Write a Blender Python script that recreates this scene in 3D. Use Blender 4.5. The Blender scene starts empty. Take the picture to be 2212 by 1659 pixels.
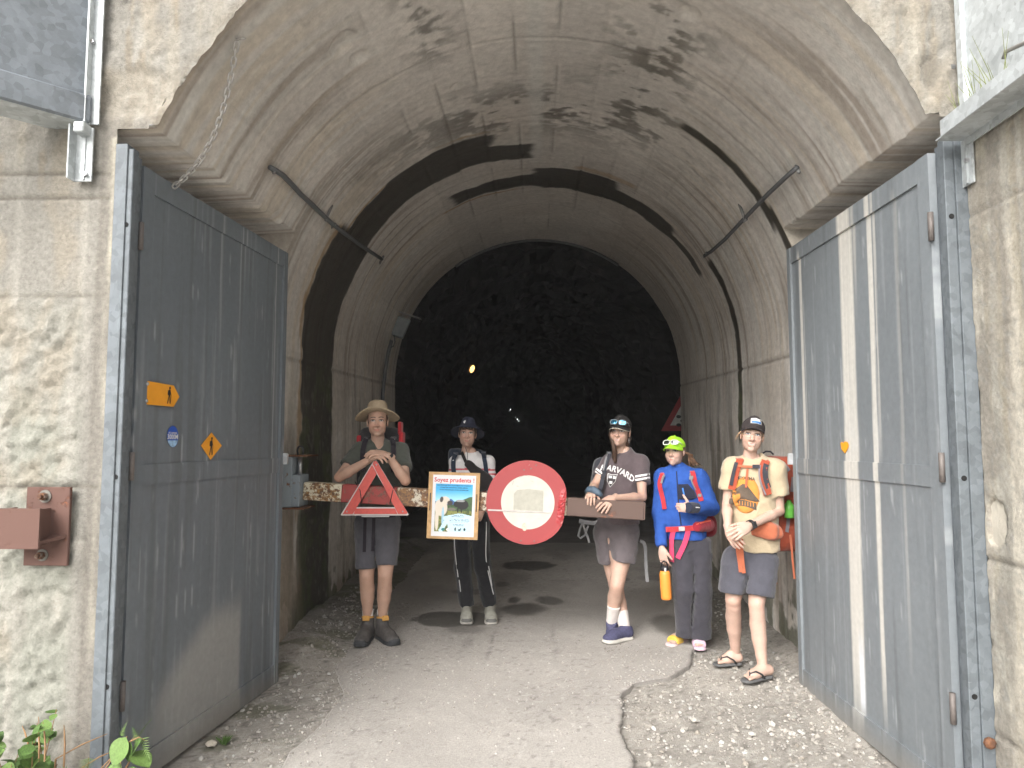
import bpy, math, random
import numpy as np
from mathutils import Vector, Matrix
from mathutils.bvhtree import BVHTree

# ---------------------------------------------------------------- camera, world, sun, exposure
SC = bpy.context.scene
COL = SC.collection
PW, PH, FPX = 2212.0, 1659.0, 1600.0          # photograph frame used for all pixel measurements
PITCH, YAW, CAMZ = math.radians(4.54), math.radians(1.93), 1.5
cam = bpy.data.cameras.new('camera'); camo = bpy.data.objects.new('camera', cam); COL.objects.link(camo)
cam.sensor_width = 36.0; cam.lens = 36.0*FPX/PW; cam.clip_start = 0.05; cam.clip_end = 2000
camo.location = (0, 0, CAMZ); camo.rotation_euler = (math.pi/2+PITCH, 0, YAW)
SC.camera = camo
wd = bpy.data.worlds.new('World'); SC.world = wd; wd.use_nodes = True
nt = wd.node_tree; nt.nodes.clear()
SUN_EL, SUN_AZ = math.radians(36), math.radians(207)   # azimuth measured from +Y clockwise: light comes from behind-left of the camera
sky = nt.nodes.new('ShaderNodeTexSky'); sky.sky_type = 'NISHITA'; sky.sun_disc = False
sky.sun_elevation = SUN_EL; sky.sun_rotation = SUN_AZ; sky.air_density = 1.0; sky.dust_density = 6.0; sky.ozone_density = 1.0
hs = nt.nodes.new('ShaderNodeHueSaturation'); hs.inputs['Saturation'].default_value = 0.25
bg = nt.nodes.new('ShaderNodeBackground'); bg.inputs['Strength'].default_value = 0.13
wo = nt.nodes.new('ShaderNodeOutputWorld')
nt.links.new(sky.outputs[0], hs.inputs['Color']); nt.links.new(hs.outputs[0], bg.inputs[0]); nt.links.new(bg.outputs[0], wo.inputs[0])
sl = bpy.data.lights.new('sun', 'SUN'); sl.energy = 1.0; sl.angle = math.radians(45); sl.color = (1.0, 0.988, 0.97)
so = bpy.data.objects.new('sun', sl); COL.objects.link(so)
sdir = Vector((math.sin(SUN_AZ)*math.cos(SUN_EL), math.cos(SUN_AZ)*math.cos(SUN_EL), math.sin(SUN_EL)))
so.rotation_euler = sdir.to_track_quat('Z', 'Y').to_euler(); so.location = sdir*30
SC.view_settings.view_transform = 'Standard'; SC.view_settings.look = 'None'
SC.view_settings.gamma = 1.0; SC.view_settings.use_curve_mapping = False; SC.view_settings.exposure = 1.35
SC.render.engine = 'CYCLES'; SC.cycles.use_denoising = True
SC.cycles.max_bounces = 10; SC.cycles.diffuse_bounces = 5; SC.cycles.glossy_bounces = 3; SC.cycles.transmission_bounces = 4
SC.cycles.sample_clamp_indirect = 6.0
SC.cycles.use_adaptive_sampling = True; SC.cycles.adaptive_threshold = 0.025

# ---------------------------------------------------------------- pixel helpers
CF = Vector((-math.sin(YAW)*math.cos(PITCH), math.cos(YAW)*math.cos(PITCH), math.sin(PITCH)))
CR = Vector((math.cos(YAW), math.sin(YAW), 0)); CU = CR.cross(CF)
EYE = Vector((0, 0, CAMZ))
def ray(px, py): return CF + CR*((px-PW/2)/FPX) + CU*((PH/2-py)/FPX)
def at(px, py, Y):
    d = ray(px, py); return EYE + d*(Y/d.y)
def atx(px, py, X):
    d = ray(px, py); return EYE + d*(X/d.x)
GR = 0.026
def rise(y): return GR*max(0.0, y-3.0)
def fl(px, py, off=0.0):
    """where the ray of a pixel meets the tunnel floor"""
    d = ray(px, py); t = (CAMZ-off)/(-d.z)
    if t*d.y > 3: t = (CAMZ-off+GR*3)/(-d.z+GR*d.y)
    return EYE + d*t
VR, VZ, YE = 1.79, 2.13, 9.3                   # vault radius, springing height, end of the concrete lining
def onvault(px, py, inset=0.0):
    d = ray(px, py); lo, hi = 1.0, 30.0
    def f(t):
        p = EYE+d*t; z = p.z-GR*(p.y-3)-VZ
        return (math.hypot(p.x, z) if z > 0 else abs(p.x)) - (VR-inset)
    for _ in range(60):
        m = (lo+hi)/2
        if f(m) < 0: lo = m
        else: hi = m
    return EYE+d*lo
def onplane(px, py, p0, n):
    d = ray(px, py); t = (p0-EYE).dot(n)/d.dot(n); return EYE+d*t
def V(*a): return Vector(a)
def S(r, g, b):
    f = lambda c: (c/255/12.92 if c/255 <= .04045 else ((c/255+.055)/1.055)**2.4)
    return (f(r), f(g), f(b))

# ---------------------------------------------------------------- noise (numpy)
def _hash(ix, iy, iz, seed):
    h = (ix.astype(np.int64)*374761393 + iy.astype(np.int64)*668265263 + iz.astype(np.int64)*2147483647 + seed*974634769) & 0xffffffff
    h = ((h ^ (h >> 13))*1274126177) & 0xffffffff
    h = ((h ^ (h >> 16))*2246822519) & 0xffffffff
    return ((h ^ (h >> 15)) & 0xffffff).astype(np.float32)/float(0xffffff)
def vn(x, y, z=0.0, seed=0):
    x = np.asarray(x, np.float32); y = np.asarray(y, np.float32); z = np.asarray(z, np.float32)
    x, y, z = np.broadcast_arrays(x, y, z)
    fx, fy, fz = np.floor(x), np.floor(y), np.floor(z)
    u, v, w = x-fx, y-fy, z-fz
    u = u*u*(3-2*u); v = v*v*(3-2*v); w = w*w*(3-2*w)
    r = 0
    flat = not np.any(w)
    for a in (0, 1):
        for b in (0, 1):
            wa = (u if a else 1-u)*(v if b else 1-v)
            r = r + wa*(1-w)*_hash(fx+a, fy+b, fz, seed)
            if not flat: r = r + wa*w*_hash(fx+a, fy+b, fz+1, seed)
    return r
def fbm(x, y, z=0.0, seed=0, o=4):
    r, a, s = 0, .5, 0
    for i in range(o):
        r = r + a*vn(np.asarray(x)*2**i, np.asarray(y)*2**i, np.asarray(z)*2**i, seed+i*17); s += a; a *= .5
    return r/s
def sst(a, b, x):
    t = np.clip((x-a)/(b-a), 0, 1); return t*t*(3-2*t)
def mixc(c, col, m):
    return c*(1-m[..., None]) + np.asarray(col, np.float32)*m[..., None]

# ---------------------------------------------------------------- materials
def _new(name):
    m = bpy.data.materials.new(name); m.use_nodes = True; t = m.node_tree
    return m, t, t.nodes['Principled BSDF']
def _noise(t, scale, detail=5, vec=None, rough=.6):
    n = t.nodes.new('ShaderNodeTexNoise'); n.inputs['Scale'].default_value = scale; n.inputs['Detail'].default_value = detail
    n.inputs['Roughness'].default_value = rough
    if vec: t.links.new(vec, n.inputs['Vector'])
    return n
def _ramp(t, src, stops):
    r = t.nodes.new('ShaderNodeValToRGB'); e = r.color_ramp.elements
    while len(e) < len(stops): e.new(.5)
    for k, (p, c) in enumerate(stops):
        e[k].position = p; e[k].color = (*c, 1) if len(c) == 3 else c
    t.links.new(src, r.inputs[0]); return r
def _bump(t, b, src, dist, strength=1.0):
    n = t.nodes.new('ShaderNodeBump'); n.inputs['Distance'].default_value = dist; n.inputs['Strength'].default_value = strength
    t.links.new(src, n.inputs['Height']); t.links.new(n.outputs[0], b.inputs['Normal'])
    return n
MATS = {}
def M(name, rgb, rough=.75, metal=0.0, var=.18, scale=14, bump=.0015, bscale=90, spec=.4, coat=0.0):
    """plain stuff with mottled colour and a fine relief"""
    if name in MATS: return MATS[name]
    m, t, b = _new(name)
    tc = t.nodes.new('ShaderNodeTexCoord')
    n = _noise(t, scale, 6, tc.outputs['Object'])
    lo = tuple(c*(1-var) for c in rgb); hi = tuple(min(1, c*(1+var)) for c in rgb)
    r = _ramp(t, n.outputs['Fac'], [(.3, lo), (.7, hi)])
    t.links.new(r.outputs[0], b.inputs['Base Color'])
    b.inputs['Roughness'].default_value = rough; b.inputs['Metallic'].default_value = metal
    b.inputs['Specular IOR Level'].default_value = spec
    if coat: b.inputs['Coat Weight'].default_value = coat
    if bump:
        n2 = _noise(t, bscale, 3, tc.outputs['Object']); _bump(t, b, n2.outputs['Fac'], bump)
    MATS[name] = m; return m
def MA(name, rough=.85, var=.2, scale=25, bump=.004, bscale=60, attr='col', spec=.3, wetattr=None, sub=0, detail=8):
    """colour from a painted attribute, broken up by noise; optional 'wet' attribute lowers the roughness"""
    if name in MATS: return MATS[name]
    m, t, b = _new(name)
    tc = t.nodes.new('ShaderNodeTexCoord')
    a = t.nodes.new('ShaderNodeAttribute'); a.attribute_name = attr
    n = _noise(t, scale, detail, tc.outputs['Object'], .65)
    r = _ramp(t, n.outputs['Fac'], [(.25, (1-var,)*3), (.75, (1+var,)*3)])
    mx = t.nodes.new('ShaderNodeMix'); mx.data_type = 'RGBA'; mx.blend_type = 'MULTIPLY'; mx.inputs['Factor'].default_value = 1
    t.links.new(a.outputs['Color'], mx.inputs['A']); t.links.new(r.outputs[0], mx.inputs['B'])
    t.links.new(mx.outputs['Result'], b.inputs['Base Color'])
    b.inputs['Roughness'].default_value = rough; b.inputs['Specular IOR Level'].default_value = spec
    if wetattr:
        w = t.nodes.new('ShaderNodeAttribute'); w.attribute_name = wetattr
        mr = t.nodes.new('ShaderNodeMapRange'); mr.inputs['To Min'].default_value = rough; mr.inputs['To Max'].default_value = .28
        t.links.new(w.outputs['Fac'], mr.inputs['Value']); t.links.new(mr.outputs[0], b.inputs['Roughness'])
    if sub:
        b.inputs['Subsurface Weight'].default_value = sub; b.inputs['Subsurface Radius'].default_value = (.012, .005, .003); b.inputs['Subsurface Scale'].default_value = 1
    if bump:
        n2 = _noise(t, bscale, 8, tc.outputs['Object'], .7); _bump(t, b, n2.outputs['Fac'], bump)
    MATS[name] = m; return m
def EMIT(name, rgb, strength):
    m, t, b = _new(name)
    b.inputs['Base Color'].default_value = (*rgb, 1); b.inputs['Emission Color'].default_value = (*rgb, 1); b.inputs['Emission Strength'].default_value = strength
    return m
def GALV(name, rgb, rough=.5, metal=.25):
    """zinc-coated sheet: spangle flakes, faint vertical runs"""
    m, t, b = _new(name)
    tc = t.nodes.new('ShaderNodeTexCoord')
    v = t.nodes.new('ShaderNodeTexVoronoi'); v.inputs['Scale'].default_value = 38; v.inputs['Randomness'].default_value = 1
    n = _noise(t, 9, 6, tc.outputs['Object']); t.links.new(tc.outputs['Object'], v.inputs['Vector'])
    ad = t.nodes.new('ShaderNodeMath'); ad.operation = 'ADD'
    sp = t.nodes.new('ShaderNodeSeparateColor'); t.links.new(v.outputs['Color'], sp.inputs[0])
    ml = t.nodes.new('ShaderNodeMath'); ml.operation = 'MULTIPLY'; ml.inputs[1].default_value = .35
    t.links.new(sp.outputs[0], ml.inputs[0]); t.links.new(ml.outputs[0], ad.inputs[0]); t.links.new(n.outputs['Fac'], ad.inputs[1])
    r = _ramp(t, ad.outputs[0], [(.35, tuple(c*.72 for c in rgb)), (.95, tuple(min(1, c*1.25) for c in rgb))])
    t.links.new(r.outputs[0], b.inputs['Base Color']); b.inputs['Metallic'].default_value = metal; b.inputs['Roughness'].default_value = rough
    MATS[name] = m; return m
def RUST(name, paint, amount, rust=(.085, .04, .025), rust2=(.2, .085, .035), scale=30, rough=.8):
    """flaking paint over rust; amount 0..1"""
    m, t, b = _new(name)
    tc = t.nodes.new('ShaderNodeTexCoord')
    n = _noise(t, scale, 9, tc.outputs['Object'], .72); n2 = _noise(t, scale*.22, 4, tc.outputs['Object'])
    ad = t.nodes.new('ShaderNodeMath'); ad.operation = 'ADD'; t.links.new(n.outputs['Fac'], ad.inputs[0])
    ml = t.nodes.new('ShaderNodeMath'); ml.operation = 'MULTIPLY'; ml.inputs[1].default_value = .8
    t.links.new(n2.outputs['Fac'], ml.inputs[0]); t.links.new(ml.outputs[0], ad.inputs[1])
    p = .9 + (amount-.5)*.75
    r = _ramp(t, ad.outputs[0], [(max(.0, min(.98, p/1.8-.015)), (1, 1, 1)), (max(.02, min(1, p/1.8+.015)), (0, 0, 0))])
    sc = t.nodes.new('ShaderNodeMath'); sc.operation = 'DIVIDE'; sc.inputs[1].default_value = 1.8
    t.links.new(ad.outputs[0], sc.inputs[0]); t.links.new(sc.outputs[0], r.inputs[0])
    n3 = _noise(t, 60, 6, tc.outputs['Object']); rr = _ramp(t, n3.outputs['Fac'], [(.35, rust), (.7, rust2)])
    mx = t.nodes.new('ShaderNodeMix'); mx.data_type = 'RGBA'; mx.inputs['A'].default_value = (*paint, 1)
    t.links.new(r.outputs[0], mx.inputs['Factor']); t.links.new(rr.outputs[0], mx.inputs['B']); t.links.new(mx.outputs['Result'], b.inputs['Base Color'])
    b.inputs['Roughness'].default_value = rough; _bump(t, b, r.outputs[0], -.0015)
    MATS[name] = m; return m

# ---------------------------------------------------------------- object helpers
def link(o, parent=None):
    COL.objects.link(o)
    if parent: o.parent = parent
    return o
def tag(o, label=None, cat=None, group=None, kind=None):
    if label: o['label'] = label
    if cat: o['category'] = cat
    if group: o['group'] = group
    if kind: o['kind'] = kind
    return o
def thing(name, label, cat, loc=(0, 0, 0), group=None):
    o = bpy.data.objects.new(name, None); o.empty_display_size = .1; o.location = loc
    COL.objects.link(o); tag(o, label, cat, group)
    return o
def npmesh(name, v, f, mat, parent=None, smooth=True, col=None, wet=None, extra=None):
    """mesh from numpy verts and quads/tris (world coordinates; a parent Empty's location is taken off)"""
    v = np.asarray(v, np.float32).copy(); f = np.asarray(f, np.int32)
    me = bpy.data.meshes.new(name)
    if parent is not None: v -= np.asarray(root_loc(parent), np.float32)
    me.vertices.add(len(v)); me.vertices.foreach_set('co', v.ravel())
    k = f.shape[1]
    me.loops.add(f.size); me.loops.foreach_set('vertex_index', f.ravel())
    me.polygons.add(len(f)); me.polygons.foreach_set('loop_start', np.arange(0, f.size, k, dtype=np.int32))
    me.polygons.foreach_set('loop_total', np.full(len(f), k, np.int32))
    me.polygons.foreach_set('use_smooth', np.full(len(f), smooth, bool))
    me.update(calc_edges=True); me.validate()
    if col is not None:
        a = me.attributes.new('col', 'FLOAT_COLOR', 'POINT')
        c = np.ones((len(v), 4), np.float32); c[:, :3] = col; a.data.foreach_set('color', c.ravel())
    for nm, arr in (('wet', wet), *((extra or {}).items())):
        if arr is not None:
            a = me.attributes.new(nm, 'FLOAT', 'POINT'); a.data.foreach_set('value', np.asarray(arr, np.float32).ravel())
    for mm in (mat if isinstance(mat, (list, tuple)) else [mat]): me.materials.append(mm)
    return link(bpy.data.objects.new(name, me), parent)
def root_loc(p):
    l = Vector((0, 0, 0))
    while p is not None: l = l + p.location; p = p.parent
    return l
def gridfaces(nr, nc):
    i = np.arange(nr*nc).reshape(nr, nc)
    return np.stack([i[:-1, :-1], i[:-1, 1:], i[1:, 1:], i[1:, :-1]], -1).reshape(-1, 4)

class MB:
    """collects simple shapes into one mesh"""
    def __init__(s): s.v, s.f = [], []
    def add(s, v, f):
        n = len(s.v); s.v += [Vector(p) for p in v]; s.f += [tuple(i+n for i in q) for q in f]; return s
    def box(s, c, h, R=None, bev=.0):
        """box at c with half sizes h, R a 3x3 whose columns are its axes"""
        R = R or Matrix.Identity(3); c = Vector(c)
        if bev <= 0:
            vs = [c + R @ Vector((x*h[0], y*h[1], z*h[2])) for x in (-1, 1) for y in (-1, 1) for z in (-1, 1)]
            return s.add(vs, [(0, 1, 3, 2), (4, 6, 7, 5), (0, 4, 5, 1), (2, 3, 7, 6), (0, 2, 6, 4), (1, 5, 7, 3)])
        vs, fs, idx = [], [], {}
        b = min(bev, min(h)*.9)
        for x in (-1, 1):
            for y in (-1, 1):
                for z in (-1, 1):
                    for ax in range(3):
                        q = [x*(h[0]-b), y*(h[1]-b), z*(h[2]-b)]; q[ax] = (x, y, z)[ax]*h[ax]
                        idx[(x, y, z, ax)] = len(vs); vs.append(c + R @ Vector(q))
        I = idx
        for sg in (-1, 1):
            fs.append([I[(sg, y, z, 0)] for y, z in ((-1, -1), (1, -1), (1, 1), (-1, 1))][::sg])
            fs.append([I[(x, sg, z, 1)] for x, z in ((-1, -1), (-1, 1), (1, 1), (1, -1))][::sg])
            fs.append([I[(x, y, sg, 2)] for x, y in ((-1, -1), (1, -1), (1, 1), (-1, 1))][::sg])
        for a in (-1, 1):
            for b_ in (-1, 1):
                fs.append([I[(a, b_, -1, 0)], I[(a, b_, 1, 0)], I[(a, b_, 1, 1)], I[(a, b_, -1, 1)]])
                fs.append([I[(a, -1, b_, 0)], I[(a, 1, b_, 0)], I[(a, 1, b_, 2)], I[(a, -1, b_, 2)]])
                fs.append([I[(-1, a, b_, 1)], I[(1, a, b_, 1)], I[(1, a, b_, 2)], I[(-1, a, b_, 2)]])
        for x in (-1, 1):
            for y in (-1, 1):
                for z in (-1, 1): fs.append([I[(x, y, z, 0)], I[(x, y, z, 1)], I[(x, y, z, 2)]])
        return s.add(vs, [tuple(q) for q in fs])
    def tube(s, pts, r, n=8, cap=True):
        pts = [Vector(p) for p in pts]; rs = r if isinstance(r, (list, tuple)) else [r]*len(pts)
        vs, fs = [], []; up = None
        for i, p in enumerate(pts):
            t = (pts[min(i+1, len(pts)-1)]-pts[max(i-1, 0)]).normalized()
            if up is None: up = t.orthogonal().normalized()
            up = (up - t*up.dot(t)).normalized(); w = t.cross(up)
            vs += [p + (up*math.cos(2*math.pi*k/n) + w*math.sin(2*math.pi*k/n))*rs[i] for k in range(n)]
        for i in range(len(pts)-1):
            for k in range(n):
                a, b = i*n+k, i*n+(k+1) % n; fs.append((a, b, b+n, a+n))
        if cap: fs += [tuple(range(n))[::-1], tuple(range((len(pts)-1)*n, len(pts)*n))]
        return s.add(vs, fs)
    def ribbon(s, pts, nrm, w, th):
        """flat strap through pts; nrm = outward normals, w width(s), th thickness"""
        vs, fs = [], []; n = len(pts); ws = w if isinstance(w, (list, tuple)) else [w]*n
        for i, p in enumerate(pts):
            t = (pts[min(i+1, n-1)]-pts[max(i-1, 0)]).normalized(); nn = nrm[i] if isinstance(nrm, list) else nrm
            nn = (nn - t*nn.dot(t)).normalized(); sd = t.cross(nn)*(ws[i]/2)
            vs += [p-sd, p+sd, p+sd+nn*th, p-sd+nn*th]
        for i in range(n-1):
            for k in range(4):
                a, b = i*4+k, i*4+(k+1) % 4; fs.append((a, a+4, b+4, b))
        fs += [(0, 1, 2, 3), ((n-1)*4+3, (n-1)*4+2, (n-1)*4+1, (n-1)*4)]
        return s.add(vs, fs)
    def prism(s, poly, ex, flip=False):
        """polygon (world points) extruded by vector ex"""
        n = len(poly); poly = [Vector(p) for p in poly]; ex = Vector(ex)
        vs = poly + [p+ex for p in poly]
        fs = [tuple(range(n))[::-1], tuple(range(n, 2*n))] + [(i, (i+1) % n, (i+1) % n+n, i+n) for i in range(n)]
        return s.add(vs, fs)
    def ring(s, outer, inner, ex):
        """flat ring between two closed outlines of equal count, extruded"""
        n = len(outer); ex = Vector(ex)
        vs = [Vector(p) for p in outer]+[Vector(p) for p in inner]; vs += [p+ex for p in vs[:2*n]]
        fs = []
        for i in range(n):
            j = (i+1) % n
            fs += [(i, j, n+j, n+i)[::-1], (2*n+i, 2*n+j, 3*n+j, 3*n+i), (i, j, 2*n+j, 2*n+i), (n+i, n+j, 3*n+j, 3*n+i)[::-1]]
        return s.add(vs, fs)
    def sphere(s, c, r, n=10, m=7, R=None):
        c = Vector(c); r = r if isinstance(r, (tuple, list)) else (r, r, r); R = R or Matrix.Identity(3)
        vs = [c + R @ Vector((0, 0, r[2]))]
        for i in range(1, m):
            a = math.pi*i/m
            vs += [c + R @ Vector((r[0]*math.sin(a)*math.cos(2*math.pi*k/n), r[1]*math.sin(a)*math.sin(2*math.pi*k/n), r[2]*math.cos(a))) for k in range(n)]
        vs.append(c - R @ Vector((0, 0, r[2]))); fs = []
        for k in range(n):
            fs.append((0, 1+k, 1+(k+1) % n)); fs.append((len(vs)-1, 1+(m-2)*n+(k+1) % n, 1+(m-2)*n+k))
            for i in range(m-2): fs.append((1+i*n+k, 1+(i+1)*n+k, 1+(i+1)*n+(k+1) % n, 1+i*n+(k+1) % n))
        return s.add(vs, fs)
    def build(s, name, mat, parent=None, smooth=False, tagd=None):
        me = bpy.data.meshes.new(name); o = root_loc(parent) if parent else Vector((0, 0, 0))
        me.from_pydata([tuple(v-o) for v in s.v], [], s.f); me.materials.append(mat)
        me.validate(); me.update()
        import bmesh
        bm = bmesh.new(); bm.from_mesh(me); bmesh.ops.recalc_face_normals(bm, faces=bm.faces); bm.to_mesh(me); bm.free()
        if smooth:
            me.polygons.foreach_set('use_smooth', np.ones(len(me.polygons), bool))
        ob = link(bpy.data.objects.new(name, me), parent)
        if smooth == 'auto':
            for e in me.edges: pass
            me.set_sharp_from_angle(angle=math.radians(40))
        return ob
def frame(x, y, z):
    return Matrix((x, y, z)).transposed()
def textmesh(txt, size, bold=False):
    """text as flat triangles in its own xy plane, centred; returns (verts list, tri list)"""
    c = bpy.data.curves.new('lettering', 'FONT'); c.body = txt; c.size = size; c.align_x = 'CENTER'; c.align_y = 'CENTER'; c.resolution_u = 2
    if bold: c.offset = size*.022
    o = bpy.data.objects.new('lettering', c); COL.objects.link(o)
    me = bpy.data.meshes.new_from_object(o.evaluated_get(bpy.context.evaluated_depsgraph_get()))
    vs = [v.co.copy() for v in me.vertices]; fs = [tuple(p.vertices) for p in me.polygons]
    bpy.data.objects.remove(o); bpy.data.curves.remove(c); bpy.data.meshes.remove(me)
    return vs, fs
# ================================================================ THE SETTING
RNG = np.random.default_rng(7); random.seed(7)
FY, OW = 3.0, 1.75            # portal face, half width of the gate opening
PKT, PKZ = 4.85, 2.85         # gate pockets: depth and ceiling height

# ---- tunnel portal: concrete lining, face wall, wing wall
portal = thing('tunnel_portal', 'weathered grey concrete tunnel portal with stained barrel vault', 'tunnel', (0, 3, 0))
def build_vault():
    ds = .016; wl = VZ+.2; arc = math.pi*VR
    s = np.concatenate([np.arange(0, 2*wl+arc, ds)])
    # extra samples on both sides of the pocket ceiling so that its edge is crisp
    apk = math.asin((PKZ-VZ)/VR)*VR
    s = np.unique(np.concatenate([s, [wl+apk-.001, wl+apk+.001, wl+arc-apk-.001, wl+arc-apk+.001]]))
    Y = np.unique(np.concatenate([np.arange(FY+.012, YE, .016), [PKT-.001, PKT+.001, YE]]))
    SS, YY = np.meshgrid(s, Y); th = (SS-wl)/VR-math.pi/2
    thc = np.clip(th, -math.pi/2, math.pi/2)
    X0 = np.sin(thc); Z0 = np.cos(thc)
    below = np.where(SS < wl, wl-SS, np.where(SS > wl+arc, SS-wl-arc, 0))
    # relief
    wob = fbm(YY*1.3, SS*1.3, 0, 3)-.5; fine = fbm(YY*9, SS*9, 0, 5)-.5; str_ = fbm(YY*28, SS*1.6, 0, 8)-.5
    wm0 = sst(85, 100, np.abs(th)*57.3); d = .025*wob + .006*fine + .006*str_*(1-.8*wm0)
    bw = .27; bi = np.floor((SS-wl-arc/2+bw/2)/bw); bf = (SS-wl-arc/2+bw/2)/bw-bi
    edge = np.minimum(bf, 1-bf)*bw
    vis = sst(.42, .62, fbm(YY*2, bi*3.7, 0, 21))*(.12+.88*sst(48, 28, np.abs(th)*57.3))
    seam = np.exp(-(edge/.007)**2)*vis
    d += .007*seam + .004*(vn(bi, np.floor((YY-FY)/1.15), 0, 4)-.5)
    for jy in (4.32, 5.47, 6.62, 7.77):
        jw = jy+.012*(fbm(SS*3, 0*SS, jy, 9)-.5)
        seam2 = np.exp(-((YY-jw)/.007)**2); d += .008*seam2; seam = np.maximum(seam, seam2*.8)
    for sp in (wl-.08, wl+arc+.08):
        seam3 = np.exp(-((SS-sp)/.012)**2); d += .012*seam3; seam = np.maximum(seam, seam3)
    # spalled patches on the haunch
    for (px, py, rr) in ((745, 90, .10), (775, 125, .06), (985, 187, .05), (590, 490, .12), (560, 470, .08), (1490, 30, .07)):
        p = onvault(px, py); pth = math.atan2(p.x, p.z-rise(p.y)-VZ); ps = (pth+math.pi/2)*VR+wl
        q = np.hypot((YY-p.y), (SS-ps)*1.0)+.06*(fine+.0)
        d += .03*sst(rr, rr*.5, q)*(.6+.8*fbm(YY*40, SS*40, 0, 31))
    rag = .03*(fbm(SS*5, 0*SS, 0, 71)-.35)*np.exp(-(YY-FY)/.05)
    R = VR + d + np.clip(rag, -.005, .05)
    X = X0*R; Z = VZ + Z0*R - below
    # gate pockets cut back into the wall
    pk = (YY < PKT) & (Z < PKZ) & (np.abs(th) > .9)
    X = np.where(pk, np.sign(X0)*(1.79+.20*sst(FY+.02, FY+.10, YY)+.01*fine*sst(FY, FY+.1, YY)), X)
    Z = np.where(pk & (below == 0), np.minimum(Z, PKZ+.012*wob), Z)
    ZW = Z + GR*(YY-3)
    # ---- painted weathering
    c = np.empty(X.shape+(3,), np.float32); c[:] = (.575, .54, .495)
    c *= (.8+.4*fbm(YY*1.1, SS*1.1, 0, 41))[..., None]
    c *= (.93+.14*vn(bi, np.floor((YY-FY)/1.15), 0, 14))[..., None]
    a = np.abs(th)*180/math.pi
    wallm = sst(88, 100, a); hz = sst(22, 50, a)*(1-.55*wallm)
    lw = (th < 0)
    s1 = fbm(YY*17, SS*.55, 0, 51); s2 = fbm(YY*24, SS*.7, 0, 52); s3 = fbm(YY*13, SS*.5, 0, 53); s4 = fbm(YY*40, SS*1.0, 0, 54)
    c = mixc(c, (.56, .545, .505), .75*sst(.5, .66, s2)*(.25+.75*hz))
    c = mixc(c, (.52, .445, .34), .5*sst(.56, .68, s1)*hz)
    c = mixc(c, (.25, .20, .155), .6*sst(.56, .70, s3)*hz)
    c = mixc(c, (.66, .645, .61), .6*sst(.66, .76, s4)*hz)
    big = fbm(YY*.9, SS*.8, 0, 57); c = mixc(c, (.40, .345, .29), .4*sst(.5, .68, big))
    blot = fbm(YY*5, SS*5, 0, 61)*.6+fbm(YY*22, SS*14, 0, 62)*.4
    bz = np.exp(-((YY-5.35)/.42)**2)*np.exp(-(a/38)**2)
    c = mixc(c, (.075, .065, .052), .85*sst(.47, .58, blot)*bz)
    bz2 = np.exp(-((th*57.3-24)/9)**2)*sst(5.6, 5.0, YY)*sst(3.4, 4, YY); c = mixc(c, (.10, .09, .07), .8*sst(.52, .60, blot)*bz2)
    bz3 = np.exp(-((th*57.3+20)/5)**2)*sst(4.6, 4.1, YY); c = mixc(c, (.10, .09, .075), .75*sst(.48, .58, blot)*bz3)
    wht = fbm(YY*55, SS*3, 0, 64); c = mixc(c, (.62, .60, .56), .8*sst(.64, .72, wht)*np.exp(-((YY-5.75)/.25)**2)*np.exp(-((a-25)/30)**2))
    c = mixc(c, (.60, .57, .5), .8*sst(.65, .72, wht)*sst(6.9, 7.4, YY)*hz*.7)
    crown = np.exp(-((SS-wl-arc/2)/.055)**4); c = mixc(c, (.56, .555, .52), .6*crown*sst(6.6, 6.0, YY))
    seamd = np.clip(seam, 0, 1)*.5; c = mixc(c, (.12, .1, .08), seamd)
    # standing water stains running round the ring
    e = .16*(fbm(YY*3, SS*2.2, 0, 81)-.5)+.05*(fbm(YY*14, SS*9, 0, 82)-.5)
    def band(y0, y1, t0, t1, ew=1.0, soft=.012, tw=.06):
        t = th*180/math.pi
        yy = YY+e*ew
        m = sst(y0-soft, y0+soft, yy)*sst(y1+soft, y1-soft, yy)
        tt = t+e*40
        return m*sst(t0-tw*40, t0, tt)*sst(t1+tw*40, t1, tt)
    wA = band(5.72, 6.34, -64, -12); wA = np.maximum(wA, band(6.0, 6.34, -20, -3)); wA = np.maximum(wA, band(5.55, 6.42, -260, -58, 1.3))
    wB = np.maximum(band(6.82, 7.12, -26, 4), band(6.62, 7.14, 1, 24)); wB = np.maximum(wB, band(6.8, 7.12, 20, 44, .9)); wB = np.maximum(wB, band(6.95, 7.1, 40, 60, .7))
    wC = np.maximum(band(4.91, 5.02, 36, 63, .35), band(6.5, 6.64, 60, 110, .5)); wC = np.maximum(wC, band(4.86, 4.95, 62, 70, .3))
    wet = np.clip(np.maximum(np.maximum(wA, wB), wC), 0, 1)
    rim = band(5.66, 5.72, -64, -12, 1, .02); rim = np.maximum(rim, band(5.49, 5.56, -130, -58, 1.3, .02))
    rim = np.maximum(rim, band(7.16, 7.2, -30, 30, 1, .015)); rim = np.maximum(rim, band(6.5, 6.6, 14, 30, 1, .02)*.7)
    c = mixc(c, (.34, .21, .09), .75*rim*sst(.35, .55, s1))
    moss = sst(.48, .62, fbm(YY*7, SS*7, 0, 88))
    wcol = np.empty_like(c); wcol[:] = (.030, .025, .016)
    wcol = mixc(wcol, (.055, .07, .02), moss*wallm*.9); wcol = mixc(wcol, (.13, .12, .10), sst(.6, .75, fbm(YY*30, SS*18, 0, 89))*wallm*.8)
    c = c*(1-.93*wet[..., None]) + wcol*.93*wet[..., None]
    # walls: runs of lime, rust and damp, all hanging downwards
    vr = fbm(YY*3.2, SS*.8, 0, 91); vr2 = fbm(YY*8, SS*1.1, 0, 92)
    zz = Z
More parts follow.
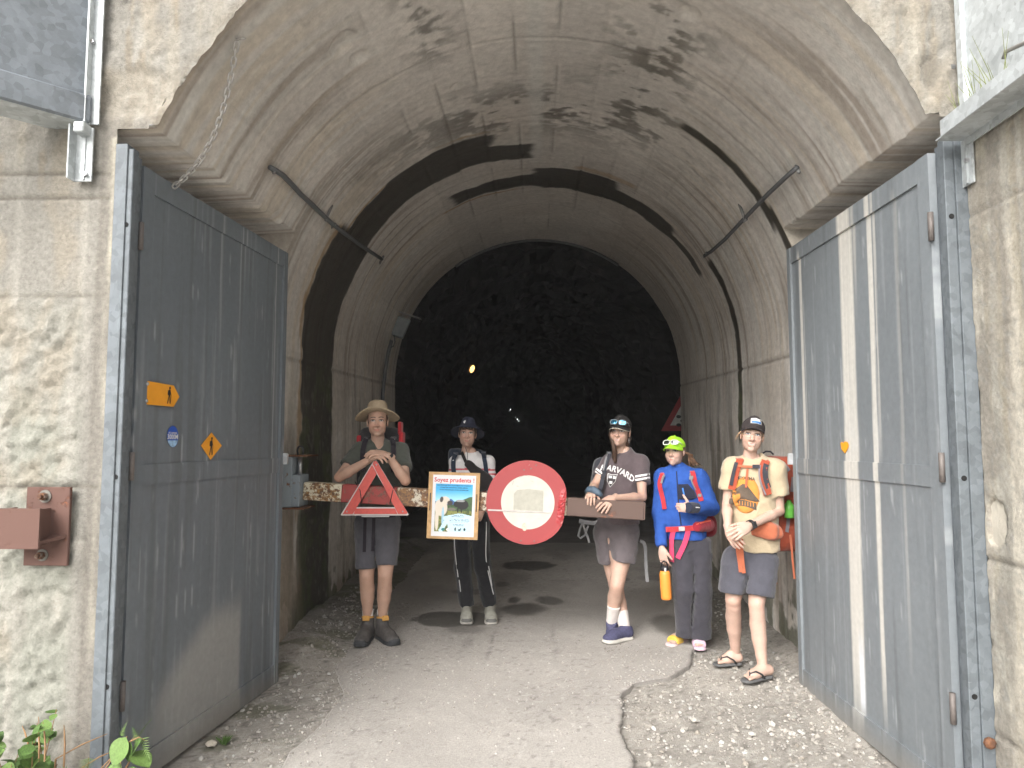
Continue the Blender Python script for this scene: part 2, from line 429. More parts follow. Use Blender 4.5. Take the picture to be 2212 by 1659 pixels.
    low = wallm*sst(1.9, .8, zz)
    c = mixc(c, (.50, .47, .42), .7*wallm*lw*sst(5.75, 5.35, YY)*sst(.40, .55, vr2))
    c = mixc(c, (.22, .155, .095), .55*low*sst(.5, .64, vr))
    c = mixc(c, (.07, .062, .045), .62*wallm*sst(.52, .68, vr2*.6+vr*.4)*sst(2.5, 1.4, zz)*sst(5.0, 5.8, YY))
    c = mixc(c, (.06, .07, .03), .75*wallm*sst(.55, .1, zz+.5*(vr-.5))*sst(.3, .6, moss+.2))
    # rough break in the pocket ceiling
    F = gridfaces(*X.shape)
    v = np.stack([X, YY, ZW], -1).reshape(-1, 3)
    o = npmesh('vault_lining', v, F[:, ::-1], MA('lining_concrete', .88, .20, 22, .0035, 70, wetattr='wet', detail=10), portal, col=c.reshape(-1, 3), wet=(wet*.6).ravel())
    return o
build_vault()

def arch_r(th): return VR-.025+.05*(fbm(np.asarray(th)*6, 0*np.asarray(th), 0, 71)-.5)+.02*(fbm(np.asarray(th)*30, 0*np.asarray(th), 0, 72)-.5)
def build_face():
    dx = .015
    OL = 1.785; xs = np.unique(np.round(np.concatenate([np.arange(-2.95, -OL-.004, dx), np.arange(-OL, OW-.004, dx), [OW]]), 4)); zs = np.arange(-.3, 4.6, dx)
    X, Z = np.meshgrid(xs, zs); X = X.copy(); Z = Z.copy()
    r = np.hypot(X, Z-VZ); th = np.arctan2(X, Z-VZ); ra = arch_r(th)
    snap = (np.abs(r-ra) < dx*.8) & (Z > PKZ-.25)
    fx = np.where(snap, np.sin(th)*ra, X); fz = np.where(snap, VZ+np.cos(th)*ra, Z)
    inside = np.where(Z > PKZ-.02, r < ra-dx*.79, (X < OW-1e-4) & (X > -OL+1e-4))
    inside |= (np.abs(X) < 1.64) & (Z < PKZ)
    X, Z = fx, fz
    lower = sst(2.2, 2.02, Z)*sst(-1.86, -1.93, X)
    n1 = fbm(X*26, Z*26, 0, 101); n2 = fbm(X*3, Z*3, 0, 102); n3 = fbm(X*60, Z*60, 0, 103)
    up = sst(2.6, 2.75, Z)
    D = .02*(n2-.5) + (.008+.034*lower+.018*up)*(n1-.5) + (.007+.020*lower+.010*up)*(n3-.5)
    seam = 0*X
    for z0 in (2.64, 2.535, 2.11, 1.32):
        zz = z0+.012*(fbm(X*4, 0*X, z0, 105)-.5); s_ = np.exp(-((Z-zz)/.006)**2)*(X < -1.8); D -= .012*s_; seam = np.maximum(seam, s_)
    # broken corner over the left gate
    q = np.hypot((X+1.70)/.19, (Z-2.99)/.13)+.5*(n2-.5)+.25*(n1-.5); brk = sst(1.05, .7, q); D -= brk*(.022+.06*(n1-.5)+.02*(n3-.5))
    q2 = np.hypot((X-1.63)/.045, (Z-3.03)/.075)+.6*(n1-.5); brk2 = sst(1.05, .8, q2); D -= brk2*(.012+.02*(n1-.5))
    jam = sst(-1.852, -1.842, X+.008*(n2-.5))*(X < -1.5)*sst(2.95, 2.8, Z); D = D*(1-.8*jam)-.006*jam
    ed = sst(.06, .0, np.abs(r-ra))*(Z > PKZ); D *= (1-.6*ed)
    c = np.empty(X.shape+(3,), np.float32); c[:] = (.262, .250, .222)
    c *= (.82+.36*fbm(X*1.7, Z*1.7, 0, 111))[..., None]
    st = fbm(X*9, Z*.9, 0, 112); st2 = fbm(X*16, Z*1.3, 0, 113)
    c = mixc(c, (.30, .295, .255), .6*lower); c = mixc(c, (.265, .28, .235), .4*lower*sst(.45, .62, fbm(X*2, Z*2, 0, 131)))
    c = mixc(c, (.37, .352, .312), .6*sst(.55, .68, st2))
    c = mixc(c, (.36, .32, .25), .35*sst(.56, .68, st)*up)
    c = mixc(c, (.30, .265, .21), .6*sst(.56, .7, fbm(X*6, Z*3, 0, 114)))
    c = mixc(c, (.25, .21, .155), .6*sst(.62, .72, fbm(X*20, Z*3, 0, 115))*sst(2.3, 2.8, Z))
    c = mixc(c, (.42, .395, .35), .8*sst(.6, .66, fbm(X*3.2, Z*.9, 0, 116))*(Z < 1.1))
    c = mixc(c, (.40, .375, .325), .5*(X > 0)*sst(.4, .6, fbm(X*5, Z*5, 0, 117)))
    c = mixc(c, (.21, .195, .17), .85*jam*sst(.2, .4, fbm(X*12, Z*1.2, 0, 118)+.15))
    je = np.exp(-((X+1.797)/.012)**2)*(Z < 2.8); c = mixc(c, (.46, .43, .35), .8*je*sst(.35, .5, st2))
    c = mixc(c, (.16, .145, .12), .75*seam); c = mixc(c, (.31, .285, .24), .5*brk); c = mixc(c, (.36, .335, .285), .7*brk*sst(.5, .65, n1)); c = mixc(c, (.17, .155, .13), .7*brk2)
    c = mixc(c, (.2, .17, .13), .55*ed*sst(.4, .6, n1))
    v = np.stack([X, FY-D, Z], -1).reshape(-1, 3)
    F = gridfaces(*X.shape); ins = inside.ravel(); keep = ~(ins[F].any(1)); F = F[keep]
    npmesh('facade_wall', v, F, MA('facade_concrete', .92, .28, 55, .008, 130), portal, col=c.reshape(-1, 3))
build_face()
def build_wing():
    """right-hand wing wall running from the gate post towards the viewer"""
    du = .015; ys = np.arange(1.2, FY+.001, du); zs = np.arange(-.3, 4.6, du)
    Yg, Z = np.meshgrid(ys, zs)
    n1 = fbm(Yg*26, Z*26, 0, 201); n2 = fbm(Yg*3, Z*3, 0, 202)
    D = .02*(n2-.5)+.010*(n1-.5)
    c = np.empty(Yg.shape+(3,), np.float32); c[:] = (.40, .38, .33)
    c *= (.84+.32*fbm(Yg*2, Z*2, 0, 203))[..., None]
    vs1 = fbm(Yg*16, Z*.8, 0, 204); vs2 = fbm(Yg*26, Z*1.2, 0, 205)
    c = mixc(c, (.56, .52, .44), .75*sst(.5, .64, vs1)); c = mixc(c, (.27, .245, .21), .65*sst(.55, .68, vs2))
    c = mixc(c, (.38, .335, .25), .45*sst(.58, .68, fbm(Yg*18, Z*.9, 0, 206)))
    near = sst(2.80, 2.93, Yg); c = mixc(c, (.24, .22, .19), .65*near*sst(.35, .55, fbm(Yg*20, Z*9, 0, 207)))
    c = mixc(c, (.30, .30, .28), .5*sst(.64, .70, fbm(Yg*50, Z*50, 0, 208)))
    for (px, py) in ((2140, 440), (2160, 702), (2160, 1400), (2160, 1590), (2160, 1215)):
        p = atx(px, py, OW); zz = p.z+.012*(fbm(Yg*5, 0*Yg, p.z, 209)-.5); s_ = np.exp(-((Z-zz)/.005)**2); D -= .01*s_; c = mixc(c, (.18, .165, .14), .7*s_)
    p = atx(2146, 1130, OW); q = np.hypot((Yg-p.y)/.062, (Z-p.z)/.085)+.25*(n1-.5); ni = sst(1.06, .86, q)*sst(2.985, 2.95, Yg); D -= ni*(.07+.03*(n1-.5)); c = mixc(c, (.26, .23, .19), .7*ni)
    q = np.abs(q-1.05); c = mixc(c, (.5, .46, .38), .7*sst(.14, .0, q))
    v = np.stack([OW+.006-D*1.0, Yg, Z], -1).reshape(-1, 3)
    npmesh('wing_wall', v, gridfaces(*Yg.shape), MA('wing_concrete', .92, .26, 55, .007, 130), portal, col=c.reshape(-1, 3))
build_wing()
# plain concrete beyond the frame of view: rest of the face, parapet, end of the wing
mb = MB(); mb.box((-6.0, FY+.4, 3.2), (3.05, .395, 3.8)); mb.box((-.6, FY+.5, 5.8), (2.35, .49, 1.2)); mb.box((1.75+2.6, 1.7, 2.9), (2.58, 1.28, 3.4))
mb.box((1.75+2.6, FY+1.6, 2.9), (2.3, 1.5, 3.4))
mb.build('outer_wall', M('plain_concrete', (.43, .40, .34), .9, var=.2, scale=3, bump=.006, bscale=30), portal)

# ---- rock tunnel beyond the lining
def build_rock():
    Y = np.concatenate([np.arange(YE-.02, 26, .14), np.arange(26, 60, 1.0), np.arange(60, 430, 8)])
    n = 120; u = np.linspace(0, 1, n); wl = 2.1; L = 2*wl+math.pi*2.05; s = u*L
    SS, YY = np.meshgrid(s, Y); thc = np.clip((SS-wl)/2.05-math.pi/2, -math.pi/2, math.pi/2)
    below = np.where(SS < wl, wl-SS, np.where(SS > L-wl, SS-L+wl, 0))
    fac = np.abs(fbm(YY*1.1, SS*1.1, 0, 301, 3)-.5)*1.1 + np.abs(fbm(YY*4, SS*4, 0, 302, 3)-.5)*.3
    R = 2.02+fac
    R = R + .75*np.exp(-((YY-11.3)/1.5)**2)*sst(.5, 1.2, thc)
    # first metres step back from the lining rim
    ax = -.022*(YY-YE)
    X = np.sin(thc)*R+ax; Z = VZ+np.cos(thc)*R-below-.05+GR*(YY-3)
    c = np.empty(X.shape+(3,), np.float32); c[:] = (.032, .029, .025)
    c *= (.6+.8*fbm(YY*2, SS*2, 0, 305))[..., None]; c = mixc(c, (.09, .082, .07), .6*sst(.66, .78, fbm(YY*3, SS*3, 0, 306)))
    v = np.stack([X, YY, Z], -1).reshape(-1, 3)
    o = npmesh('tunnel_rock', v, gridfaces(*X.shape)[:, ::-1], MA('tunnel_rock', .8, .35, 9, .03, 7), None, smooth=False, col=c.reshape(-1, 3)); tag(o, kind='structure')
    v2 = []; f2 = []
    ys = [YE-.3, 14, 30, 80, 200, 432]
    for i, y in enumerate(ys):
        ax_ = -.022*(y-YE); z_ = GR*(y-3)+.004; v2 += [(ax_-3.4, y, z_), (ax_+3.4, y, z_)]
        if i: f2.append((2*i-2, 2*i-1, 2*i+1, 2*i))
    o = npmesh('tunnel_floor', v2, f2, M('tunnel_floor', (.22, .205, .19), .85, var=.3, scale=2, bump=.01, bscale=12), None, smooth=False); tag(o, kind='structure')
    o = npmesh('tunnel_end', [(-22, 424, -5), (10, 424, -5), (10, 424, 30), (-22, 424, 30)], [(0, 1, 2, 3)], MATS['tunnel_floor'], None, smooth=False); tag(o, kind='structure')
    # rim of the lining, seen as a step
    a = np.linspace(-math.pi/2, math.pi/2, 80); mb = MB()
    zo = GR*(YE-3)
    for (r0, r1) in ((VR+.01, 3.6),):
        ins = [V(-r0, YE+.005, -.3)] + [V(math.sin(t)*r0, YE+.005, VZ+zo+math.cos(t)*r0) for t in a] + [V(r0, YE+.005, -.3)]
        out = [V(-r1, YE+.006, -.3)] + [V(math.sin(t)*r1, YE+.006, VZ+zo+math.cos(t)*r1) for t in a] + [V(r1, YE+.006, -.3)]
        for i in range(len(ins)-1): mb.add([ins[i], ins[i+1], out[i+1], out[i]], [(0, 1, 2, 3)])
    mb.build('lining_rim', MATS['plain_concrete'], portal)
build_rock()

# ---- ground: gravel sheet with an asphalt sheet on it
def gz(X, Y):
    X = np.asarray(X, np.float32); Y = np.asarray(Y, np.float32)
    z = GR*np.clip(Y-3, 0, None)
    inn = sst(3.0, 5.2, Y)
    left = sst(-1.25, -1.75, X); right = sst(1.45, 1.80, X)
    z = z + (.10*left*sst(4.6, 5.3, Y)+.05*right*inn)*(.5+fbm(X*4, Y*4, 0, 401)) + .012*(fbm(X*6, Y*6, 0, 402)-.5)
    return z - .012
def build_ground():
    xs = np.concatenate([[-60, -30, -15, -7, -4.2], np.arange(-3.2, 3.2, .025), [4.2, 7, 15, 30, 60]]); ys = np.concatenate([[-60, -30, -12, -4, -1], np.arange(0, 9.9, .025)])
    X, Y = np.meshgrid(xs, ys); Z = gz(X, Y) + .014*(fbm(X*22, Y*22, 0, 403)-.5)
    c = np.empty(X.shape+(3,), np.float32); c[:] = (.36, .335, .30)
    c *= (.7+.6*fbm(X*3, Y*3, 0, 404))[..., None]; sp = vn(X*45, Y*45, 0, 405); c = mixc(c, (.50, .48, .44), .7*sst(.72, .9, sp)); c = mixc(c, (.12, .11, .095), .6*sst(.3, .12, sp))
    c = mixc(c, (.52, .50, .46), .8*sst(2.9, 2.0, Y)); inn = sst(4.9, 6.5, Y); c = mixc(c, (.10, .09, .075), .65*inn*(np.abs(X) < 2.2))  # unseen ground outside made paler to bounce light up to the vault
    c = mixc(c, (.08, .09, .03), .5*sst(.56, .66, fbm(X*5, Y*5, 0, 406))*sst(-1.1, -1.5, X))
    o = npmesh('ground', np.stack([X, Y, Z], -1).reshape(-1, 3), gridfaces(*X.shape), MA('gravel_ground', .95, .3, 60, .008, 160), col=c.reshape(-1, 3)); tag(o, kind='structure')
build_ground()
EDGE = [(-30, .35), (1.5, .30), (3.0, .40), (3.55, .435), (3.9, .43), (4.2, .47), (4.45, .50), (4.62, .60), (4.72, .80), (4.95, .98), (5.4, 1.12), (6.2, 1.35), (7.5, 1.55), (10, 1.6)]
def build_road():
    ys = np.concatenate([[-30, -10, -3, 0, 1.5, 2.2], np.arange(2.4, 9.9, .018)]); n = 190
    er = np.interp(ys, [e[0] for e in EDGE], [e[1] for e in EDGE]) + .05*(fbm(ys*4, 0*ys, 0, 451)-.5) + .03*(fbm(ys*18, 0*ys, 0, 452)-.5)
    el = np.interp(ys, [-30, 2, 4.4, 5, 6, 10], [-1.2, -1.2, -1.15, -1.35, -1.45, -1.5]) + .10*(fbm(ys*3, 0*ys, 0, 453)-.5)
    u = np.concatenate([[0], np.linspace(0, 1, n), [1]])
    X = el[:, None]+(er-el)[:, None]*u[None]; Y = np.repeat(ys[:, None], n+2, 1)
    Z = GR*np.clip(Y-3, 0, None)+.012+.010*(fbm(X*3, Y*3, 0, 454)-.5)+.004*(fbm(X*18, Y*18, 0, 455)-.5)
    dl = np.minimum(X-el[:, None], 9); Z -= .02*sst(.22, 0, dl)
    Z[:, 0] -= .06; Z[:, -1] -= .06
    c = np.empty(X.shape+(3,), np.float32); c[:] = (.40, .375, .345)
    c *= (.82+.36*fbm(X*1.6, Y*1.6, 0, 456))[..., None]
    g = vn(X*48, Y*48, 0, 457); gm = sst(.40, .62, fbm(X*2.2, Y*2.2, 0, 458)); c = mixc(c, (.50, .48, .45), .6*sst(.78, .92, g)*gm); c = mixc(c, (.16, .15, .135), .5*sst(.22, .1, g)*gm)
    wet = 0*X; nz = .5*(fbm(X*5, Y*5, 0, 459)-.5)+.25*(fbm(X*18, Y*18, 0, 460)-.5)
    def puddle(px, py, hw, hh, w=1.0, soft=.12):
        nonlocal wet
        p = fl(px, py); a = fl(px+hw, py); b_ = fl(px, py-hh); rx = (a-p).length; ry = (b_-p).length
        q = np.hypot((X-p.x)/rx, (Y-p.y)/ry)+nz; wet = np.maximum(wet, w*sst(1+soft, 1-soft, q))
    puddle(985, 1341, 88, 17, 1, .06); puddle(1140, 1224, 58, 10, 1); puddle(1130, 1318, 45, 14, .9, .3); puddle(1185, 1300, 28, 9, .8, .3); puddle(1005, 1362, 40, 10, .55, .4); puddle(1020, 1280, 40, 6, .7, .3)
    puddle(1085, 1265, 14, 5, .8); puddle(1345, 1253, 16, 4, .7); puddle(1450, 1355, 40, 22, .8, .25); puddle(1010, 1392, 10, 14, .35, .6); puddle(1110, 1300, 14, 8, .9, .3); puddle(700, 1300, 60, 40, .6, .4); puddle(1420, 1250, 40, 6, .6, .4)
    tr = .35*sst(6.2, 7.6, Y); wet = np.maximum(wet, tr*sst(.4, .6, fbm(X*2, Y*1.2, 0, 461)))
    crk = np.exp(-((X+.33+.05*(fbm(Y*4, 0*Y, 0, 462)-.5))/.012)**2)*sst(4.9, 5.2, Y)*sst(5.9, 5.5, Y); crk = np.maximum(crk, np.exp(-((X-.12+.06*(fbm(Y*5, 0*Y, 0, 463)-.5))/.014)**2)*sst(4.8, 5.3, Y)*sst(6, 5.6, Y))
    wet = np.maximum(wet, .6*crk*sst(.35, .6, fbm(X*14, Y*14, 0, 464)))
    c = c*(1-.74*wet[..., None])+np.array((.035, .031, .026), np.float32)*.74*wet[..., None]
    c = mixc(c, (.50, .48, .44), .8*sst(2.9, 2.0, Y)); de = er[:, None]-X; c = mixc(c, (.12, .11, .10), .6*sst(.03, .0, de))  # out-of-view road outside also paled to throw light into the vault
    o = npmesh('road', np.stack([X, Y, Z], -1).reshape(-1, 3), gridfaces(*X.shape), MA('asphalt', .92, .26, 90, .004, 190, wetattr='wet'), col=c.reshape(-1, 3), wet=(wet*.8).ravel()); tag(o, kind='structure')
build_road()

# ---- gravel: loose stones along the walls and on the right of the asphalt
ICO_V = np.array([(0, 0, 1)]+[(math.cos(k*1.2566)*.894, math.sin(k*1.2566)*.894, .447) for k in range(5)]+[(math.cos(k*1.2566+.628)*.894, math.sin(k*1.2566+.628)*.894, -.447) for k in range(5)]+[(0, 0, -1)], np.float32)
ICO_F = [(0, 1+k, 1+(k+1) % 5) for k in range(5)]+[(1+k, 6+k, 1+(k+1) % 5) for k in range(5)]+[(6+k, 6+(k+1) % 5, 1+(k+1) % 5) for k in range(5)]+[(11, 6+(k+1) % 5, 6+k) for k in range(5)]
def build_gravel():
    P = []
    for _ in range(5200):
        t = random.random()
        if t < .30: x = random.uniform(-1.62, -1.0)+random.gauss(0, .06); y = random.uniform(3.0, 6.6)
        elif t < .40: x = random.uniform(-1.7, -1.25); y = random.uniform(5.3, 7.2)
        elif t < .80: x = random.uniform(.45, 1.62); y = random.uniform(3.2, 5.4)
        elif t < .90: x = random.gauss(1.5, .12); y = random.uniform(3.6, 7.5)
        else: x = random.uniform(-1.1, .5); y = random.uniform(3.4, 5.6)
        P.append((x, y))
    P = np.array(P, np.float32); n = len(P)
    er = np.interp(P[:, 1], [e[0] for e in EDGE], [e[1] for e in EDGE]); onr = (P[:, 0] < er) & (P[:, 0] > -1.2)
    z = np.where(onr, GR*np.clip(P[:, 1]-3, 0, None)+.012, gz(P[:, 0], P[:, 1]))
    sz = RNG.gamma(1.8, .0026, n).astype(np.float32)+.0022; sz = np.where(onr, np.minimum(sz, .006), np.minimum(sz, .022))
    ang = RNG.uniform(0, 6.28, n); sc = RNG.uniform(.6, 1.25, (n, 3))*sz[:, None]; sc[:, 2] *= .7
    b = ICO_V[None]*(1+RNG.uniform(-.25, .25, (n, 12, 1)))*sc[:, None]
    ca, sa = np.cos(ang)[:, None], np.sin(ang)[:, None]
    v = np.stack([b[..., 0]*ca-b[..., 1]*sa+P[:, :1], b[..., 0]*sa+b[..., 1]*ca+P[:, 1:2], b[..., 2]+z[:, None]+sz[:, None]*.3], -1)
    f = (np.array(ICO_F)[None]+np.arange(n)[:, None, None]*12).reshape(-1, 3)
    base = np.array([(.36, .335, .30), (.29, .27, .24), (.42, .40, .37), (.48, .47, .445), (.32, .29, .25)])[RNG.choice(5, n, p=[.36, .28, .18, .08, .10])]
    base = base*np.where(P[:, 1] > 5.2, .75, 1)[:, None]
    c = np.repeat(base[:, None], 12, 1)
    o = npmesh('gravel', v.reshape(-1, 3), f, MA('gravel_stones', .9, .2, 80, .001, 200), smooth=False, col=c.reshape(-1, 3))
    tag(o, 'loose grey and white gravel stones strewn along the tunnel walls', 'gravel', kind='stuff')
build_gravel()
def rock(px, py, size, label, rgb=(.45, .42, .37)):
    p = fl(px, py); v = []; mb = MB()
    for q in ICO_V: v.append(V(p.x+q[0]*size*random.uniform(.8, 1.2), p.y+q[1]*size*random.uniform(.6, 1), p.z+.01+max(-.3, q[2])*size*random.uniform(.45, .65)))
    mb.add(v, ICO_F); o = mb.build('stone', M('stone_%d' % int(rgb[0]*100), rgb, .9, var=.25, scale=40, bump=.003)); tag(o, label, 'stone', 'larger stones on the ground')
rock(458, 1611, .032, 'pale angular stone beside the foot of the left steel gate', (.55, .50, .42))
rock(1512, 1499, .022, 'grey stone lying in front of the flip-flops on the gravel', (.3, .28, .25))
rock(1500, 1560, .024, 'flat grey stone near the broken asphalt edge', (.42, .40, .36))
rock(1255, 1640, .018, 'small grey stone alone on the asphalt', (.34, .32, .29))
rock(1625, 1590, .022, 'pale stone on gravel towards the right steel gate', (.52, .5, .46))

# ---- thin haze added to lift the darks like a smudged lens
def build_haze(density):
    mb = MB(); mb.box((0, 187, 6.5), (63, 249, 8.0)); o = mb.build('haze', bpy.data.materials.new('haze_veil')); m = o.data.materials[0]; m.use_nodes = True; t = m.node_tree; t.nodes.clear()
    out = t.nodes.new('ShaderNodeOutputMaterial'); pv = t.nodes.new('ShaderNodeVolumePrincipled'); pv.inputs['Color'].default_value = (.93, .94, .95, 1); pv.inputs['Density'].default_value = density; pv.inputs['Anisotropy'].default_value = .2
    t.links.new(pv.outputs[0], out.inputs['Volume']); tag(o, 'thin added haze standing in for lens glare', 'haze', kind='stuff')
build_haze(.003)
# ================================================================ GATES AND FITTINGS
def door_paint(side):
    def f(U, Z, seed):
        c = np.empty(U.shape+(3,), np.float32); c[:] = (.185, .205, .220) if side == 'r' else (.145, .165, .185)
        c *= (.86+.28*fbm(U*3, Z*1.2, 0, seed))[..., None]
        c = mixc(c, (.30, .32, .335), .35*sst(.62, .76, fbm(U*40, Z*1.1, 0, seed+1)))
        c = mixc(c, (.42, .44, .45), .5*sst(.72, .82, fbm(U*60, Z*4, 0, seed+2)))
        c = mixc(c, (.09, .10, .105), .4*sst(.58, .72, fbm(U*22, Z*.7, 0, seed+3)))
        if side == 'r':      # thick lime runs
            for (u0, w, z0, z1, a) in ((.80, .062, .15, 2.72, .95), (.545, .020, .3, 2.72, .9), (.50, .008, 1.6, 2.72, .6), (1.41, .016, 1.4, 2.6, .85), (1.375, .006, .9, 2.3, .35), (.70, .012, 2.3, 2.72, .5), (.86, .02, 2.35, 2.72, .5), (.30, .012, .6, 2.6, .25)):
                ww = w*(.7+.6*fbm(Z*1.5, 0*Z, u0, seed+5)); ctr = u0+.012*(fbm(Z*.8, 0*Z, u0, seed+6)-.5)+.012*(2.7-Z)*(u0 < 1)
                m = sst(ww*1.25, ww*.8, np.abs(U-ctr))*sst(z0-.25, z0+.25, Z)*sst(z1+.1, z1, Z)*(.65+.5*fbm(U*110, Z*1.5, 0, seed+7))
                c = mixc(c, (.62, .60, .55), np.clip(a*m, 0, .95))
            m = sst(.035, .015, np.abs(U-.79))*sst(.6, .35, Z)*sst(.12, .22, Z); c = mixc(c, (.70, .74, .80), .8*m)
            for (uc, wd) in ((.80, .10), (.545, .06)):
                m = sst(wd, .0, np.abs(U-uc))*sst(1.75, 1.5, Z)*sst(1.36, 1.5, Z)*.5; c = mixc(c, (.55, .55, .53), m)
        else:
            for (u0, w, z0, z1, a) in ((1.39, .008, 1.2, 2.72, .55), (1.36, .004, 1.9, 2.72, .4), (.72, .006, 2.1, 2.72, .6), (.93, .004, 2.2, 2.72, .45), (.98, .006, 2.5, 2.72, .5), (.55, .005, 2.45, 2.72, .4)):
                m = sst(w*1.4, w*.6, np.abs(U-u0-.006*(fbm(Z*2, 0*Z, u0, seed+8)-.5)))*sst(z0-.3, z0+.3, Z); c = mixc(c, (.50, .51, .50), a*m)
            # paler patch towards the foot of the lower panel
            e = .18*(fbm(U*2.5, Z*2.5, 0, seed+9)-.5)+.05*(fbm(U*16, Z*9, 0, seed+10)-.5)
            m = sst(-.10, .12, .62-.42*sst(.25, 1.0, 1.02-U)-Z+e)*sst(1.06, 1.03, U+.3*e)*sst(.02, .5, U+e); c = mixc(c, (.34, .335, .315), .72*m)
        c = mixc(c, (.24, .22, .19), .5*sst(.16, .03, Z+.06*(fbm(U*8, Z*8, 0, seed+11)-.5)))
        return c
    return f
GATEM = None
def gate(side, hinge, free, label):
    t = thing('steel_gate_leaf', label, 'gate', (hinge.x, hinge.y, 0), 'grey steel gate leaves of the tunnel')
    L = (free-hinge).length; u = (free-hinge)/L; n = V(-u.y, u.x, 0)
    if n.x*hinge.x > 0: n = -n
    z = V(0, 0, 1); R = frame(u, n, z); pf = door_paint(side); TH = .05
    z0, z1 = .03, 2.72
    mat = MA('gate_paint', .55, .10, 30, .0008, 50, spec=.5)
    P = lambda a, h, o=0.0: V(hinge.x, hinge.y, 0)+u*a+z*h+n*o
    def slab(name, u0, u1, a0, a1, off, seed, thick=.012):
        us = np.linspace(u0, u1, max(2, int((u1-u0)/.012)+1)); zs = np.linspace(a0, a1, max(2, int((a1-a0)/.014)+1))
        U, Zg = np.meshgrid(us, zs); o = np.full(U.shape, off, np.float32)
        o += .004*(fbm(U*1.6, Zg*1.6, 0, seed+20)-.5) if name == 'sheet_panel' else 0
        # pad a skirt so that the piece has thickness
        U = np.pad(U, 1, mode='edge'); Zg = np.pad(Zg, 1, mode='edge'); o = np.pad(o, 1, mode='edge'); o[0] -= thick; o[-1] -= thick; o[:, 0] -= thick; o[:, -1] -= thick
        v = np.array(hinge*1.0)[None, None]*np.array([1, 1, 0]) + U[..., None]*np.array(u)+Zg[..., None]*np.array(z)+o[..., None]*np.array(n)
        F = gridfaces(*U.shape)
        if side == 'l': F = F[:, ::-1]
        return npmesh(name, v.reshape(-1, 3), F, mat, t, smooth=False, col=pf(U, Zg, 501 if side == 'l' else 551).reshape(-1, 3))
    sw = .085
    slab('sheet_panel', sw-.01, L-sw*.6+.01, 1.36, z1-.08, .0, 5); slab('sheet_panel', sw-.01, L-sw*.6+.01, z0+.08, 1.36, .0, 6)
    slab('stile', 0, sw, z0, z1, .014, 1, .05); slab('stile', L-sw*.6, L, z0, z1, .014, 2, .05)
    slab('rail', sw, L-sw*.6, z1-.10, z1, .010, 3, .03); slab('rail', sw, L-sw*.6, z0, z0+.115, .010, 4, .03); slab('rail', sw, L-sw*.6, 1.315, 1.405, .007, 7, .02)
    mb = MB(); mb.box(P(L/2, (z0+z1)/2, -.03), (L/2, .012, (z1-z0)/2), R); mb.build('back_sheet', M('gate_back', (.13, .145, .16), .6), t)
    mb = MB(); mb.box(P(L+.004, 1.40, .02), (.012, .022, .035), R, .003); mb.build('latch', GALV('zinc_latch', (.40, .41, .42)) if 'zinc_latch' not in MATS else MATS['zinc_latch'], t)
    for hz in (.45, 1.4, 2.4):
        mb = MB(); mb.tube([P(-.012, hz-.06, .02), P(-.012, hz+.06, .02)], .012, 8); mb.build('hinge', M('hinge_steel', (.16, .14, .13), .6, .3), t, True)
    return t, P, n, u
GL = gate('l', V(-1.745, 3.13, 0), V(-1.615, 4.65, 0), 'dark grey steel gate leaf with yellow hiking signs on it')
GRT = gate('r', V(1.665, 3.10, 0), V(1.60, 4.68, 0), 'grey steel gate leaf with broad white lime streaks')
def post(side, label):
    s = -1 if side == 'l' else 1; t = thing('gate_post', label, 'gate post', (s*1.70, 3.05, 0), 'galvanised gate posts'); dx = .045 if s < 0 else 0
    g = MATS.get('zinc_post') or GALV('zinc_post', (.13, .148, .162) , .65, .08)
    mb = MB(); mb.box((s*(1.736+dx*.6), 3.05, 1.385), (.026, .045, 1.385), bev=.002); mb.build('flange', g, t)
    mb = MB(); mb.box((s*(1.690+dx), 3.035, 1.375), (.020, .022, 1.375), bev=.003); mb.build('channel', g, t)
    mb = MB(); mb.box((s*(1.70+dx), 3.085, 1.375), (.012, .03, 1.37), bev=.002); mb.build('stop_bar', g, t)
    for hz in (.52, 1.36, 2.42):
        mb = MB(); mb.tube([V(s*(1.69+dx), 3.011, hz), V(s*(1.69+dx), 3.014, hz)], .011, 10); mb.build('bolt_hole', M('hole_black', (.012, .012, .012), .9, bump=0), t)
    return t
post('l', 'galvanised post beside the gate leaf with yellow signs'); pr = post('r', 'galvanised post beside the lime-streaked gate leaf')
mb = MB(); p = V(1.72, 2.985, .36); mb.tube([p, p+V(0, -.012, 0), p+V(0, -.02, 0)], [.022, .022, .012], 8); mb.build('rusty_bolt', RUST('bolt_rust', (.3, .28, .26), .7), pr)

# ---- flat signs and stickers on the gates
def flat_on(gt, off):
    t, P, n, u = gt; p0 = P(0, 0, off)
    return lambda px, py: onplane(px, py, p0, n), n
HIKER = [  # pictogram in unit coordinates (x right, y up), several polygons
    [(math.cos(a)*.075+.03, math.sin(a)*.075+.42) for a in np.linspace(0, 2*math.pi, 12, False)],
    [(-.03, .33), (.07, .33), (.10, .08), (.06, -.02), (-.06, -.02), (-.07, .1)],
    [(-.05, .30), (-.14, .27), (-.17, .02), (-.08, .0), (-.06, .1)],
    [(.08, .28), (.13, .12), (.17, .02), (.15, -.0), (.09, .1)],
    [(-.06, -.02), (.0, -.02), (-.07, -.25), (-.13, -.47), (-.19, -.47), (-.12, -.22)],
    [(.01, -.02), (.07, -.02), (.09, -.25), (.12, -.47), (.06, -.47), (.03, -.25)],
    [(.155, .02), (.165, .02), (.12, -.44), (.11, -.44)]]
YEL = M('sign_yellow', S(236, 160, 40), .45, var=.06, bump=0); BLK = M('sign_black', (.018, .018, .022), .55, var=.1, bump=0)
STEEL = M('bright_steel', (.45, .45, .46), .35, .8, bump=0)
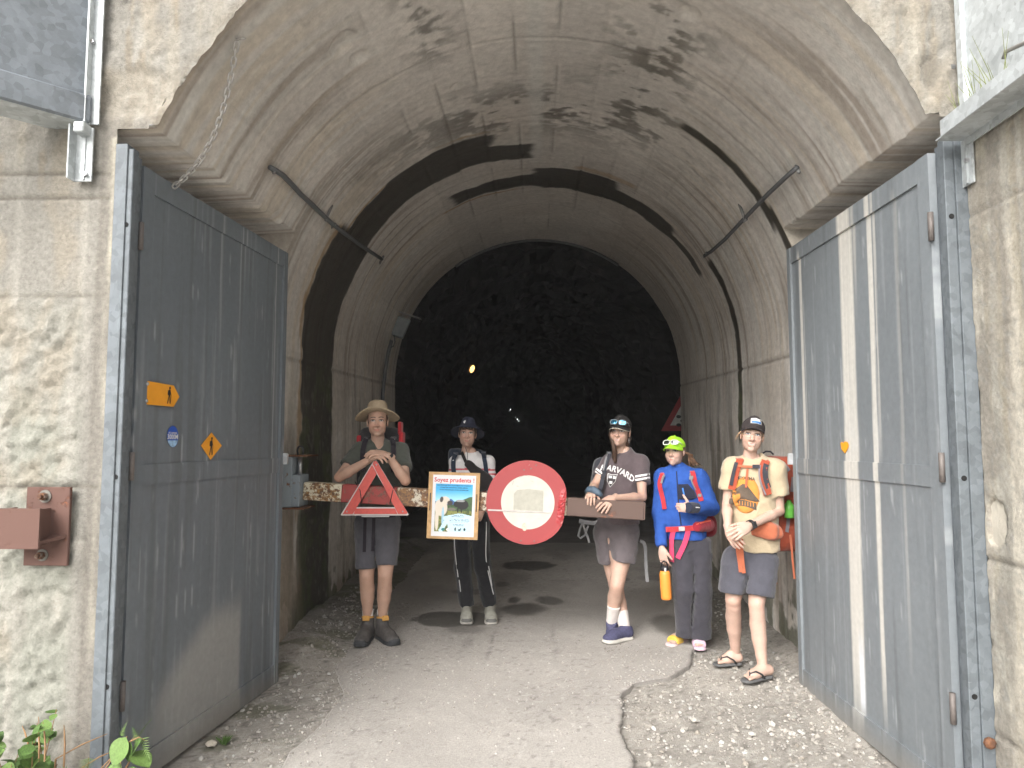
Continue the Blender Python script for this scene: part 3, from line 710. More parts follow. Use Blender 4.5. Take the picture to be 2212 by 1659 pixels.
def sign_plate(gt, name, label, cat, pix, mat, th=.004, off=.004):
    f, n = flat_on(gt, off); pts = [f(*q) for q in pix]; c = sum(pts, V(0, 0, 0))/len(pts)
    t = thing(name, label, cat, c); mb = MB(); mb.prism(pts, n*th); mb.build('plate', mat, t); return t, f, n, c
def hiker(t, gt, cx, cy, h, off):
    f, n = flat_on(gt, off); c = f(cx, cy); top = f(cx, cy-h/2); bot = f(cx, cy+h/2); H = (top-bot).length; u = gt[3]
    if u.y*1 < 0: u = -u
    for k, poly in enumerate(HIKER):
        mb = MB(); mb.prism([c+u*(x*H*1.05)+V(0, 0, y*H) for x, y in poly], n*.0008); mb.build('hiker_symbol' if k == 0 else 'hiker_symbol', BLK, t)
t, f, n, c = sign_plate(GL, 'hiking_arrow_sign', 'yellow arrow sign with a black hiker bolted to the gate', 'sign', [(308.5, 821.5), (373, 833), (385, 857), (372.5, 878.5), (306.5, 873)], YEL, .006, .006)
hiker(t, GL, 366, 854, 38, .0135)
for q in ((318, 829), (316, 866)):
    p = flat_on(GL, .012)[0](*q); mb = MB(); mb.sphere(p, .009, 8, 5); mb.build('bolt', STEEL, t, True)
t, f, n, c = sign_plate(GL, 'hiking_diamond_sticker', 'yellow diamond sticker with a black hiker on the gate', 'sticker', [(456.5, 934.5), (478.5, 962.5), (454.5, 993.5), (434, 962.5)], YEL, .0015, .004)
hiker(t, GL, 456.5, 964, 40, .0065)
ov = [(373+11.8*math.cos(a), 943+23*math.sin(a)) for a in np.linspace(0, 2*math.pi, 28, False)]
t, f, n, c = sign_plate(GL, 'oval_sticker', 'blue oval summit sticker with white lettering on the gate', 'sticker', ov, M('sticker_blue', S(40, 84, 178), .4, var=.1, bump=0), .0015, .004)
f2, _ = flat_on(GL, .0062)
mb = MB(); mb.prism([f2(373+11.6*math.cos(a), 943+22.6*math.sin(a)) for a in np.linspace(.38, math.pi-.38, 12)], n*.0006); mb.build('snow_band', M('sticker_snow', S(150, 185, 215), .4, var=.35, scale=60, bump=0), t)
def text_on_plane(txt, size, c, ux, uz, n, mat, parent, name='lettering', bold=False, th=.0006):
    vs, fs = textmesh(txt, size, bold); mb = MB(); mb.add([c+ux*v.x+uz*v.y+n*th for v in vs], fs)
    return mb.build(name, mat, parent)
WHT = M('print_white', (.66, .66, .66), .6, var=.05, bump=0)
gu = GL[3]
text_on_plane('3000M', .032, f2(373, 944), gu, V(0, 0, 1), n, WHT, t, bold=True); text_on_plane('101 sommets', .013, f2(373, 935), gu, V(0, 0, 1), n, WHT, t, bold=True)
t, f, n, c = sign_plate(GRT, 'heart_sticker', 'torn yellow heart-shaped sticker remnant on the gate', 'sticker', [(1816, 957), (1819, 954.5), (1822.5, 958), (1824.5, 953.5), (1831, 955), (1833.5, 961), (1832, 968), (1825.5, 979), (1818, 970)], YEL, .0015, .004)

# ---- galvanised guards beside the portal
ZG = GALV('zinc_sheet', (.17, .19, .21), .6, .1); ZL = GALV('zinc_light', (.44, .47, .48), .55, .12)
def guard_left():
    a = V(-1.90, 2.985, 0); d = V(-math.sin(math.radians(43)), -math.cos(math.radians(43)), 0); n = V(d.y, -d.x, 0)*-1
    t = thing('galvanised_guard', 'dark spangled galvanised sheet guard over the rusty bracket', 'guard', (a.x, a.y, 2.8), 'galvanised guards bolted beside the portal')
    R = frame(d, n, V(0, 0, 1)); L = .9
    mb = MB(); mb.box(a+d*(L/2)+V(0, 0, 3.6), (L/2, .004, .72), R); mb.build('sheet', ZG, t)
    mb = MB(); mb.box(a+d*(L/2)+V(0, 0, 2.90)+n*.02, (L/2, .022, .06), R, .008); mb.build('lower_lip', ZG, t)
    mb = MB(); mb.box(a+d*(L/2)+V(0, 0, 2.842)-n*.055, (L/2, .085, .004), R); mb.build('bottom_flange', ZL, t)
    mb = MB(); mb.box((-1.868, 2.972, 3.62), (.022, .004, .78)); mb.box((-1.889, 2.955, 3.62), (.004, .02, .78)); mb.build('corner_angle', ZL, t)
    for px, py in ((201, 92), (192, 234)):
        p = at(px, py, 2.965); mb = MB(); mb.tube([p, p+V(0, -.014, 0)], .010, 6); mb.sphere(p+V(0, -.014, 0), .006, 6, 4); mb.build('bolt', STEEL, t)
    b = thing('angle_bracket', 'short galvanised angle bracket under the dark spangled guard', 'bracket', (-1.95, 2.98, 2.6))
    c0 = at(182, 335, 2.97)
    mb = MB(); mb.box((c0.x, 2.968, c0.z), (.038, .004, .115)); mb.box((c0.x-.036, 2.945, c0.z), (.003, .028, .115)); mb.box((c0.x+.006, 2.964, c0.z), (.004, .006, .11)); mb.build('angle_plate', ZL, b)
    p = at(186, 377, 2.96); mb = MB(); mb.tube([p, p+V(0, -.014, 0)], .010, 6); mb.build('bolt', STEEL, b)
    mb = MB(); mb.box((c0.x+.006, 2.94, c0.z+.10), (.022, .03, .022), bev=.004); mb.build('clip', ZL, b)
def guard_right():
    t = thing('galvanised_guard', 'pale galvanised sheet guard with grass on its ledge', 'guard', (1.74, 2.8, 2.8), 'galvanised guards bolted beside the portal')
    zl = at(2012, 300, 2.96).z
    x0 = 1.735
    mb = MB(); mb.box((x0, 2.2, zl+.75), (.004, .77, .78)); mb.build('sheet', ZL, t)
    mb = MB(); mb.box((x0-.012, 2.945, zl+.77), (.010, .020, .76), bev=.002); mb.build('corner_angle', ZL, t)
    mb = MB(); mb.prism([V(1.625, 2.985, zl), V(1.738, 2.985, zl), V(1.738, 1.4, zl), V(1.625, 1.4, zl)], V(0, 0, .005)); mb.build('ledge', ZL, t)
    mb = MB(); mb.box((1.624, 2.17, zl+.032), (.0035, .77, .034), bev=.002); mb.build('ledge_lip', ZL, t)
    p = atx(2062, 145, 1.722); mb = MB(); mb.tube([p, p+V(-.016, 0, 0)], .010, 6); mb.build('bolt', STEEL, t)
    mb = MB(); q = [atx(2168, 128, 1.69), atx(2172, 112, 1.69), atx(2215, 92, 1.69), atx(2260, 70, 1.69)]; mb.tube(q, .008, 6); mb.build('handle_rod', M('rod_steel', (.3, .29, .27), .6, .4), t, True)
    g = thing('grass_tuft', 'thin dry grass tuft growing on the pale guard ledge', 'grass', (1.68, 2.75, zl+.005))
    mb = MB(); mg = M('dry_grass', (.22, .25, .09), .8, var=.4, scale=60, bump=0)
    for k in range(26):
        y = random.uniform(2.62, 2.9); x = random.uniform(1.655, 1.70); h = random.uniform(.08, .26); b = V(x, y, zl+.005); l = V(random.gauss(-.03, .03), random.gauss(-.02, .05), 0)
        mb.tube([b, b+V(0, 0, h*.5)+l*.35, b+V(0, 0, h)+l], [.0016, .0013, .0005], 4)
    mb.build('blades', mg, g)
    b = thing('angle_bracket', 'short galvanised angle bracket under the pale guard', 'bracket', (1.74, 2.9, 2.6))
    c0 = atx(2086, 348, 1.742); mb = MB(); mb.box((1.740, c0.y, c0.z), (.004, .055, .105)); mb.box((1.734, c0.y-.02, c0.z), (.006, .006, .10)); mb.box((1.72, c0.y+.054, c0.z), (.022, .003, .105)); mb.build('angle_plate', ZL, b)
    p = atx(2093, 346, 1.738); mb = MB(); mb.tube([p, p+V(-.016, 0, 0)], .010, 6); mb.build('bolt', STEEL, b)
guard_left(); guard_right()

# ---- rusty bracket on the left wall
RB = RUST('rusty_bracket', (.12, .062, .048), .35, (.07, .035, .028), (.24, .085, .04), 14)
def wall_bracket():
    t = thing('rusty_wall_bracket', 'heavy rust-brown steel bracket bolted to the left wall', 'bracket', (-2.0, 2.97, 1.2))
    a, b = at(60, 1052, 2.972), at(146, 1222, 2.972); cx, cz = (a.x+b.x)/2, (a.z+b.z)/2
    mb = MB(); mb.box((cx, 2.975, cz), ((b.x-a.x)/2, .008, (a.z-b.z)/2), bev=.002); mb.build('wall_plate', RB, t)
    p, q = at(-40, 1098, 2.86), at(84, 1186, 2.86); mx, mz = (p.x+q.x)/2, (p.z+q.z)/2; hx, hz = (q.x-p.x)/2, (p.z-q.z)/2
    mb = MB(); mb.box((mx, 2.86, mz), (hx, .006, hz)); mb.build('front_plate', RB, t)
    mb = MB(); mb.box((mx-.05, 2.912, mz), (.006, .046, hz-.004)); mb.build('web_plate', RB, t)
    mb = MB(); mb.box((q.x-.03, 2.912, mz), (.006, .046, hz-.006)); mb.build('web_plate', RB, t)
    mb = MB(); mb.prism([V(q.x-.02, 2.866, mz-hz+.012), V(b.x-.006, 2.966, mz-hz+.03), V(q.x-.02, 2.966, mz-hz+.03)], V(0, 0, .012)); mb.build('gusset', RB, t)
    for px, py, r in ((98, 1072, .026), (92, 1199, .024)):
        p = at(px, py, 2.966); mb = MB(); mb.tube([p, p+V(0, -.004, 0)], r, 16); mb.build('washer', M('washer_zinc', (.2, .19, .17), .6, .4), t)
        mb = MB(); mb.tube([p+V(0, -.004, 0), p+V(0, -.026, 0)], r*.62, 6); mb.tube([p+V(0, -.026, 0), p+V(0, -.04, 0)], r*.34, 8); mb.build('nut', RUST('nut_rust', (.2, .15, .12), .5), t)
wall_bracket()

# ---- barrier: wall housing, beam in painted sections
BY = 5.20
def barrier():
    t = thing('barrier', 'rusty red and white barrier beam hinged in a blue-grey wall housing', 'barrier', (-1.7, BY, .06))
    hm = RUST('housing_paint', (.25, .29, .32), .33, (.10, .045, .025), (.22, .10, .05), 16)
    zt, zb = at(640, 984, BY).z, at(640, 1095, BY).z
    mb = MB(); mb.box((-1.735, BY-.02, (zt+zb)/2), (.05, .11, (zt-zb)/2-.006), bev=.004); mb.build('housing', hm, t)
    mb = MB(); mb.box((-1.66, BY-.02, (zt+zb)/2-.06), (.028, .10, (zt-zb)/2-.07), bev=.004); mb.build('hinge_box', hm, t)
    rm = RUST('plate_rust', (.25, .16, .12), .7)
    mb = MB(); mb.box((-1.69, BY-.02, zt), (.115, .13, .006)); mb.build('top_plate', rm, t)
    mb = MB(); mb.box((-1.70, BY-.02, zb), (.11, .13, .006)); mb.build('bottom_plate', rm, t)
    mb = MB(); mb.tube([V(-1.655, BY-.05, zt-.14), V(-1.655, BY-.05, zt-.005)], .016, 10); mb.build('pivot_pin', STEEL, t, True)
    mb = MB(); pts = [V(-1.655+.022*math.cos(a), BY-.05, zt+.035+.03*math.sin(a)) for a in np.linspace(-.6, math.pi+.6, 12)]; mb.tube([V(-1.637, BY-.05, zt)]+pts+[V(-1.673, BY-.05, zt)], .007, 6); mb.build('shackle', M('dark_steel', (.05, .05, .055), .5, .6), t, True)
    A, B = at(658, 1059.5, BY), at(1389, 1103, BY); d = (B-A).normalized(); n = V(0, -1, 0); up = d.cross(n)*-1 if d.cross(n).z < 0 else d.cross(n); R = frame(d, V(0, 1, 0), up); L = (B-A).length
    cuts = [660, 743, 862, 1060, 1226, 1389]
    mats = [RUST('beam_white', (.60, .55, .42), .46, (.08, .04, .028), (.36, .19, .06), 34), RUST('beam_red', (.30, .055, .05), .42, (.13, .075, .062), (.25, .10, .07), 22), RUST('beam_white_b', (.58, .53, .43), .54, (.10, .062, .05), (.34, .18, .07), 30), RUST('beam_brown', (.115, .075, .062), .25, (.12, .07, .055), (.3, .12, .07), 22)]
    mats = [mats[0], mats[1], mats[2], mats[0], mats[3]]
    fr = lambda px: (px-658)/(1389-658)*L
    for k in range(5):
        a0, a1 = fr(cuts[k]), fr(cuts[k+1]); mb = MB(); mb.box(A+d*((a0+a1)/2), ((a1-a0)/2, .06, .0615), R, .006); mb.build('beam_section', mats[k], t)
    mb = MB(); mb.box(A+d*(L+.003), (.004, .057, .058), R); mb.build('end_cap', mats[4], t)
    return A, d, up, L
BA, BD, BU, BL = barrier()
FRONT = BY-.062           # front face of the beam

# ---- warning triangle tied to the beam
def triangle():
    Y = FRONT-.022; t = thing('warning_triangle', 'red reflective warning triangle tied onto the barrier beam', 'triangle', at(810, 1060, Y))
    def rnd(pts, r, k=5):
        out = []
        n = len(pts)
        for i in range(n):
            p, a, b = pts[i], pts[i-1], pts[(i+1) % n]; da, db = (a-p).normalized(), (b-p).normalized()
            for j in range(k):
                s = j/(k-1); q = (p+da*r)*(1-s)**2 + p*2*s*(1-s) + (p+db*r)*s*s; out.append(q)
        return out
    O = [at(*q, Y) for q in ((810.5, 990), (735, 1113.5), (884, 1113.5))]; I = [at(*q, Y) for q in ((812, 1021), (766, 1095.5), (855, 1095.5))]
    mb = MB(); mb.ring(rnd(O, .014), rnd(I, .002), V(0, .008, 0)); mb.build('edge_frame', M('triangle_edge', (.5, .48, .47), .5, var=.1), t)
    rm = M('reflector_red', (.50, .065, .05), .35, var=.1, scale=50, bump=.0006, bscale=400, spec=.6)
    bars = [[(740, 1110.5), (762, 1110.5), (814, 1023), (803.5, 1004)], [(804.5, 1002), (808, 995.5), (813, 995.5), (880, 1107), (878, 1110.5), (860, 1110.5), (806, 1005)], [(768, 1098.5), (853, 1098.5), (858.5, 1110.5), (764, 1110.5)]]
    for b in bars:
        mb = MB(); mb.prism([at(*q, Y-.004) for q in b], V(0, .004, 0)); mb.build('reflector_bar', rm, t)
    for q in ((813, 1004), (749.5, 1105), (870, 1105)):
        mb = MB(); mb.sphere(at(*q, Y-.005), .006, 8, 5); mb.build('rivet', STEEL, t, True)
    for a, b, c in (((767, 1041), (778, 1060), (781, 1086)), ((852, 1045), (848, 1062), (842, 1088))):
        mb = MB(); p = [at(*a, FRONT+.03), at(*a, FRONT-.004), at(*b, Y-.007), at(*c, Y-.004), at(*c, FRONT+.03)]; mb.tube(p, .003, 6); mb.build('cable_tie', M('tie_black', (.02, .02, .02), .5, bump=0), t, True)
    mb = MB(); mb.box(at(811, 1115.5, Y+.01), (.095, .006, .004)); mb.build('stand_bar', M('bar_zinc', (.4, .4, .4), .5, .4), t)
triangle()

# ---- poster board
def poster():
    Y = FRONT-.012; c = [at(*q, Y) for q in ((927.8, 1018.6), (1037.7, 1022), (1031.5, 1165.8), (922, 1162))]
    t = thing('poster_board', 'wooden board with a guard-dog notice hung on the barrier', 'poster', sum(c, V(0, 0, 0))/4)
    ex = V(0, -.018, 0); mb = MB(); mb.prism(c, ex); mb.build('wood_board', M('pine_board', (.44, .275, .13), .7, var=.25, scale=20, bump=.001), t)
    q = lambda u, v, o: (c[0]*(1-u)+c[1]*u)*(1-v)+(c[3]*(1-u)+c[2]*u)*v+V(0, -.018-o, 0)
    mb = MB(); mb.prism([q(.085, .042, 0), q(.925, .042, 0), q(.925, .962, 0), q(.085, .962, 0)], V(0, -.0015, 0)); mb.build('paper', M('paper_white', (.60, .60, .62), .5, var=.03, bump=0), t)
    # printed picture: sky, hills, pale dog, dark cow, cloud with small print
    nu, nv = 90, 110; U, W = np.meshgrid(np.linspace(0, 1, nu), np.linspace(0, 1, nv))
    P = np.empty(U.shape+(3,), np.float32); P[:] = S(70, 165, 215); P = mixc(P, S(165, 215, 235), sst(.1, .42, W))
    n1 = fbm(U*6, W*6, 0, 701); n2 = fbm(U*22, W*22, 0, 702)
    P = mixc(P, S(60, 95, 150), sst(0, .01, W-(.36-.06*np.exp(-((U-.42)/.08)**2)+.02*n1)))
    P = mixc(P, S(70, 95, 62), sst(0, .01, W-(.42-.18*sst(.4, 1, U)+.03*n1))); P = mixc(P, S(128, 132, 72), sst(0, .02, W-(.53+.05*n1))*sst(.3, .5, n1+.15)); P = mixc(P, S(50, 68, 40), .7*sst(.45, .62, n2)*sst(.3, .5, W)*sst(.55, .3, np.abs(U-.6)*.6))
    def E(cx, cy, rx, ry, col, rot=0.0, a=1.0):
        nonlocal P
        dx, dy = U-cx, (W-cy); ca, sa = math.cos(rot), math.sin(rot); m = np.hypot((dx*ca+dy*sa)/rx, (dy*ca-dx*sa)/ry); P = mixc(P, col, a*sst(1.06, .94, m))
    BK, DG = S(38, 36, 38), S(206, 196, 182)
    E(.74, .43, .16, .105, BK); E(.57, .42, .07, .06, BK); E(.68, .35, .12, .025, S(150, 150, 150)); E(.62, .54, .02, .06, BK); E(.72, .54, .02, .06, BK)
    E(.16, .50, .17, .18, DG, -.5); E(.06, .72, .05, .26, DG); E(.22, .70, .035, .22, S(150, 185, 205)); E(.26, .35, .13, .085, DG); E(.17, .33, .045, .06, S(70, 66, 64), .3); E(.40, .40, .075, .05, S(64, 60, 60)); E(.45, .53, .12, .03, S(110, 105, 98))
    for k in range(9):
        a = k/8; E(.32+.66*a, .66+.10*math.cos(a*math.pi*1.0+.2)*0+.11*abs(a-.55), .09, .05, S(188, 222, 238))
    P = mixc(P, S(188, 222, 238), sst(0, .01, W-.70)*sst(.0, .01, U-.36+.1*sst(.7, .95, 1.6-W)))
    for k in range(7): E(.36-.03*k, .72+.042*k, .06, .04, S(188, 222, 238))
    for (vy, x0, x1) in ((.655, .5, .8), (.685, .45, .82), (.74, .42, .92), (.765, .4, .95), (.80, .42, .9), (.85, .5, .8), (.87, .5, .8)):
        m = (np.abs(W-vy) < .007)*(U > x0)*(U < x1)*(vn(U*60, W*90, 0, 703) > .35); P = mixc(P, S(92, 96, 112), .8*m.astype(np.float32))
    E(.24, .955, .05, .03, S(40, 120, 120)); E(.36, .955, .035, .025, S(225, 225, 220)); E(.57, .945, .022, .045, S(32, 40, 40)); E(.68, .96, .04, .018, S(32, 40, 40)); E(.72, .935, .015, .018, S(32, 40, 40)); E(.82, .945, .03, .03, S(32, 40, 40), .7)
    pts = np.array([[tuple(q(.145+.725*u, .175+.715*w, .0022)) for u in np.linspace(0, 1, nu)] for w in np.linspace(0, 1, nv)])
    npmesh('printed_picture', pts.reshape(-1, 3), gridfaces(nv, nu), MA('poster_print', .5, .03, 30, 0, spec=.4), t, False, col=P.reshape(-1, 3))
    ux = (c[1]-c[0]).normalized(); uz = (c[0]-c[3]).normalized(); n = V(0, -1, 0)
    text_on_plane('Soyez prudents !', .041, q(.505, .118, .0016), ux, uz, n, M('print_red', S(186, 40, 48), .6, bump=0), t, bold=True)
    bl = M('print_ink', S(40, 52, 70), .6, bump=0)
    for k, (tx, sz) in enumerate((('Les chiens gardent et protègent les troupeaux', .0125), ('si vous les rencontrez, restez calmes,', .0125), ('ne les menacez pas, ne les caressez pas', .0125))):
        text_on_plane(tx, sz, q(.505, .195+.034*k, .003), ux, uz, n, bl, t, bold=True)
    for u in (.045, .955):
        mb = MB(); mb.box(q(u, .45, .002), (.003, .001, .06), frame(ux, V(0, 1, 0), uz)); mb.build('slot', BLK, t)
poster()

# ---- round prohibition sign
def round_sign():
    Y = FRONT-.014; C = at(1140, 1085, Y); t = thing('round_road_sign', 'battered round red and white no-vehicles sign on the barrier', 'sign', C)
    N = 72; R0 = (at(1228, 1085, Y)-at(1053, 1085, Y)).length/2*1.03; ux, uz = V(1, 0, 0), V(0, 0, 1)
    def rad(a):
        r = R0
        da = math.atan2(math.sin(a+.12), math.cos(a+.12)); w = math.exp(-(da/.42)**2); r -= w*.030; r += w*.005*math.sin(a*60)*.6
        return r
    def out(off, inset=0):
        pts = []
        for k in range(N):
            a = 2*math.pi*k/N; r = rad(a)-inset; da = math.atan2(math.sin(a+.1), math.cos(a+.1)); pts.append(C+ux*math.cos(a)*r+uz*math.sin(a)*r+V(0, off, 0))
        return pts
    ri = R0*.655
    inn = lambda off, r: [C+ux*math.cos(2*math.pi*k/N)*r+uz*math.sin(2*math.pi*k/N)*r+V(0, off, 0) for k in range(N)]
    mb = MB(); mb.ring(out(0), inn(0, ri-.004), V(0, -.003, 0)); mb.build('red_ring', RUST('sign_red', (.33, .05, .052), .16, (.45, .30, .28), (.36, .10, .09), 26, .5), t)
    mb = MB(); mb.prism(inn(.0005, ri), V(0, -.003, 0)); mb.build('white_disc', M('sign_white', (.52, .51, .455), .55, var=.08, scale=12, bump=.0004), t)
    # crumpled rim on the right
    mb = MB(); vs, fs = [], []; K = 26
    for k in range(K+1):
        a = -.62+.98*k/K; r = rad(a)
        for j in range(6): 
            rr = r-.048+.0098*j; vs.append(C+ux*math.cos(a)*rr+uz*math.sin(a)*rr+V(0, -.004-.016*math.sin(math.pi*j/5)*math.sin(math.pi*k/K)*random.uniform(.3, 1.0), 0))
    for k in range(K):
        for j in range(5): i = k*6+j; fs.append((i, i+1, i+7, i+6))
    mb.add(vs, fs); mb.build('crumpled_rim', RUST('rim_red', (.36, .04, .045), .30, (.6, .5, .48), (.4, .08, .08), 40, .35), t)
    mb = MB(); mb.prism([at(*q, Y-.0035) for q in ((1117, 1058.5), (1141, 1056), (1174, 1060), (1173, 1106), (1109, 1102), (1110, 1067))], V(0, -.0008, 0)); mb.build('label_residue', M('residue', (.40, .39, .335), .8, var=.1, scale=25, bump=.0005), t)
    mb = MB(); mb.prism([at(*q, Y-.0042) for q in ((1054, 1100), (1112, 1102), (1190, 1106.5), (1190, 1108.5), (1112, 1105), (1054, 1103.5))], V(0, -.004, 0)); mb.build('seam_strip', M('seam_zinc', (.52, .48, .46), .5, .2), t)
    for k, q in enumerate(((1132, 1015), (1147, 1012), (1125, 1168), (1154, 1169), (1158, 1005))):
        p = at(*q, Y-.003); mb = MB(); mb.tube([p, p+V(0, -.003, 0)], .0055, 8); mb.build('rivet', M('rivet_dark', (.16, .15, .13), .5, .5), t)
    mb = MB(); mb.sphere(at(1133, 1138, Y-.0032), (.018, .0008, .028), 12, 6); mb.build('stain_mark', M('stain_tan', (.5, .47, .38), .8, var=.25, scale=60, bump=0), t)
    for q, w, h in (((1125, 1030), .03, .002), ((1138, 1028), .04, .0015), ((1108, 1043), .002, .03), ((1150, 1040), .03, .0012), ((1118, 1050), .015, .003)):
        mb = MB(); mb.box(at(*q, Y-.0036), (w/2, .0004, h/2), Matrix.Rotation(random.uniform(-.4, .4), 3, 'Y')); mb.build('scratch_mark', M('scratch_grey', (.25, .24, .22), .8, bump=0), t)
round_sign()

# ---- chain, cables, pipes
def chain():
    a = onvault(512, 92, .03); b = at(352, 372, 3.34); b.x = -1.70; b.z = 2.70
    c0 = onvault(520, 84, 0.0)
    t = thing('chain', 'steel chain hanging from an eye bolt on the vault', 'chain', a)
    dm = M('chain_steel', (.48, .46, .44), .5, .5, bump=0)
    ax = (onvault(520, 84, .5)-c0).normalized()
    mb = MB(); mb.tube([c0+ax*-.01, c0+ax*.03], .006, 8); cc = c0+ax*.048; s1 = ax; s2 = V(1, 0, 0)
    mb.tube([cc+(s1*math.cos(q)+s2*math.sin(q))*.02 for q in np.linspace(0, 2*math.pi, 17)], .005, 6, False); mb.build('eye_bolt', dm, t, True)
    n = 24; pts = []
    for k in range(n+1):
        f_ = k/n; p = a.lerp(b, f_); p.z -= .10*math.sin(math.pi*f_)*(.5+f_*.5); p.x += .05*math.sin(math.pi*f_); pts.append(p)
    me = None
    for k in range(n):
        p, q = pts[k], pts[k+1]; d = (q-p).normalized(); L = (q-p).length*.64; o1 = d.orthogonal().normalized(); o1 = Matrix.Rotation(k*math.pi/2+.4, 3, d) @ o1
        if me is None:
            mb = MB(); h, r = L*.62, .0095; pl = [V(r*math.cos(x), 0, h+r*math.sin(x)) for x in np.linspace(0, math.pi, 6)]+[V(r*math.cos(x), 0, -h+r*math.sin(x)) for x in np.linspace(math.pi, 2*math.pi, 6)]; pl.append(pl[0])
            mb.tube(pl, .0045, 6, False); ob = mb.build('chain_link', dm, None, True); ob.parent = t; me = ob.data
        else: ob = link(bpy.data.objects.new('chain_link', me), t)
        w = d.cross(o1); ob.matrix_local = Matrix.Translation((p+q)/2-t.location) @ frame(o1, w, d).to_4x4()
chain()
def vpipe(name, label, cat, pix, r, mat, clamps, inset=.035):
    P = [onvault(*q, inset) for q in pix]; t = thing(name, label, cat, P[0]); mb = MB(); mb.tube(P, r, 8); mb.build('tube', mat, t, True)
    for (a, b) in clamps:
        p, q = onvault(*a, -.005), onvault(*b, .045); mb = MB(); mb.tube([p, q], .011, 6); mb.build('clamp', M('clamp_zinc', (.30, .30, .30), .5, .4), t, True)
CB = M('cable_grey', (.12, .125, .13), .55, var=.15)
vpipe('cable_conduit', 'sagging grey cable conduit clamped to the vault above the left gate', 'cable', [(584, 362), (595, 368), (612, 379), (630, 398), (650, 420), (672, 440), (695, 462), (716, 482), (740, 501), (775, 527), (802, 545), (825, 560)], .016, CB, [((586, 358), (592, 374)), ((717, 444), (703, 476)), ((716, 492), (724, 484)), ((820, 570), (828, 554))])
vpipe('steel_rod', 'straight grey steel rod clamped to the vault over the streaked gate', 'pipe', [(1722, 362), (1705, 376), (1660, 418), (1610, 470), (1565, 518), (1535, 544), (1522, 552)], .014, CB, [((1720, 358), (1726, 372)), ((1597, 440), (1608, 472)), ((1596, 484), (1612, 474)), ((1521, 556), (1526, 546))])
mb = MB(); q = [onvault(a, b, .02) for a, b in [(848+ (1166-848)*(1-math.cos(x)), 800-288*math.sin(x)) for x in ()]]
def rim_cable():
    zo = GR*(YE-3); P = [V(math.sin(a)*(VR-.02), YE-.06, VZ+zo+math.cos(a)*(VR-.02)) for a in np.linspace(-.62, .62, 40)]
    t = thing('arch_cable', 'thin dark cable following the inner rim of the concrete arch', 'cable', P[0]); mb = MB(); mb.tube(P, .018, 6); mb.build('cable_run', M('cable_dark', (.09, .09, .095), .5), t, True)
rim_cable()

# ---- switch box, its conduit and the lamps inside the tunnel
def switch_box():
    Y = 8.6; c = [onvault(*q, .05) for q in ((855, 680), (887, 691), (870, 730), (838, 719))]
    c = [at(*q, Y) for q in ((855, 680), (887, 691), (870, 730), (838, 719))]; t = thing('switch_box', 'grey electrical box with a hood fixed inside the arch', 'box', sum(c, V(0, 0, 0))/4)
    mb = MB(); mb.prism(c, V(-.02, .12, 0)); mb.build('housing', M('box_grey', (.19, .21, .22), .5), t)
    cc = sum(c, V(0, 0, 0))/4; mb = MB(); mb.prism([cc+(p-cc)*.9+V(0, -.006, 0) for p in c], V(0, .006, 0)); mb.build('cover', M('box_cover', (.22, .245, .255), .45), t)
    h = [at(*q, Y-.08) for q in ((858, 672), (908, 688))]; mb = MB(); mb.prism([h[0], h[1], h[1]+V(-.02, .25, .02), h[0]+V(-.02, .25, .02)], V(0, 0, .008)); mb.build('hood', M('hood_zinc', (.3, .3, .31), .5, .4), t)
    mb = MB(); mb.tube([at(*q, Y) for q in ((851, 724), (853, 738), (850, 748), (841, 752), (834, 746), (832, 730), (836, 718))], .008, 6); mb.build('cable_loop', CB, t, True)
    p = thing('conduit_pipe', 'dark vertical conduit running down from the switch box', 'pipe', at(820, 870, 8.4)); mb = MB()
    mb.tube([at(*q, 8.4) for q in ((846, 735), (839, 760), (832, 800), (827, 850), (824, 900), (822, 980), (822, 1130))], .022, 8); mb.build('tube', M('conduit_dark', (.10, .105, .11), .4), p, True)
switch_box()
def lamp(px, py, Y, sz, rgb, st, label):
    p = at(px, py, Y); t = thing('tunnel_lamp', label, 'lamp', p, 'lit lamps on the tunnel wall')
    mb = MB(); mb.sphere(p, (sz*.55, sz*.5, sz), 10, 7, Matrix.Rotation(.35, 3, 'Y')); mb.build('lamp_glass', EMIT('lamp_glow', rgb, st), t, True)
    mb = MB(); mb.box(p+V(-sz*.5, sz*.5, sz*.2), (sz*.5, sz*.2, sz*1.1), Matrix.Rotation(.35, 3, 'Y'), sz*.1); mb.build('lamp_base', M('lamp_base', (.1, .1, .1), .5), t)
lamp(1020, 797, 20, .105, (1.0, .55, .16), 1.6, 'single amber bulkhead lamp on the tunnel wall')
for px, py, Y, sz in ((1101, 884, 104, .22), (1108, 895, 158, .20), (1113.5, 901, 220, .24), (1118, 906, 290, .25), (1121, 909.5, 350, .20)):
    lamp(px, py, Y, sz, (.92, .96, 1.0), 3.5, 'small white lamp far down the tunnel')

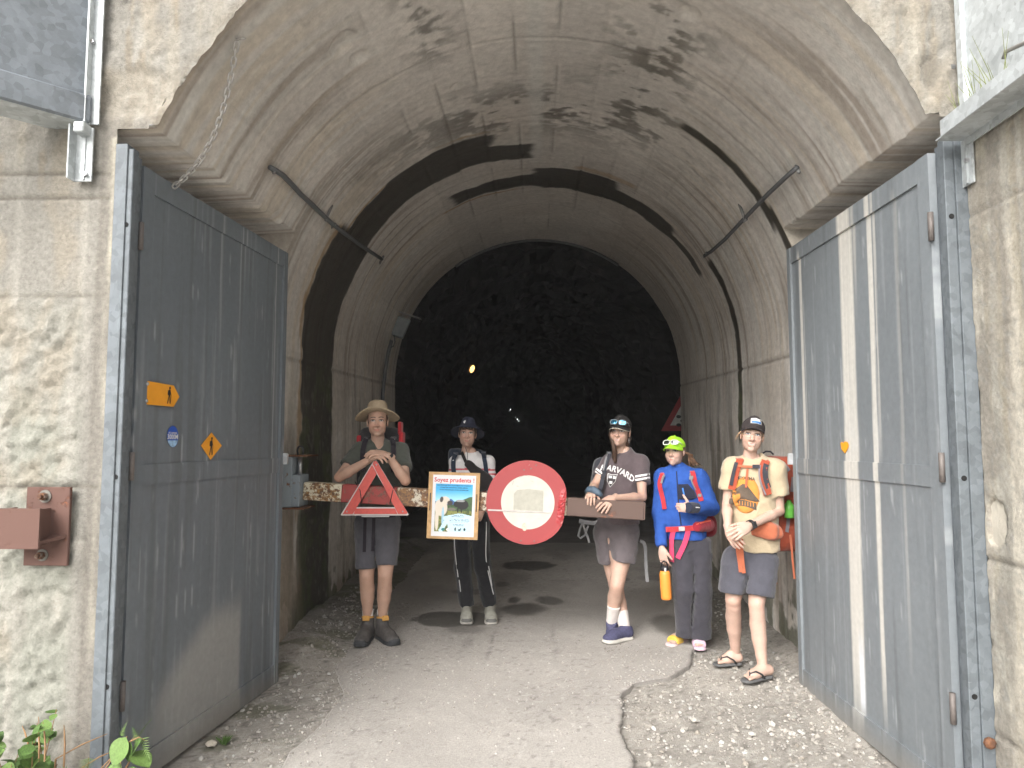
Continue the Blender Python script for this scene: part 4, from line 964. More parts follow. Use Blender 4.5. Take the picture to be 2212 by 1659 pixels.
# ---- danger sign hidden behind the lining on the right
def danger_sign():
    Y = 10.6; q = [at(1428, 931, Y), at(1532, 931, Y), at(1480, 836, Y)]; t = thing('triangular_road_sign', 'red-bordered triangular road sign half hidden behind the lining', 'sign', sum(q, V(0, 0, 0))/3); c = sum(q, V(0, 0, 0))/3
    mb = MB(); mb.prism(q, V(0, .004, 0)); mb.build('red_border', M('border_red', (.28, .03, .035), .5), t)
    mb = MB(); mb.prism([c+(p-c)*.62+V(0, -.003, 0) for p in q], V(0, .003, 0)); mb.build('white_field', M('field_white', (.5, .5, .48), .6), t)
    for k in range(3):
        p = at(1466+9*(k % 2), 900+9*k, Y-.004); mb = MB(); mb.sphere(p, (.035, .001, .025), 8, 5); mb.build('black_symbol', BLK, t)
    b = at(1480, 931, Y+.02); mb = MB(); mb.tube([V(b.x, b.y, .2), V(b.x, b.y, b.z+.4)], .025, 8); mb.build('sign_pole', M('pole_zinc', (.2, .2, .2), .5, .4), t, True)
danger_sign()

# ---- plants at the foot of the left wall
LEAFM = M('bramble_leaf', (.07, .135, .028), .55, var=.45, scale=9, bump=.001, bscale=60); LEAFL = M('young_leaf', (.12, .20, .05), .5, var=.3, scale=12, bump=.001); STEM = M('dry_stem', (.25, .15, .075), .8, var=.3)
def leafmesh(kind):
    mb = MB()
    if kind == 'round':
        n = 9; out = []
        for k in range(n): s = k/(n-1); w = .44*math.sin(math.pi*s**.8)**.8; out.append((s, w))
        vs, fs = [], []
        for s, w in out: vs += [V(-w, s, .10*w+.12*s*(1-s)), V(0, s, .12*s*(1-s)-.03), V(w, s, .10*w+.12*s*(1-s))]
        for k in range(n-1):
            for j in range(2): i = k*3+j; fs.append((i, i+1, i+4, i+3))
        mb.add(vs, fs)
    else:
        vs, fs = [], []
        for k in range(11):
            s = k/10; w = .34*(1-s)**.8+.01
            for sg in (-1, 1):
                b = len(vs); vs += [V(0, s*.95, -.25*s*s), V(sg*w, s*.95+.12+.1*s, -.25*s*s-.05), V(0, s*.95+.07, -.25*s*s)]; fs.append((b, b+1, b+2))
        mb.add(vs, fs)
    me = mb.build('leaf', LEAFM, None, True); d = me.data; bpy.data.objects.remove(me); return d
LR, LF = leafmesh('round'), leafmesh('fern')
LR2 = LR.copy(); LR2.materials.clear(); LR2.materials.append(LEAFL); LF2 = LF.copy(); LF2.materials.clear(); LF2.materials.append(LEAFL)
def place_leaf(t, me, p, d, up, s):
    o = link(bpy.data.objects.new('leaf', me), t); d = d.normalized(); x = d.cross(up).normalized(); z = x.cross(d)
    o.matrix_local = Matrix.Translation(p-t.location) @ frame(x, d, z).to_4x4() @ Matrix.Scale(s, 4)
def plant(name, label, cat, base, stems, pick, group=None):
    t = thing(name, label, cat, base, group); mb = MB()
    for (pts, leaves) in stems:
        r = [.004*(1-.7*i/max(1, len(pts)-1)) for i in range(len(pts))]; mb.tube(pts, r, 5)
        for (p, d, s, me) in leaves: place_leaf(t, me, p, d, V(random.gauss(0, .3), random.gauss(-.5, .3), 1).normalized(), s*.8)
    mb.build('stems', STEM, t, True); return t
rd = random.Random(5)
def bush_stems(x0, x1, y0, y1, n, h0, h1, per, ls, mats):
    st = []
    for k in range(n):
        b = V(rd.uniform(x0, x1), rd.uniform(y0, y1), 0); h = rd.uniform(h0, h1); tip = b+V(rd.gauss(0, .07), rd.gauss(-.03, .06), h); mid = (b+tip)/2+V(rd.gauss(0, .03), rd.gauss(0, .03), .03)
        L = []
        for j in range(per):
            f_ = rd.uniform(.35, 1); p = b.lerp(mid, f_*2) if f_ < .5 else mid.lerp(tip, f_*2-1); L.append((p, V(rd.gauss(0, 1), rd.gauss(-.5, .8), rd.gauss(.15, .4)), rd.uniform(*ls), rd.choice(mats)))
        st.append(([b, mid, tip], L))
    return st
plant('bramble_bush', 'low green bramble bush at the foot of the left wall', 'bush', V(-1.95, 2.72, 0), bush_stems(-2.14, -1.76, 2.5, 2.85, 38, .28, .54, 11, (.035, .085), [LR, LR, LR2]), None)
plant('fern_plant', 'pale feathery fern by the left gate post', 'fern', V(-1.72, 2.62, 0), bush_stems(-1.76, -1.5, 2.45, 2.75, 9, .22, .42, 6, (.07, .14), [LF2, LF2, LF]), None)
def vine():
    Y = 2.62; b = V(-1.62, 2.55, 0)
    st = []
    p0, p1, p2, p3 = at(205, 1690, Y), at(235, 1650, Y), at(262, 1612, Y), at(275, 1590, Y)
    L = [(at(272, 1592, Y), V(-.3, -.3, -1), .12, LR2), (at(285, 1625, Y), V(.5, -.2, .6), .085, LR), (at(288, 1624, Y), V(.8, -.3, -.45), .11, LR2), (at(262, 1650, Y), V(-.5, -.2, -.7), .09, LR2), (at(280, 1600, Y), V(.1, -.2, -1), .085, LR), (at(285, 1655, Y), V(.1, -.3, -.8), .08, LR)]
    L += [(at(262, 1590, Y), V(.2, -.1, .8), .06, LF2), (at(300, 1590, Y), V(.35, -.1, .8), .085, LF), (at(305, 1595, Y), V(.45, -.3, -.8), .10, LF2), (at(297, 1600, Y), V(-.3, 0, .6), .06, LF)]
    st.append(([b, p0, p1, p2, p3], L)); st.append(([p0+V(.02, 0, -.1), at(283, 1640, Y), at(284, 1620, Y), at(282, 1600, Y)], [])); st.append(([p2, at(285, 1600, Y), at(300, 1592, Y), at(318, 1602, Y)], []))
    plant('leafy_vine', 'broad-leaved vine shoot reaching in front of the gate', 'plant', V(-1.62, 2.55, 0), st, None)
    t = thing('dry_twigs', 'bare brown twigs leaning over the bramble bush', 'twigs', V(-2.0, 2.6, 0)); mb = MB()
    for a, c in (((120, 1640), (232, 1585)), ((180, 1700), (295, 1588)), ((60, 1605), (48, 1568)), ((85, 1610), (80, 1562)), ((98, 1612), (93, 1560)), ((140, 1610), (138, 1566)), ((255, 1690), (262, 1640)), ((175, 1660), (250, 1620))):
        p, q = at(*a, 2.68), at(*c, 2.74); mb.tube([V(p.x, p.y, 0), p, p.lerp(q, .5)+V(0, 0, .006), q], [.004, .0035, .0028, .0012], 5)
    mb.build('twig_stems', STEM, t, True)
    g = thing('weed_tuft', 'small green weed tuft by the pale stone', 'weed', fl(484, 1608)); mb = MB(); p0 = fl(484, 1608)
    for k in range(22):
        l = V(rd.gauss(0, .025), rd.gauss(0, .02), rd.uniform(.015, .045)); mb.ribbon([p0+V(l.x*.3, l.y*.3, 0), p0+l*.6, p0+l], V(rd.gauss(0, .5), -1, .4).normalized(), [.005, .008, .002], .0006)
    mb.build('blades', LEAFM, g)
vine()
# ================================================================ PEOPLE: signed-distance modelling
class Sdf:
    """smooth unions of tapered limbs and ellipsoids, meshed with surface nets"""
    def __init__(s): s.ops = []
    def cone(s, a, b, ra, rb, k=.02, flat=None, clip=None, op='u'):
        """tapered limb a-b; flat=(direction, factor) squeezes its section; clip=[(point, normal)] keeps the side behind the normal"""
        a, b = np.array(a, np.float32), np.array(b, np.float32); r = max(ra, rb)*max(1, flat[1] if flat else 1)
        lo = np.minimum(a, b)-r; hi = np.maximum(a, b)+r
        def f(P):
            A, B, Q = a, b, P
            sc = 1.0
            if flat:
                n = np.array(Vector(flat[0]).normalized(), np.float32); g = 1/flat[1]-1
                Q = P + ((P-a)@n)[..., None]*n*g; B = b + float((b-a)@n)*n*g; sc = min(1, flat[1])
            ba = B-A; t = np.clip(((Q-A)@ba)/max(1e-9, float(ba@ba)), 0, 1)
            d = (np.linalg.norm(Q-A-t[..., None]*ba, axis=-1)-(ra+(rb-ra)*t))*sc
            for (p, n_) in (clip or ()): d = np.maximum(d, (P-np.array(p, np.float32))@np.array(Vector(n_).normalized(), np.float32))
            return d
        s.ops.append((f, lo, hi, k, op)); return s
    def chain(s, pts, rs, k=.02, flat=None, clip=None):
        for i in range(len(pts)-1): s.cone(pts[i], pts[i+1], rs[i], rs[i+1], k, flat, clip)
        return s
    def ell(s, c, r, R=None, k=.02, op='u', clip=None):
        c = np.array(c, np.float32); r = np.array(r if hasattr(r, '__len__') else (r, r, r), np.float32); Rm = np.array(R or Matrix.Identity(3), np.float32); m = float(r.max())
        def f(P):
            Q = (P-c)@Rm; k0 = np.linalg.norm(Q/r, axis=-1); k1 = np.linalg.norm(Q/(r*r), axis=-1)
            d = k0*(k0-1)/np.maximum(k1, 1e-6)
            for (p, n_) in (clip or ()): d = np.maximum(d, (P-np.array(p, np.float32))@np.array(Vector(n_).normalized(), np.float32))
            return d
        s.ops.append((f, c-m, c+m, k, op)); return s
    def box(s, c, h, R=None, r=.01, k=.01, op='u'):
        c = np.array(c, np.float32); h = np.array(h, np.float32); Rm = np.array(R or Matrix.Identity(3), np.float32); m = float(np.linalg.norm(h))
        def f(P):
            q = np.abs((P-c)@Rm)-(h-r); return np.linalg.norm(np.maximum(q, 0), axis=-1)+np.minimum(q.max(-1), 0)-r
        s.ops.append((f, c-m, c+m, k, op)); return s
    def cut(s, p, n):
        p = np.array(p, np.float32); n = np.array(Vector(n).normalized(), np.float32)
        s.ops.append((lambda P: (P-p)@n, None, None, 0, 'cut')); return s
    def mesh(s, res, noise=None):
        lo = np.min([o[1] for o in s.ops if o[4] == 'u'], 0)-3*res; hi = np.max([o[2] for o in s.ops if o[4] == 'u'], 0)+3*res
        n = np.ceil((hi-lo)/res).astype(int)+1
        ax = [lo[i]+np.arange(n[i], dtype=np.float32)*res for i in range(3)]
        D = np.full(n, .25, np.float32)
        for (f, a, b, k, op) in s.ops:
            if a is None: i0, i1 = np.zeros(3, int), n
            else:
                pad = k*1.2+3*res; i0 = np.clip(((a-pad-lo)/res).astype(int), 0, n); i1 = np.clip(((b+pad-lo)/res).astype(int)+2, 0, n)
            if np.any(i1 <= i0): continue
            sl_ = tuple(slice(i0[i], i1[i]) for i in range(3))
            P = np.stack(np.meshgrid(*[ax[i][sl_[i]] for i in range(3)], indexing='ij'), -1)
            d = f(P).astype(np.float32); E = D[sl_]
            if op == 'cut': D[sl_] = np.maximum(E, d)
            elif op == 'u':
                if k > 0: h = np.clip(k-np.abs(E-d), 0, None)/k; D[sl_] = np.minimum(E, d)-h*h*k*.25
                else: D[sl_] = np.minimum(E, d)
            else:
                d = -d
                if k > 0: h = np.clip(k-np.abs(E-d), 0, None)/k; D[sl_] = np.maximum(E, d)+h*h*k*.25
                else: D[sl_] = np.maximum(E, d)
        if noise is not None:
            near = np.argwhere(np.abs(D) < .03); P = lo+near.astype(np.float32)*res
            D[near[:, 0], near[:, 1], near[:, 2]] += noise(P).astype(np.float32)
        for i in range(3):
            D[tuple(slice(None) if j != i else 0 for j in range(3))] = .1; D[tuple(slice(None) if j != i else -1 for j in range(3))] = .1
        return surfnets(D, lo, res)
def surfnets(D, lo, res):
    neg = D < 0; c = np.zeros(tuple(x-1 for x in D.shape), np.int8)
    for a in (0, 1):
        for b in (0, 1):
            for e in (0, 1): c += neg[a:D.shape[0]-1+a, b:D.shape[1]-1+b, e:D.shape[2]-1+e]
    act = (c > 0) & (c < 8); I = np.argwhere(act); idx = np.full(act.shape, -1, np.int64); idx[act] = np.arange(len(I))
    pos = np.zeros((len(I), 3), np.float32); cnt = np.zeros(len(I), np.float32)
    cor = [(a, b, e) for a in (0, 1) for b in (0, 1) for e in (0, 1)]
    val = {q: D[I[:, 0]+q[0], I[:, 1]+q[1], I[:, 2]+q[2]] for q in cor}
    for q in cor:
        for i in range(3):
            if q[i] == 0:
                w = list(q); w[i] = 1; w = tuple(w); v0, v1 = val[q], val[w]; m = (v0 < 0) != (v1 < 0)
                t = np.where(m, v0/np.where(np.abs(v0-v1) < 1e-9, 1, v0-v1), 0)
                p = np.array(q, np.float32)[None].repeat(len(I), 0); p[:, i] += t; pos += p*m[:, None]; cnt += m
    vert = lo+(I+pos/np.maximum(cnt, 1)[:, None])*res
    F = []
    for i in range(3):
        j, k = (i+1) % 3, (i+2) % 3
        s0 = [slice(None)]*3; s1 = [slice(None)]*3; s0[i] = slice(0, -1); s1[i] = slice(1, None)
        ch = neg[tuple(s0)] != neg[tuple(s1)]; E = np.argwhere(ch); E = E[(E[:, j] > 0) & (E[:, k] > 0) & (E[:, j] < D.shape[j]-1) & (E[:, k] < D.shape[k]-1)]
        if not len(E): continue
        def cell(dj, dk):
            q = E.copy(); q[:, j] -= dj; q[:, k] -= dk; return idx[q[:, 0], q[:, 1], q[:, 2]]
        quad = np.stack([cell(1, 1), cell(0, 1), cell(0, 0), cell(1, 0)], -1)
        fl_ = neg[E[:, 0], E[:, 1], E[:, 2]]; quad[~fl_] = quad[~fl_][:, ::-1]; F.append(quad)
    F = np.concatenate(F); F = F[(F >= 0).all(1)]
    # two passes of smoothing take the grid steps off
    for _ in range(2):
        acc = np.zeros_like(vert); cn = np.zeros(len(vert))
        for a, b in ((0, 1), (1, 2), (2, 3), (3, 0)):
            for i in range(3): acc[:, i] += np.bincount(F[:, a], vert[F[:, b], i], len(vert))+np.bincount(F[:, b], vert[F[:, a], i], len(vert))
            cn += np.bincount(F[:, a], minlength=len(vert))+np.bincount(F[:, b], minlength=len(vert))
        vert = vert*.5+.5*acc/np.maximum(cn, 1)[:, None]
    return vert.astype(np.float64), F.astype(np.int32)
def join(*ms):
    v, f, n = [], [], 0
    for a, b in ms: v.append(a); f.append(b+n); n += len(a)
    return np.concatenate(v), np.concatenate(f)
def bvh(m): return BVHTree.FromPolygons([tuple(p) for p in m[0]], [tuple(int(i) for i in q) for q in m[1]])
def hug(trees, pix, off=.006, Y=None, n=None):
    """project a pixel polyline onto garments: (points, normals), lifted by off towards the eye; misses use depth Y"""
    pts = [Vector((a, b)) for a, b in pix]
    if n:
        seg = [0.0]
        for i in range(1, len(pts)): seg.append(seg[-1]+(pts[i]-pts[i-1]).length)
        out = []
        for k in range(n):
            t = seg[-1]*k/(n-1); i = max(j for j in range(len(seg)) if seg[j] <= t+1e-6); i = min(i, len(pts)-2); f_ = (t-seg[i])/max(1e-6, seg[i+1]-seg[i]); out.append(pts[i].lerp(pts[i+1], f_))
        pts = out
    P, N = [], []
    for q in pts:
        d = ray(q.x, q.y).normalized(); best = None
        for t in trees:
            h = t.ray_cast(EYE, d)
            if h[0] is not None and (best is None or h[3] < best[3]): best = h
        if best: P.append(best[0]-d*off); N.append((best[1]-d*.6).normalized())
        else: P.append(at(q.x, q.y, Y or (P[-1].y if P else 5.3))); N.append(-d)
    return P, N
def strap(name, trees, pix, w, mat, parent, n=10, off=.006, th=.004, Y=None, over=False):
    P, N = hug(trees, pix, off, Y, n); mb = MB()
    # relax depth so the strap does not follow every crease
    for _ in range(2): P = [P[0]]+[P[i]*.5+(P[i-1]+P[i+1])*.25 for i in range(1, len(P)-1)]+[P[-1]]
    if over: P = [P[0]+V(0, .10, -.01), P[0]+V(0, .05, .012)]+P; N = [V(0, .3, 1), V(0, -.3, 1).normalized()]+N
    mb.ribbon(P, N, w, th); return mb.build(name, mat, parent)
def decal(name, trees, poly, mat, parent, off=.004, th=.001, Y=None):
    """thin patch laid on a garment: rings of the outline, each point projected on its own, outliers held to the median depth"""
    pts = [Vector(p) for p in poly]
    if len(pts) < 16: pts = [pts[i].lerp(pts[(i+1) % len(pts)], k/4) for i in range(len(pts)) for k in range(4)]
    c = sum(pts, Vector((0, 0)))/len(pts); n = len(pts); fr_ = (1, .72, .42, .15)
    pix = [tuple(c+(p-c)*f_) for f_ in fr_ for p in pts]+[tuple(c)]
    P, N = hug(trees, pix, off, Y)
    med = sorted(p.y for p in P)[len(P)//2]
    P = [p if abs(p.y-med) < .045 else at(q[0], q[1], med) for p, q in zip(P, pix)]
    fs = []
    for r_ in range(3): fs += [(r_*n+i, r_*n+(i+1) % n, (r_+1)*n+(i+1) % n, (r_+1)*n+i) for i in range(n)]
    fs += [(3*n+i, 3*n+(i+1) % n, 4*n) for i in range(n)]
    m = len(P); fs += [(i, m+i, m+(i+1) % n, (i+1) % n) for i in range(n)]
    P = P+[P[i]+ray(*pix[i]).normalized()*max(off, .003) for i in range(n)]
    mb = MB(); mb.add(P, fs); return mb.build(name, mat, parent, True)
def text_decal(txt, size, trees, px, py, mat, parent, off=.004, rot=0.0, arc=0.0, Y=None, sx=1.0, bold=True):
    """lettering projected onto a garment; size in metres, arc bends the line"""
    vs, fs = textmesh(txt, size, bold); c, N = hug(trees, [(px, py)], off, Y); D = (c[0]-EYE).length*1.0; k = FPX/D; out = []
    for v in vs:
        x, y = v.x*sx, v.y; y -= arc*x*x; x, y = x*math.cos(rot)-y*math.sin(rot), x*math.sin(rot)+y*math.cos(rot); out.append((px+x*k, py-y*k))
    P, _ = hug(trees, out, off, c[0].y); mb = MB(); mb.add(P, fs); return mb.build('lettering', mat, parent)

# ---- anatomy
def hand(w, f, n, s, curl=(.3, .35, .4, .45), spread=.12, size=1.0, thumb=(.6, .5), tc=.3):
    """hand from wrist w: f along the palm, n out of the back, s towards the thumb; returns an Sdf"""
    f = Vector(f).normalized(); n = Vector(n); n = (n-f*n.dot(f)).normalized(); s_ = Vector(s); s_ = (s_-f*s_.dot(f)-n*s_.dot(n)).normalized(); w = Vector(w); g = size
    S_ = Sdf(); S_.cone(w-f*.03*g, w+f*.02*g, .023*g, .026*g, .015, (n, .75))
    R = frame(s_, f, n); S_.ell(w+f*.052*g, (.040*g, .050*g, .0155*g), R, .018); S_.ell(w+f*.035*g+s_*.022*g-n*.004*g, (.018*g, .032*g, .014*g), R, .014)
    lat = (.029, .010, -.0095, -.027); ln = ((.040, .024, .019), (.044, .027, .020), (.040, .025, .019), (.031, .019, .017))
    for i in range(4):
        b = w+f*(.088-.004*abs(i-1))*g+s_*lat[i]*g; a = spread*(1.3-i)*.5; d = (f*math.cos(a)+s_*math.sin(a)).normalized(); nn = n; pts = [w+f*.06*g+s_*lat[i]*.9*g, b]
        c = curl[i]
        for L, m in zip(ln[i], (.8, 1.2, .9)):
            q = Matrix.Rotation(-c*m, 3, d.cross(nn)) @ d
            if q.dot(nn) > d.dot(nn): q = Matrix.Rotation(c*m, 3, d.cross(nn)) @ d
            ax = d.cross(nn); nn = (nn-q*nn.dot(q)).normalized(); d = q; pts.append(pts[-1]+d*L*g)
        S_.chain(pts, [.0095*g, .0092*g, .0084*g, .0078*g, .0068*g], .004)
    b = w+f*.022*g+s_*.026*g; d = (f*thumb[0]+s_*thumb[1]-n*.25).normalized(); p1 = b+d*.036*g; d2 = (d*(1-tc)+f*tc-n*tc*.6).normalized(); p2 = p1+d2*.03*g; p3 = p2+d2*.022*g
    S_.chain([b, p1, p2, p3], [.013*g, .011*g, .0095*g, .008*g], .006)
    return S_
def head_mesh(o):
    """head in its own frame (face towards -y); o tweaks: w width, jaw, nose, smile, fat"""
    w = o.get('w', 1.0); j = o.get('jaw', 1.0); S_ = Sdf()
    S_.ell((0, .012, .036), (.072*w, .092, .084), k=.03); S_.ell((0, -.026, -.026), (.0575*w, .064, .082), k=.03)
    S_.ell((0, -.066, -.097*j), (.021*w, .022, .018), k=.03)
    for q in (-1, 1):
        S_.ell((q*.036*w, -.058, -.030), (.024, .024, .022), k=.03); S_.ell((q*.040*w, -.014, -.062*j), (.016, .036, .026), k=.03)
        S_.ell((q*.026, -.082, .022), (.026, .010, .0085), k=.014)
        S_.ell((q*.030, -.1015, .0035), (.0165, .014, .0105), k=.012, op='s')
        S_.ell((q*.074*w, .014, -.006), (.0075, .019, .031), Matrix.Rotation(q*.35, 3, 'Z'), k=.008)
    nl = o.get('nose', 1.0)
    S_.cone((0, -.086, .010), (0, -.106*nl, -.030), .0075, .0115, k=.014); S_.ell((0, -.106*nl, -.033), (.0115, .0105, .010), k=.010)
    for q in (-1, 1): S_.ell((q*.0125, -.094, -.037), (.0075, .0085, .0065), k=.008)
    S_.cone((-.016, -.0835, -.0615), (.016, -.0835, -.0615), .0058, .0058, k=.010); S_.cone((0, -.0885, -.0600), (0, -.0865, -.0720), .0065, .0078, k=.009); S_.cone((-.015, -.083, -.0715), (.015, -.083, -.0715), .0072, .0072, k=.008)
    S_.cone((-.012, -.0945, -.0665), (.012, -.0945, -.0665), .0022, .0022, k=.004, op='s')
    S_.cone((0, .026, -.05), (0, .038, -.175), .0435*w*o.get('neck', 1), .050*w*o.get('neck', 1), k=.018)
    return S_.mesh(.0024)
def head_paint(v, o):
    c = np.empty((len(v), 3), np.float32); skin = np.array(o.get('skin', (.56, .36, .27)), np.float32); c[:] = skin
    x, y, z = v[:, 0], v[:, 1], v[:, 2]; fr = y < -.02
    blush = np.exp(-(((np.abs(x)-.038)/.022)**2+((z+.030)/.022)**2))*fr; c = mixc(c, skin*np.array((1.02, .78, .74)), .55*blush)
    nose = np.exp(-((x/.014)**2+((z+.032)/.014)**2))*fr; c = mixc(c, skin*np.array((1.0, .80, .76)), .5*nose)
    br = np.array(o.get('brow', (.09, .055, .035)), np.float32)
    bz = .0265+.004*np.sin(np.clip((np.abs(x)-.010)/.04, 0, 1)*math.pi); bm = sst(.0058, .0030, np.abs(z-bz))*sst(.008, .013, np.abs(x))*sst(.052, .044, np.abs(x))*fr; c = mixc(c, br, .85*bm)
    # eyes: white, iris, lash line
    ex, ez = (np.abs(x)-.0305)/.0155, (z-.0045)/.0066; em = sst(1.1, .9, np.hypot(ex, ez))*fr; c = mixc(c, (.60, .57, .54), em)
    ir = sst(.0068, .0052, np.hypot(np.abs(x)-.0305, z-.0050))*em; c = mixc(c, o.get('iris', (.06, .05, .045)), ir)
    la = sst(.0038, .0018, np.abs(z-(.0108-.004*ex*ex)))*sst(1.25, 1.0, np.abs(ex))*fr; c = mixc(c, (.035, .022, .018), .9*la)
    lo_ = sst(.003, .0015, np.abs(z-(-.003+.003*ex*ex)))*sst(1.15, .9, np.abs(ex))*fr; c = mixc(c, skin*.55, .5*lo_)
    sm = o.get('smile', 0.0); zc = -.0668+sm*14*x*x
    mw = .0185+.005*sm; lh = .0088*np.sqrt(np.clip(1-(x/mw)**2, 0, 1)); lm = sst(lh+.001, lh-.002, np.abs(z-zc))*(np.abs(x) < mw)*fr; c = mixc(c, skin*np.array((.86, .50, .50)), .75*lm)
    if o.get('teeth'):
        th_ = .0034*np.sqrt(np.clip(1-(x/(mw*.82))**2, 0, 1)); tm = sst(th_+.0012, th_-.0012, np.abs(z-zc-.0005))*(np.abs(x) < mw*.82)*fr; c = mixc(c, (.42, .37, .34), tm)
    else:
        tm = sst(.0024, .0010, np.abs(z-zc))*sst(mw+.003, mw-.002, np.abs(x))*fr; c = mixc(c, skin*np.array((.45, .28, .26)), .85*tm)
    if sm > .3:
        nl_ = np.exp(-((np.abs(x)-(.020+(-.030-z)*.32))/.0035)**2)*sst(-.030, -.038, z)*sst(-.068, -.055, z)*fr; c = mixc(c, skin*np.array((.66, .52, .48)), .22*nl_)
    nst = sst(.0042, .002, np.hypot(np.abs(x)-.0075, z+.0415))*fr; c = mixc(c, skin*.3, .6*nst)
    if 'stubble' in o:
        sb = sst(-.035, -.06, z)*fr*.35; c = mixc(c, skin*.75, sb)
    return c
SKM = MA('skin', .52, .06, 40, .0006, 300, spec=.35, sub=.12)
def xf(m, M4):
    A = np.array(M4); return m[0]@A[:3, :3].T+A[:3, 3], m[1]
def head_matrix(c, yaw, pitch, roll, s=1.0):
    """yaw>0 turns the face to the viewer's right, pitch>0 lifts the chin, roll>0 tilts the crown to the viewer's right"""
    return Matrix.Translation(c) @ Matrix.Rotation(math.radians(yaw), 4, 'Z') @ Matrix.Rotation(math.radians(-pitch), 4, 'X') @ Matrix.Rotation(math.radians(roll), 4, 'Y') @ Matrix.Scale(s, 4)
def wr(a, f, seed):
    """cloth creases"""
    def g(P):
        x, y, z = P[:, 0], P[:, 1], P[:, 2]; n = (fbm(x*f, y*f, z*f*.6, seed, 3)-.5)*2
        r = 1-np.abs(fbm(x*f*.9+z*f*.5, y*f*.9, z*f*.8-x*f*.4, seed+5, 3)-.5)*5
        return a*(.8*n-.9*np.clip(r, 0, 1)**2+.25)
    return g
def shoe(mat, sole, label_name, parent, M4, L=.27, W=.094, high=.10, laces=None, sole_h=.028, toe=None, tongue=None):
    """laced shoe: toe points to -y of M4, origin under the ankle on the ground"""
    M4 = M4 @ Matrix.Translation((0, -.024, 0)); S_ = Sdf(); r = W/2
    S_.cone((0, .035, .048), (0, -.10, .042), r*.80, r*.92, .02); S_.ell((0, -L+.125, .036), (r*.98, .062, .034), k=.03); S_.cone((0, .030, .05), (0, .022, high), r*.82, r*.88, .03); S_.cone((0, .0, .09 if high > .1 else .07), (0, -.10, .055), r*.62, r*.7, .025)
    S_.cut((0, 0, .016), (0, 0, -1)); S_.cut((0, .02, high), (0, .15, 1))
    m = xf(S_.mesh(.0055, wr(.0012, 60, 3)), M4); o = npmesh(label_name, m[0], m[1], mat, parent)
    T = Sdf(); T.cone((0, .038, .0), (0, -.10, .0), r*.90, r*1.02, .02); T.ell((0, -L+.125, .0), (r*1.08, .070, .08), k=.03); T.cut((0, 0, sole_h), (0, -.0, 1)); T.cut((0, 0, 0), (0, 0, -1)); T.cut((0, -L+.08, 0), (0, -.5, -1))
    m2 = xf(T.mesh(.006), M4); so_ = npmesh('sole', m2[0], m2[1], sole, o)
    if laces:
        for k in range(5):
            y = -.045-.022*k; z = .098-.011*k if high > .1 else .082-.010*k; mb = MB(); mb.tube([M4 @ V(-.024, y+.006, z-.008), M4 @ V(0, y, z+.006), M4 @ V(.024, y-.006, z-.008)], .0032, 5); mb.build('lace', laces, o, True)
    if toe:
        T = Sdf(); T.ell((0, -L+.118, .030), (r*1.03, .062, .032), k=.0); T.cut((0, -L+.105, 0), (0, 1, .35)); T.cut((0, 0, .012), (0, 0, -1)); m3 = xf(T.mesh(.006), M4); npmesh('toe_cap', m3[0], m3[1], toe, o)
    if tongue:
        mb = MB(); mb.box(M4 @ V(0, -.028, high+.004), (.026, .006, .018), (M4.to_3x3() @ Matrix.Rotation(-.3, 3, 'X')), .004); mb.build('tongue', tongue, o)
    return o
def foot_m4(p, toe, z=None):
    d = (toe-p); d.z = 0; yaw = math.atan2(d.x, -d.y); return Matrix.Translation(V(p.x, p.y, p.z if z is None else z)) @ Matrix.Rotation(yaw, 4, 'Z')
def cap(parent, HM, crown, bill_mat, yaw=0, pitch=0, billw=.078, billl=.075, edge=None, r=(.081, .098, .078), cz=.048, name='cap'):
    """baseball cap in the head frame"""
    M4 = HM @ Matrix.Translation((0, .006, cz)) @ Matrix.Rotation(math.radians(-pitch), 4, 'X') @ Matrix.Rotation(math.radians(yaw), 4, 'Z')
    S_ = Sdf(); S_.ell((0, .004, .0), r, k=0); S_.cone((0, -.070, .012), (0, -.055, .05), .028, .03, .04); S_.cut((0, 0, -.012), (0, .10, -1)); m = xf(S_.mesh(.005), M4); o = npmesh(name, m[0], m[1], crown, parent); cb = bvh(m)
    mb = MB(); vs, fs = [], []; N, K = 17, 5
    for i in range(N):
        a = (i/(N-1)-.5)*2
        for k in range(K):
            t = k/(K-1); wx = billw*a; yb = -r[1]*math.sqrt(max(0, 1-(a*.93)**2))*.98; y = yb-billl*t*math.sqrt(max(.0, 1-abs(a)**2.6)); vs.append((wx*(1-.04*t), y+.003, .004-.022*a*a-.018*t))
    n0 = len(vs); vs += [(x, y, z-.004) for x, y, z in vs]
    for i in range(N-1):
        for k in range(K-1): j = i*K+k; fs += [(j, j+1, j+K+1, j+K), (n0+j, n0+j+K, n0+j+K+1, n0+j+1)]
        j = i*K+K-1; fs.append((j, n0+j, n0+j+K, j+K))
    mb.add([M4 @ Vector(v) for v in vs], fs); bo = mb.build('bill', bill_mat, o, True)
    if edge:
        mb = MB(); mb.tube([M4 @ (Vector(vs[i*K+K-1])+V(0, -.001, -.002)) for i in range(N)], .0028, 5); mb.build('bill_edge', edge, o, True)
    mb = MB(); mb.sphere(M4 @ V(0, .004, r[2]+.001), .008, 8, 5); mb.build('button', crown, o, True)
    return o, M4, cb
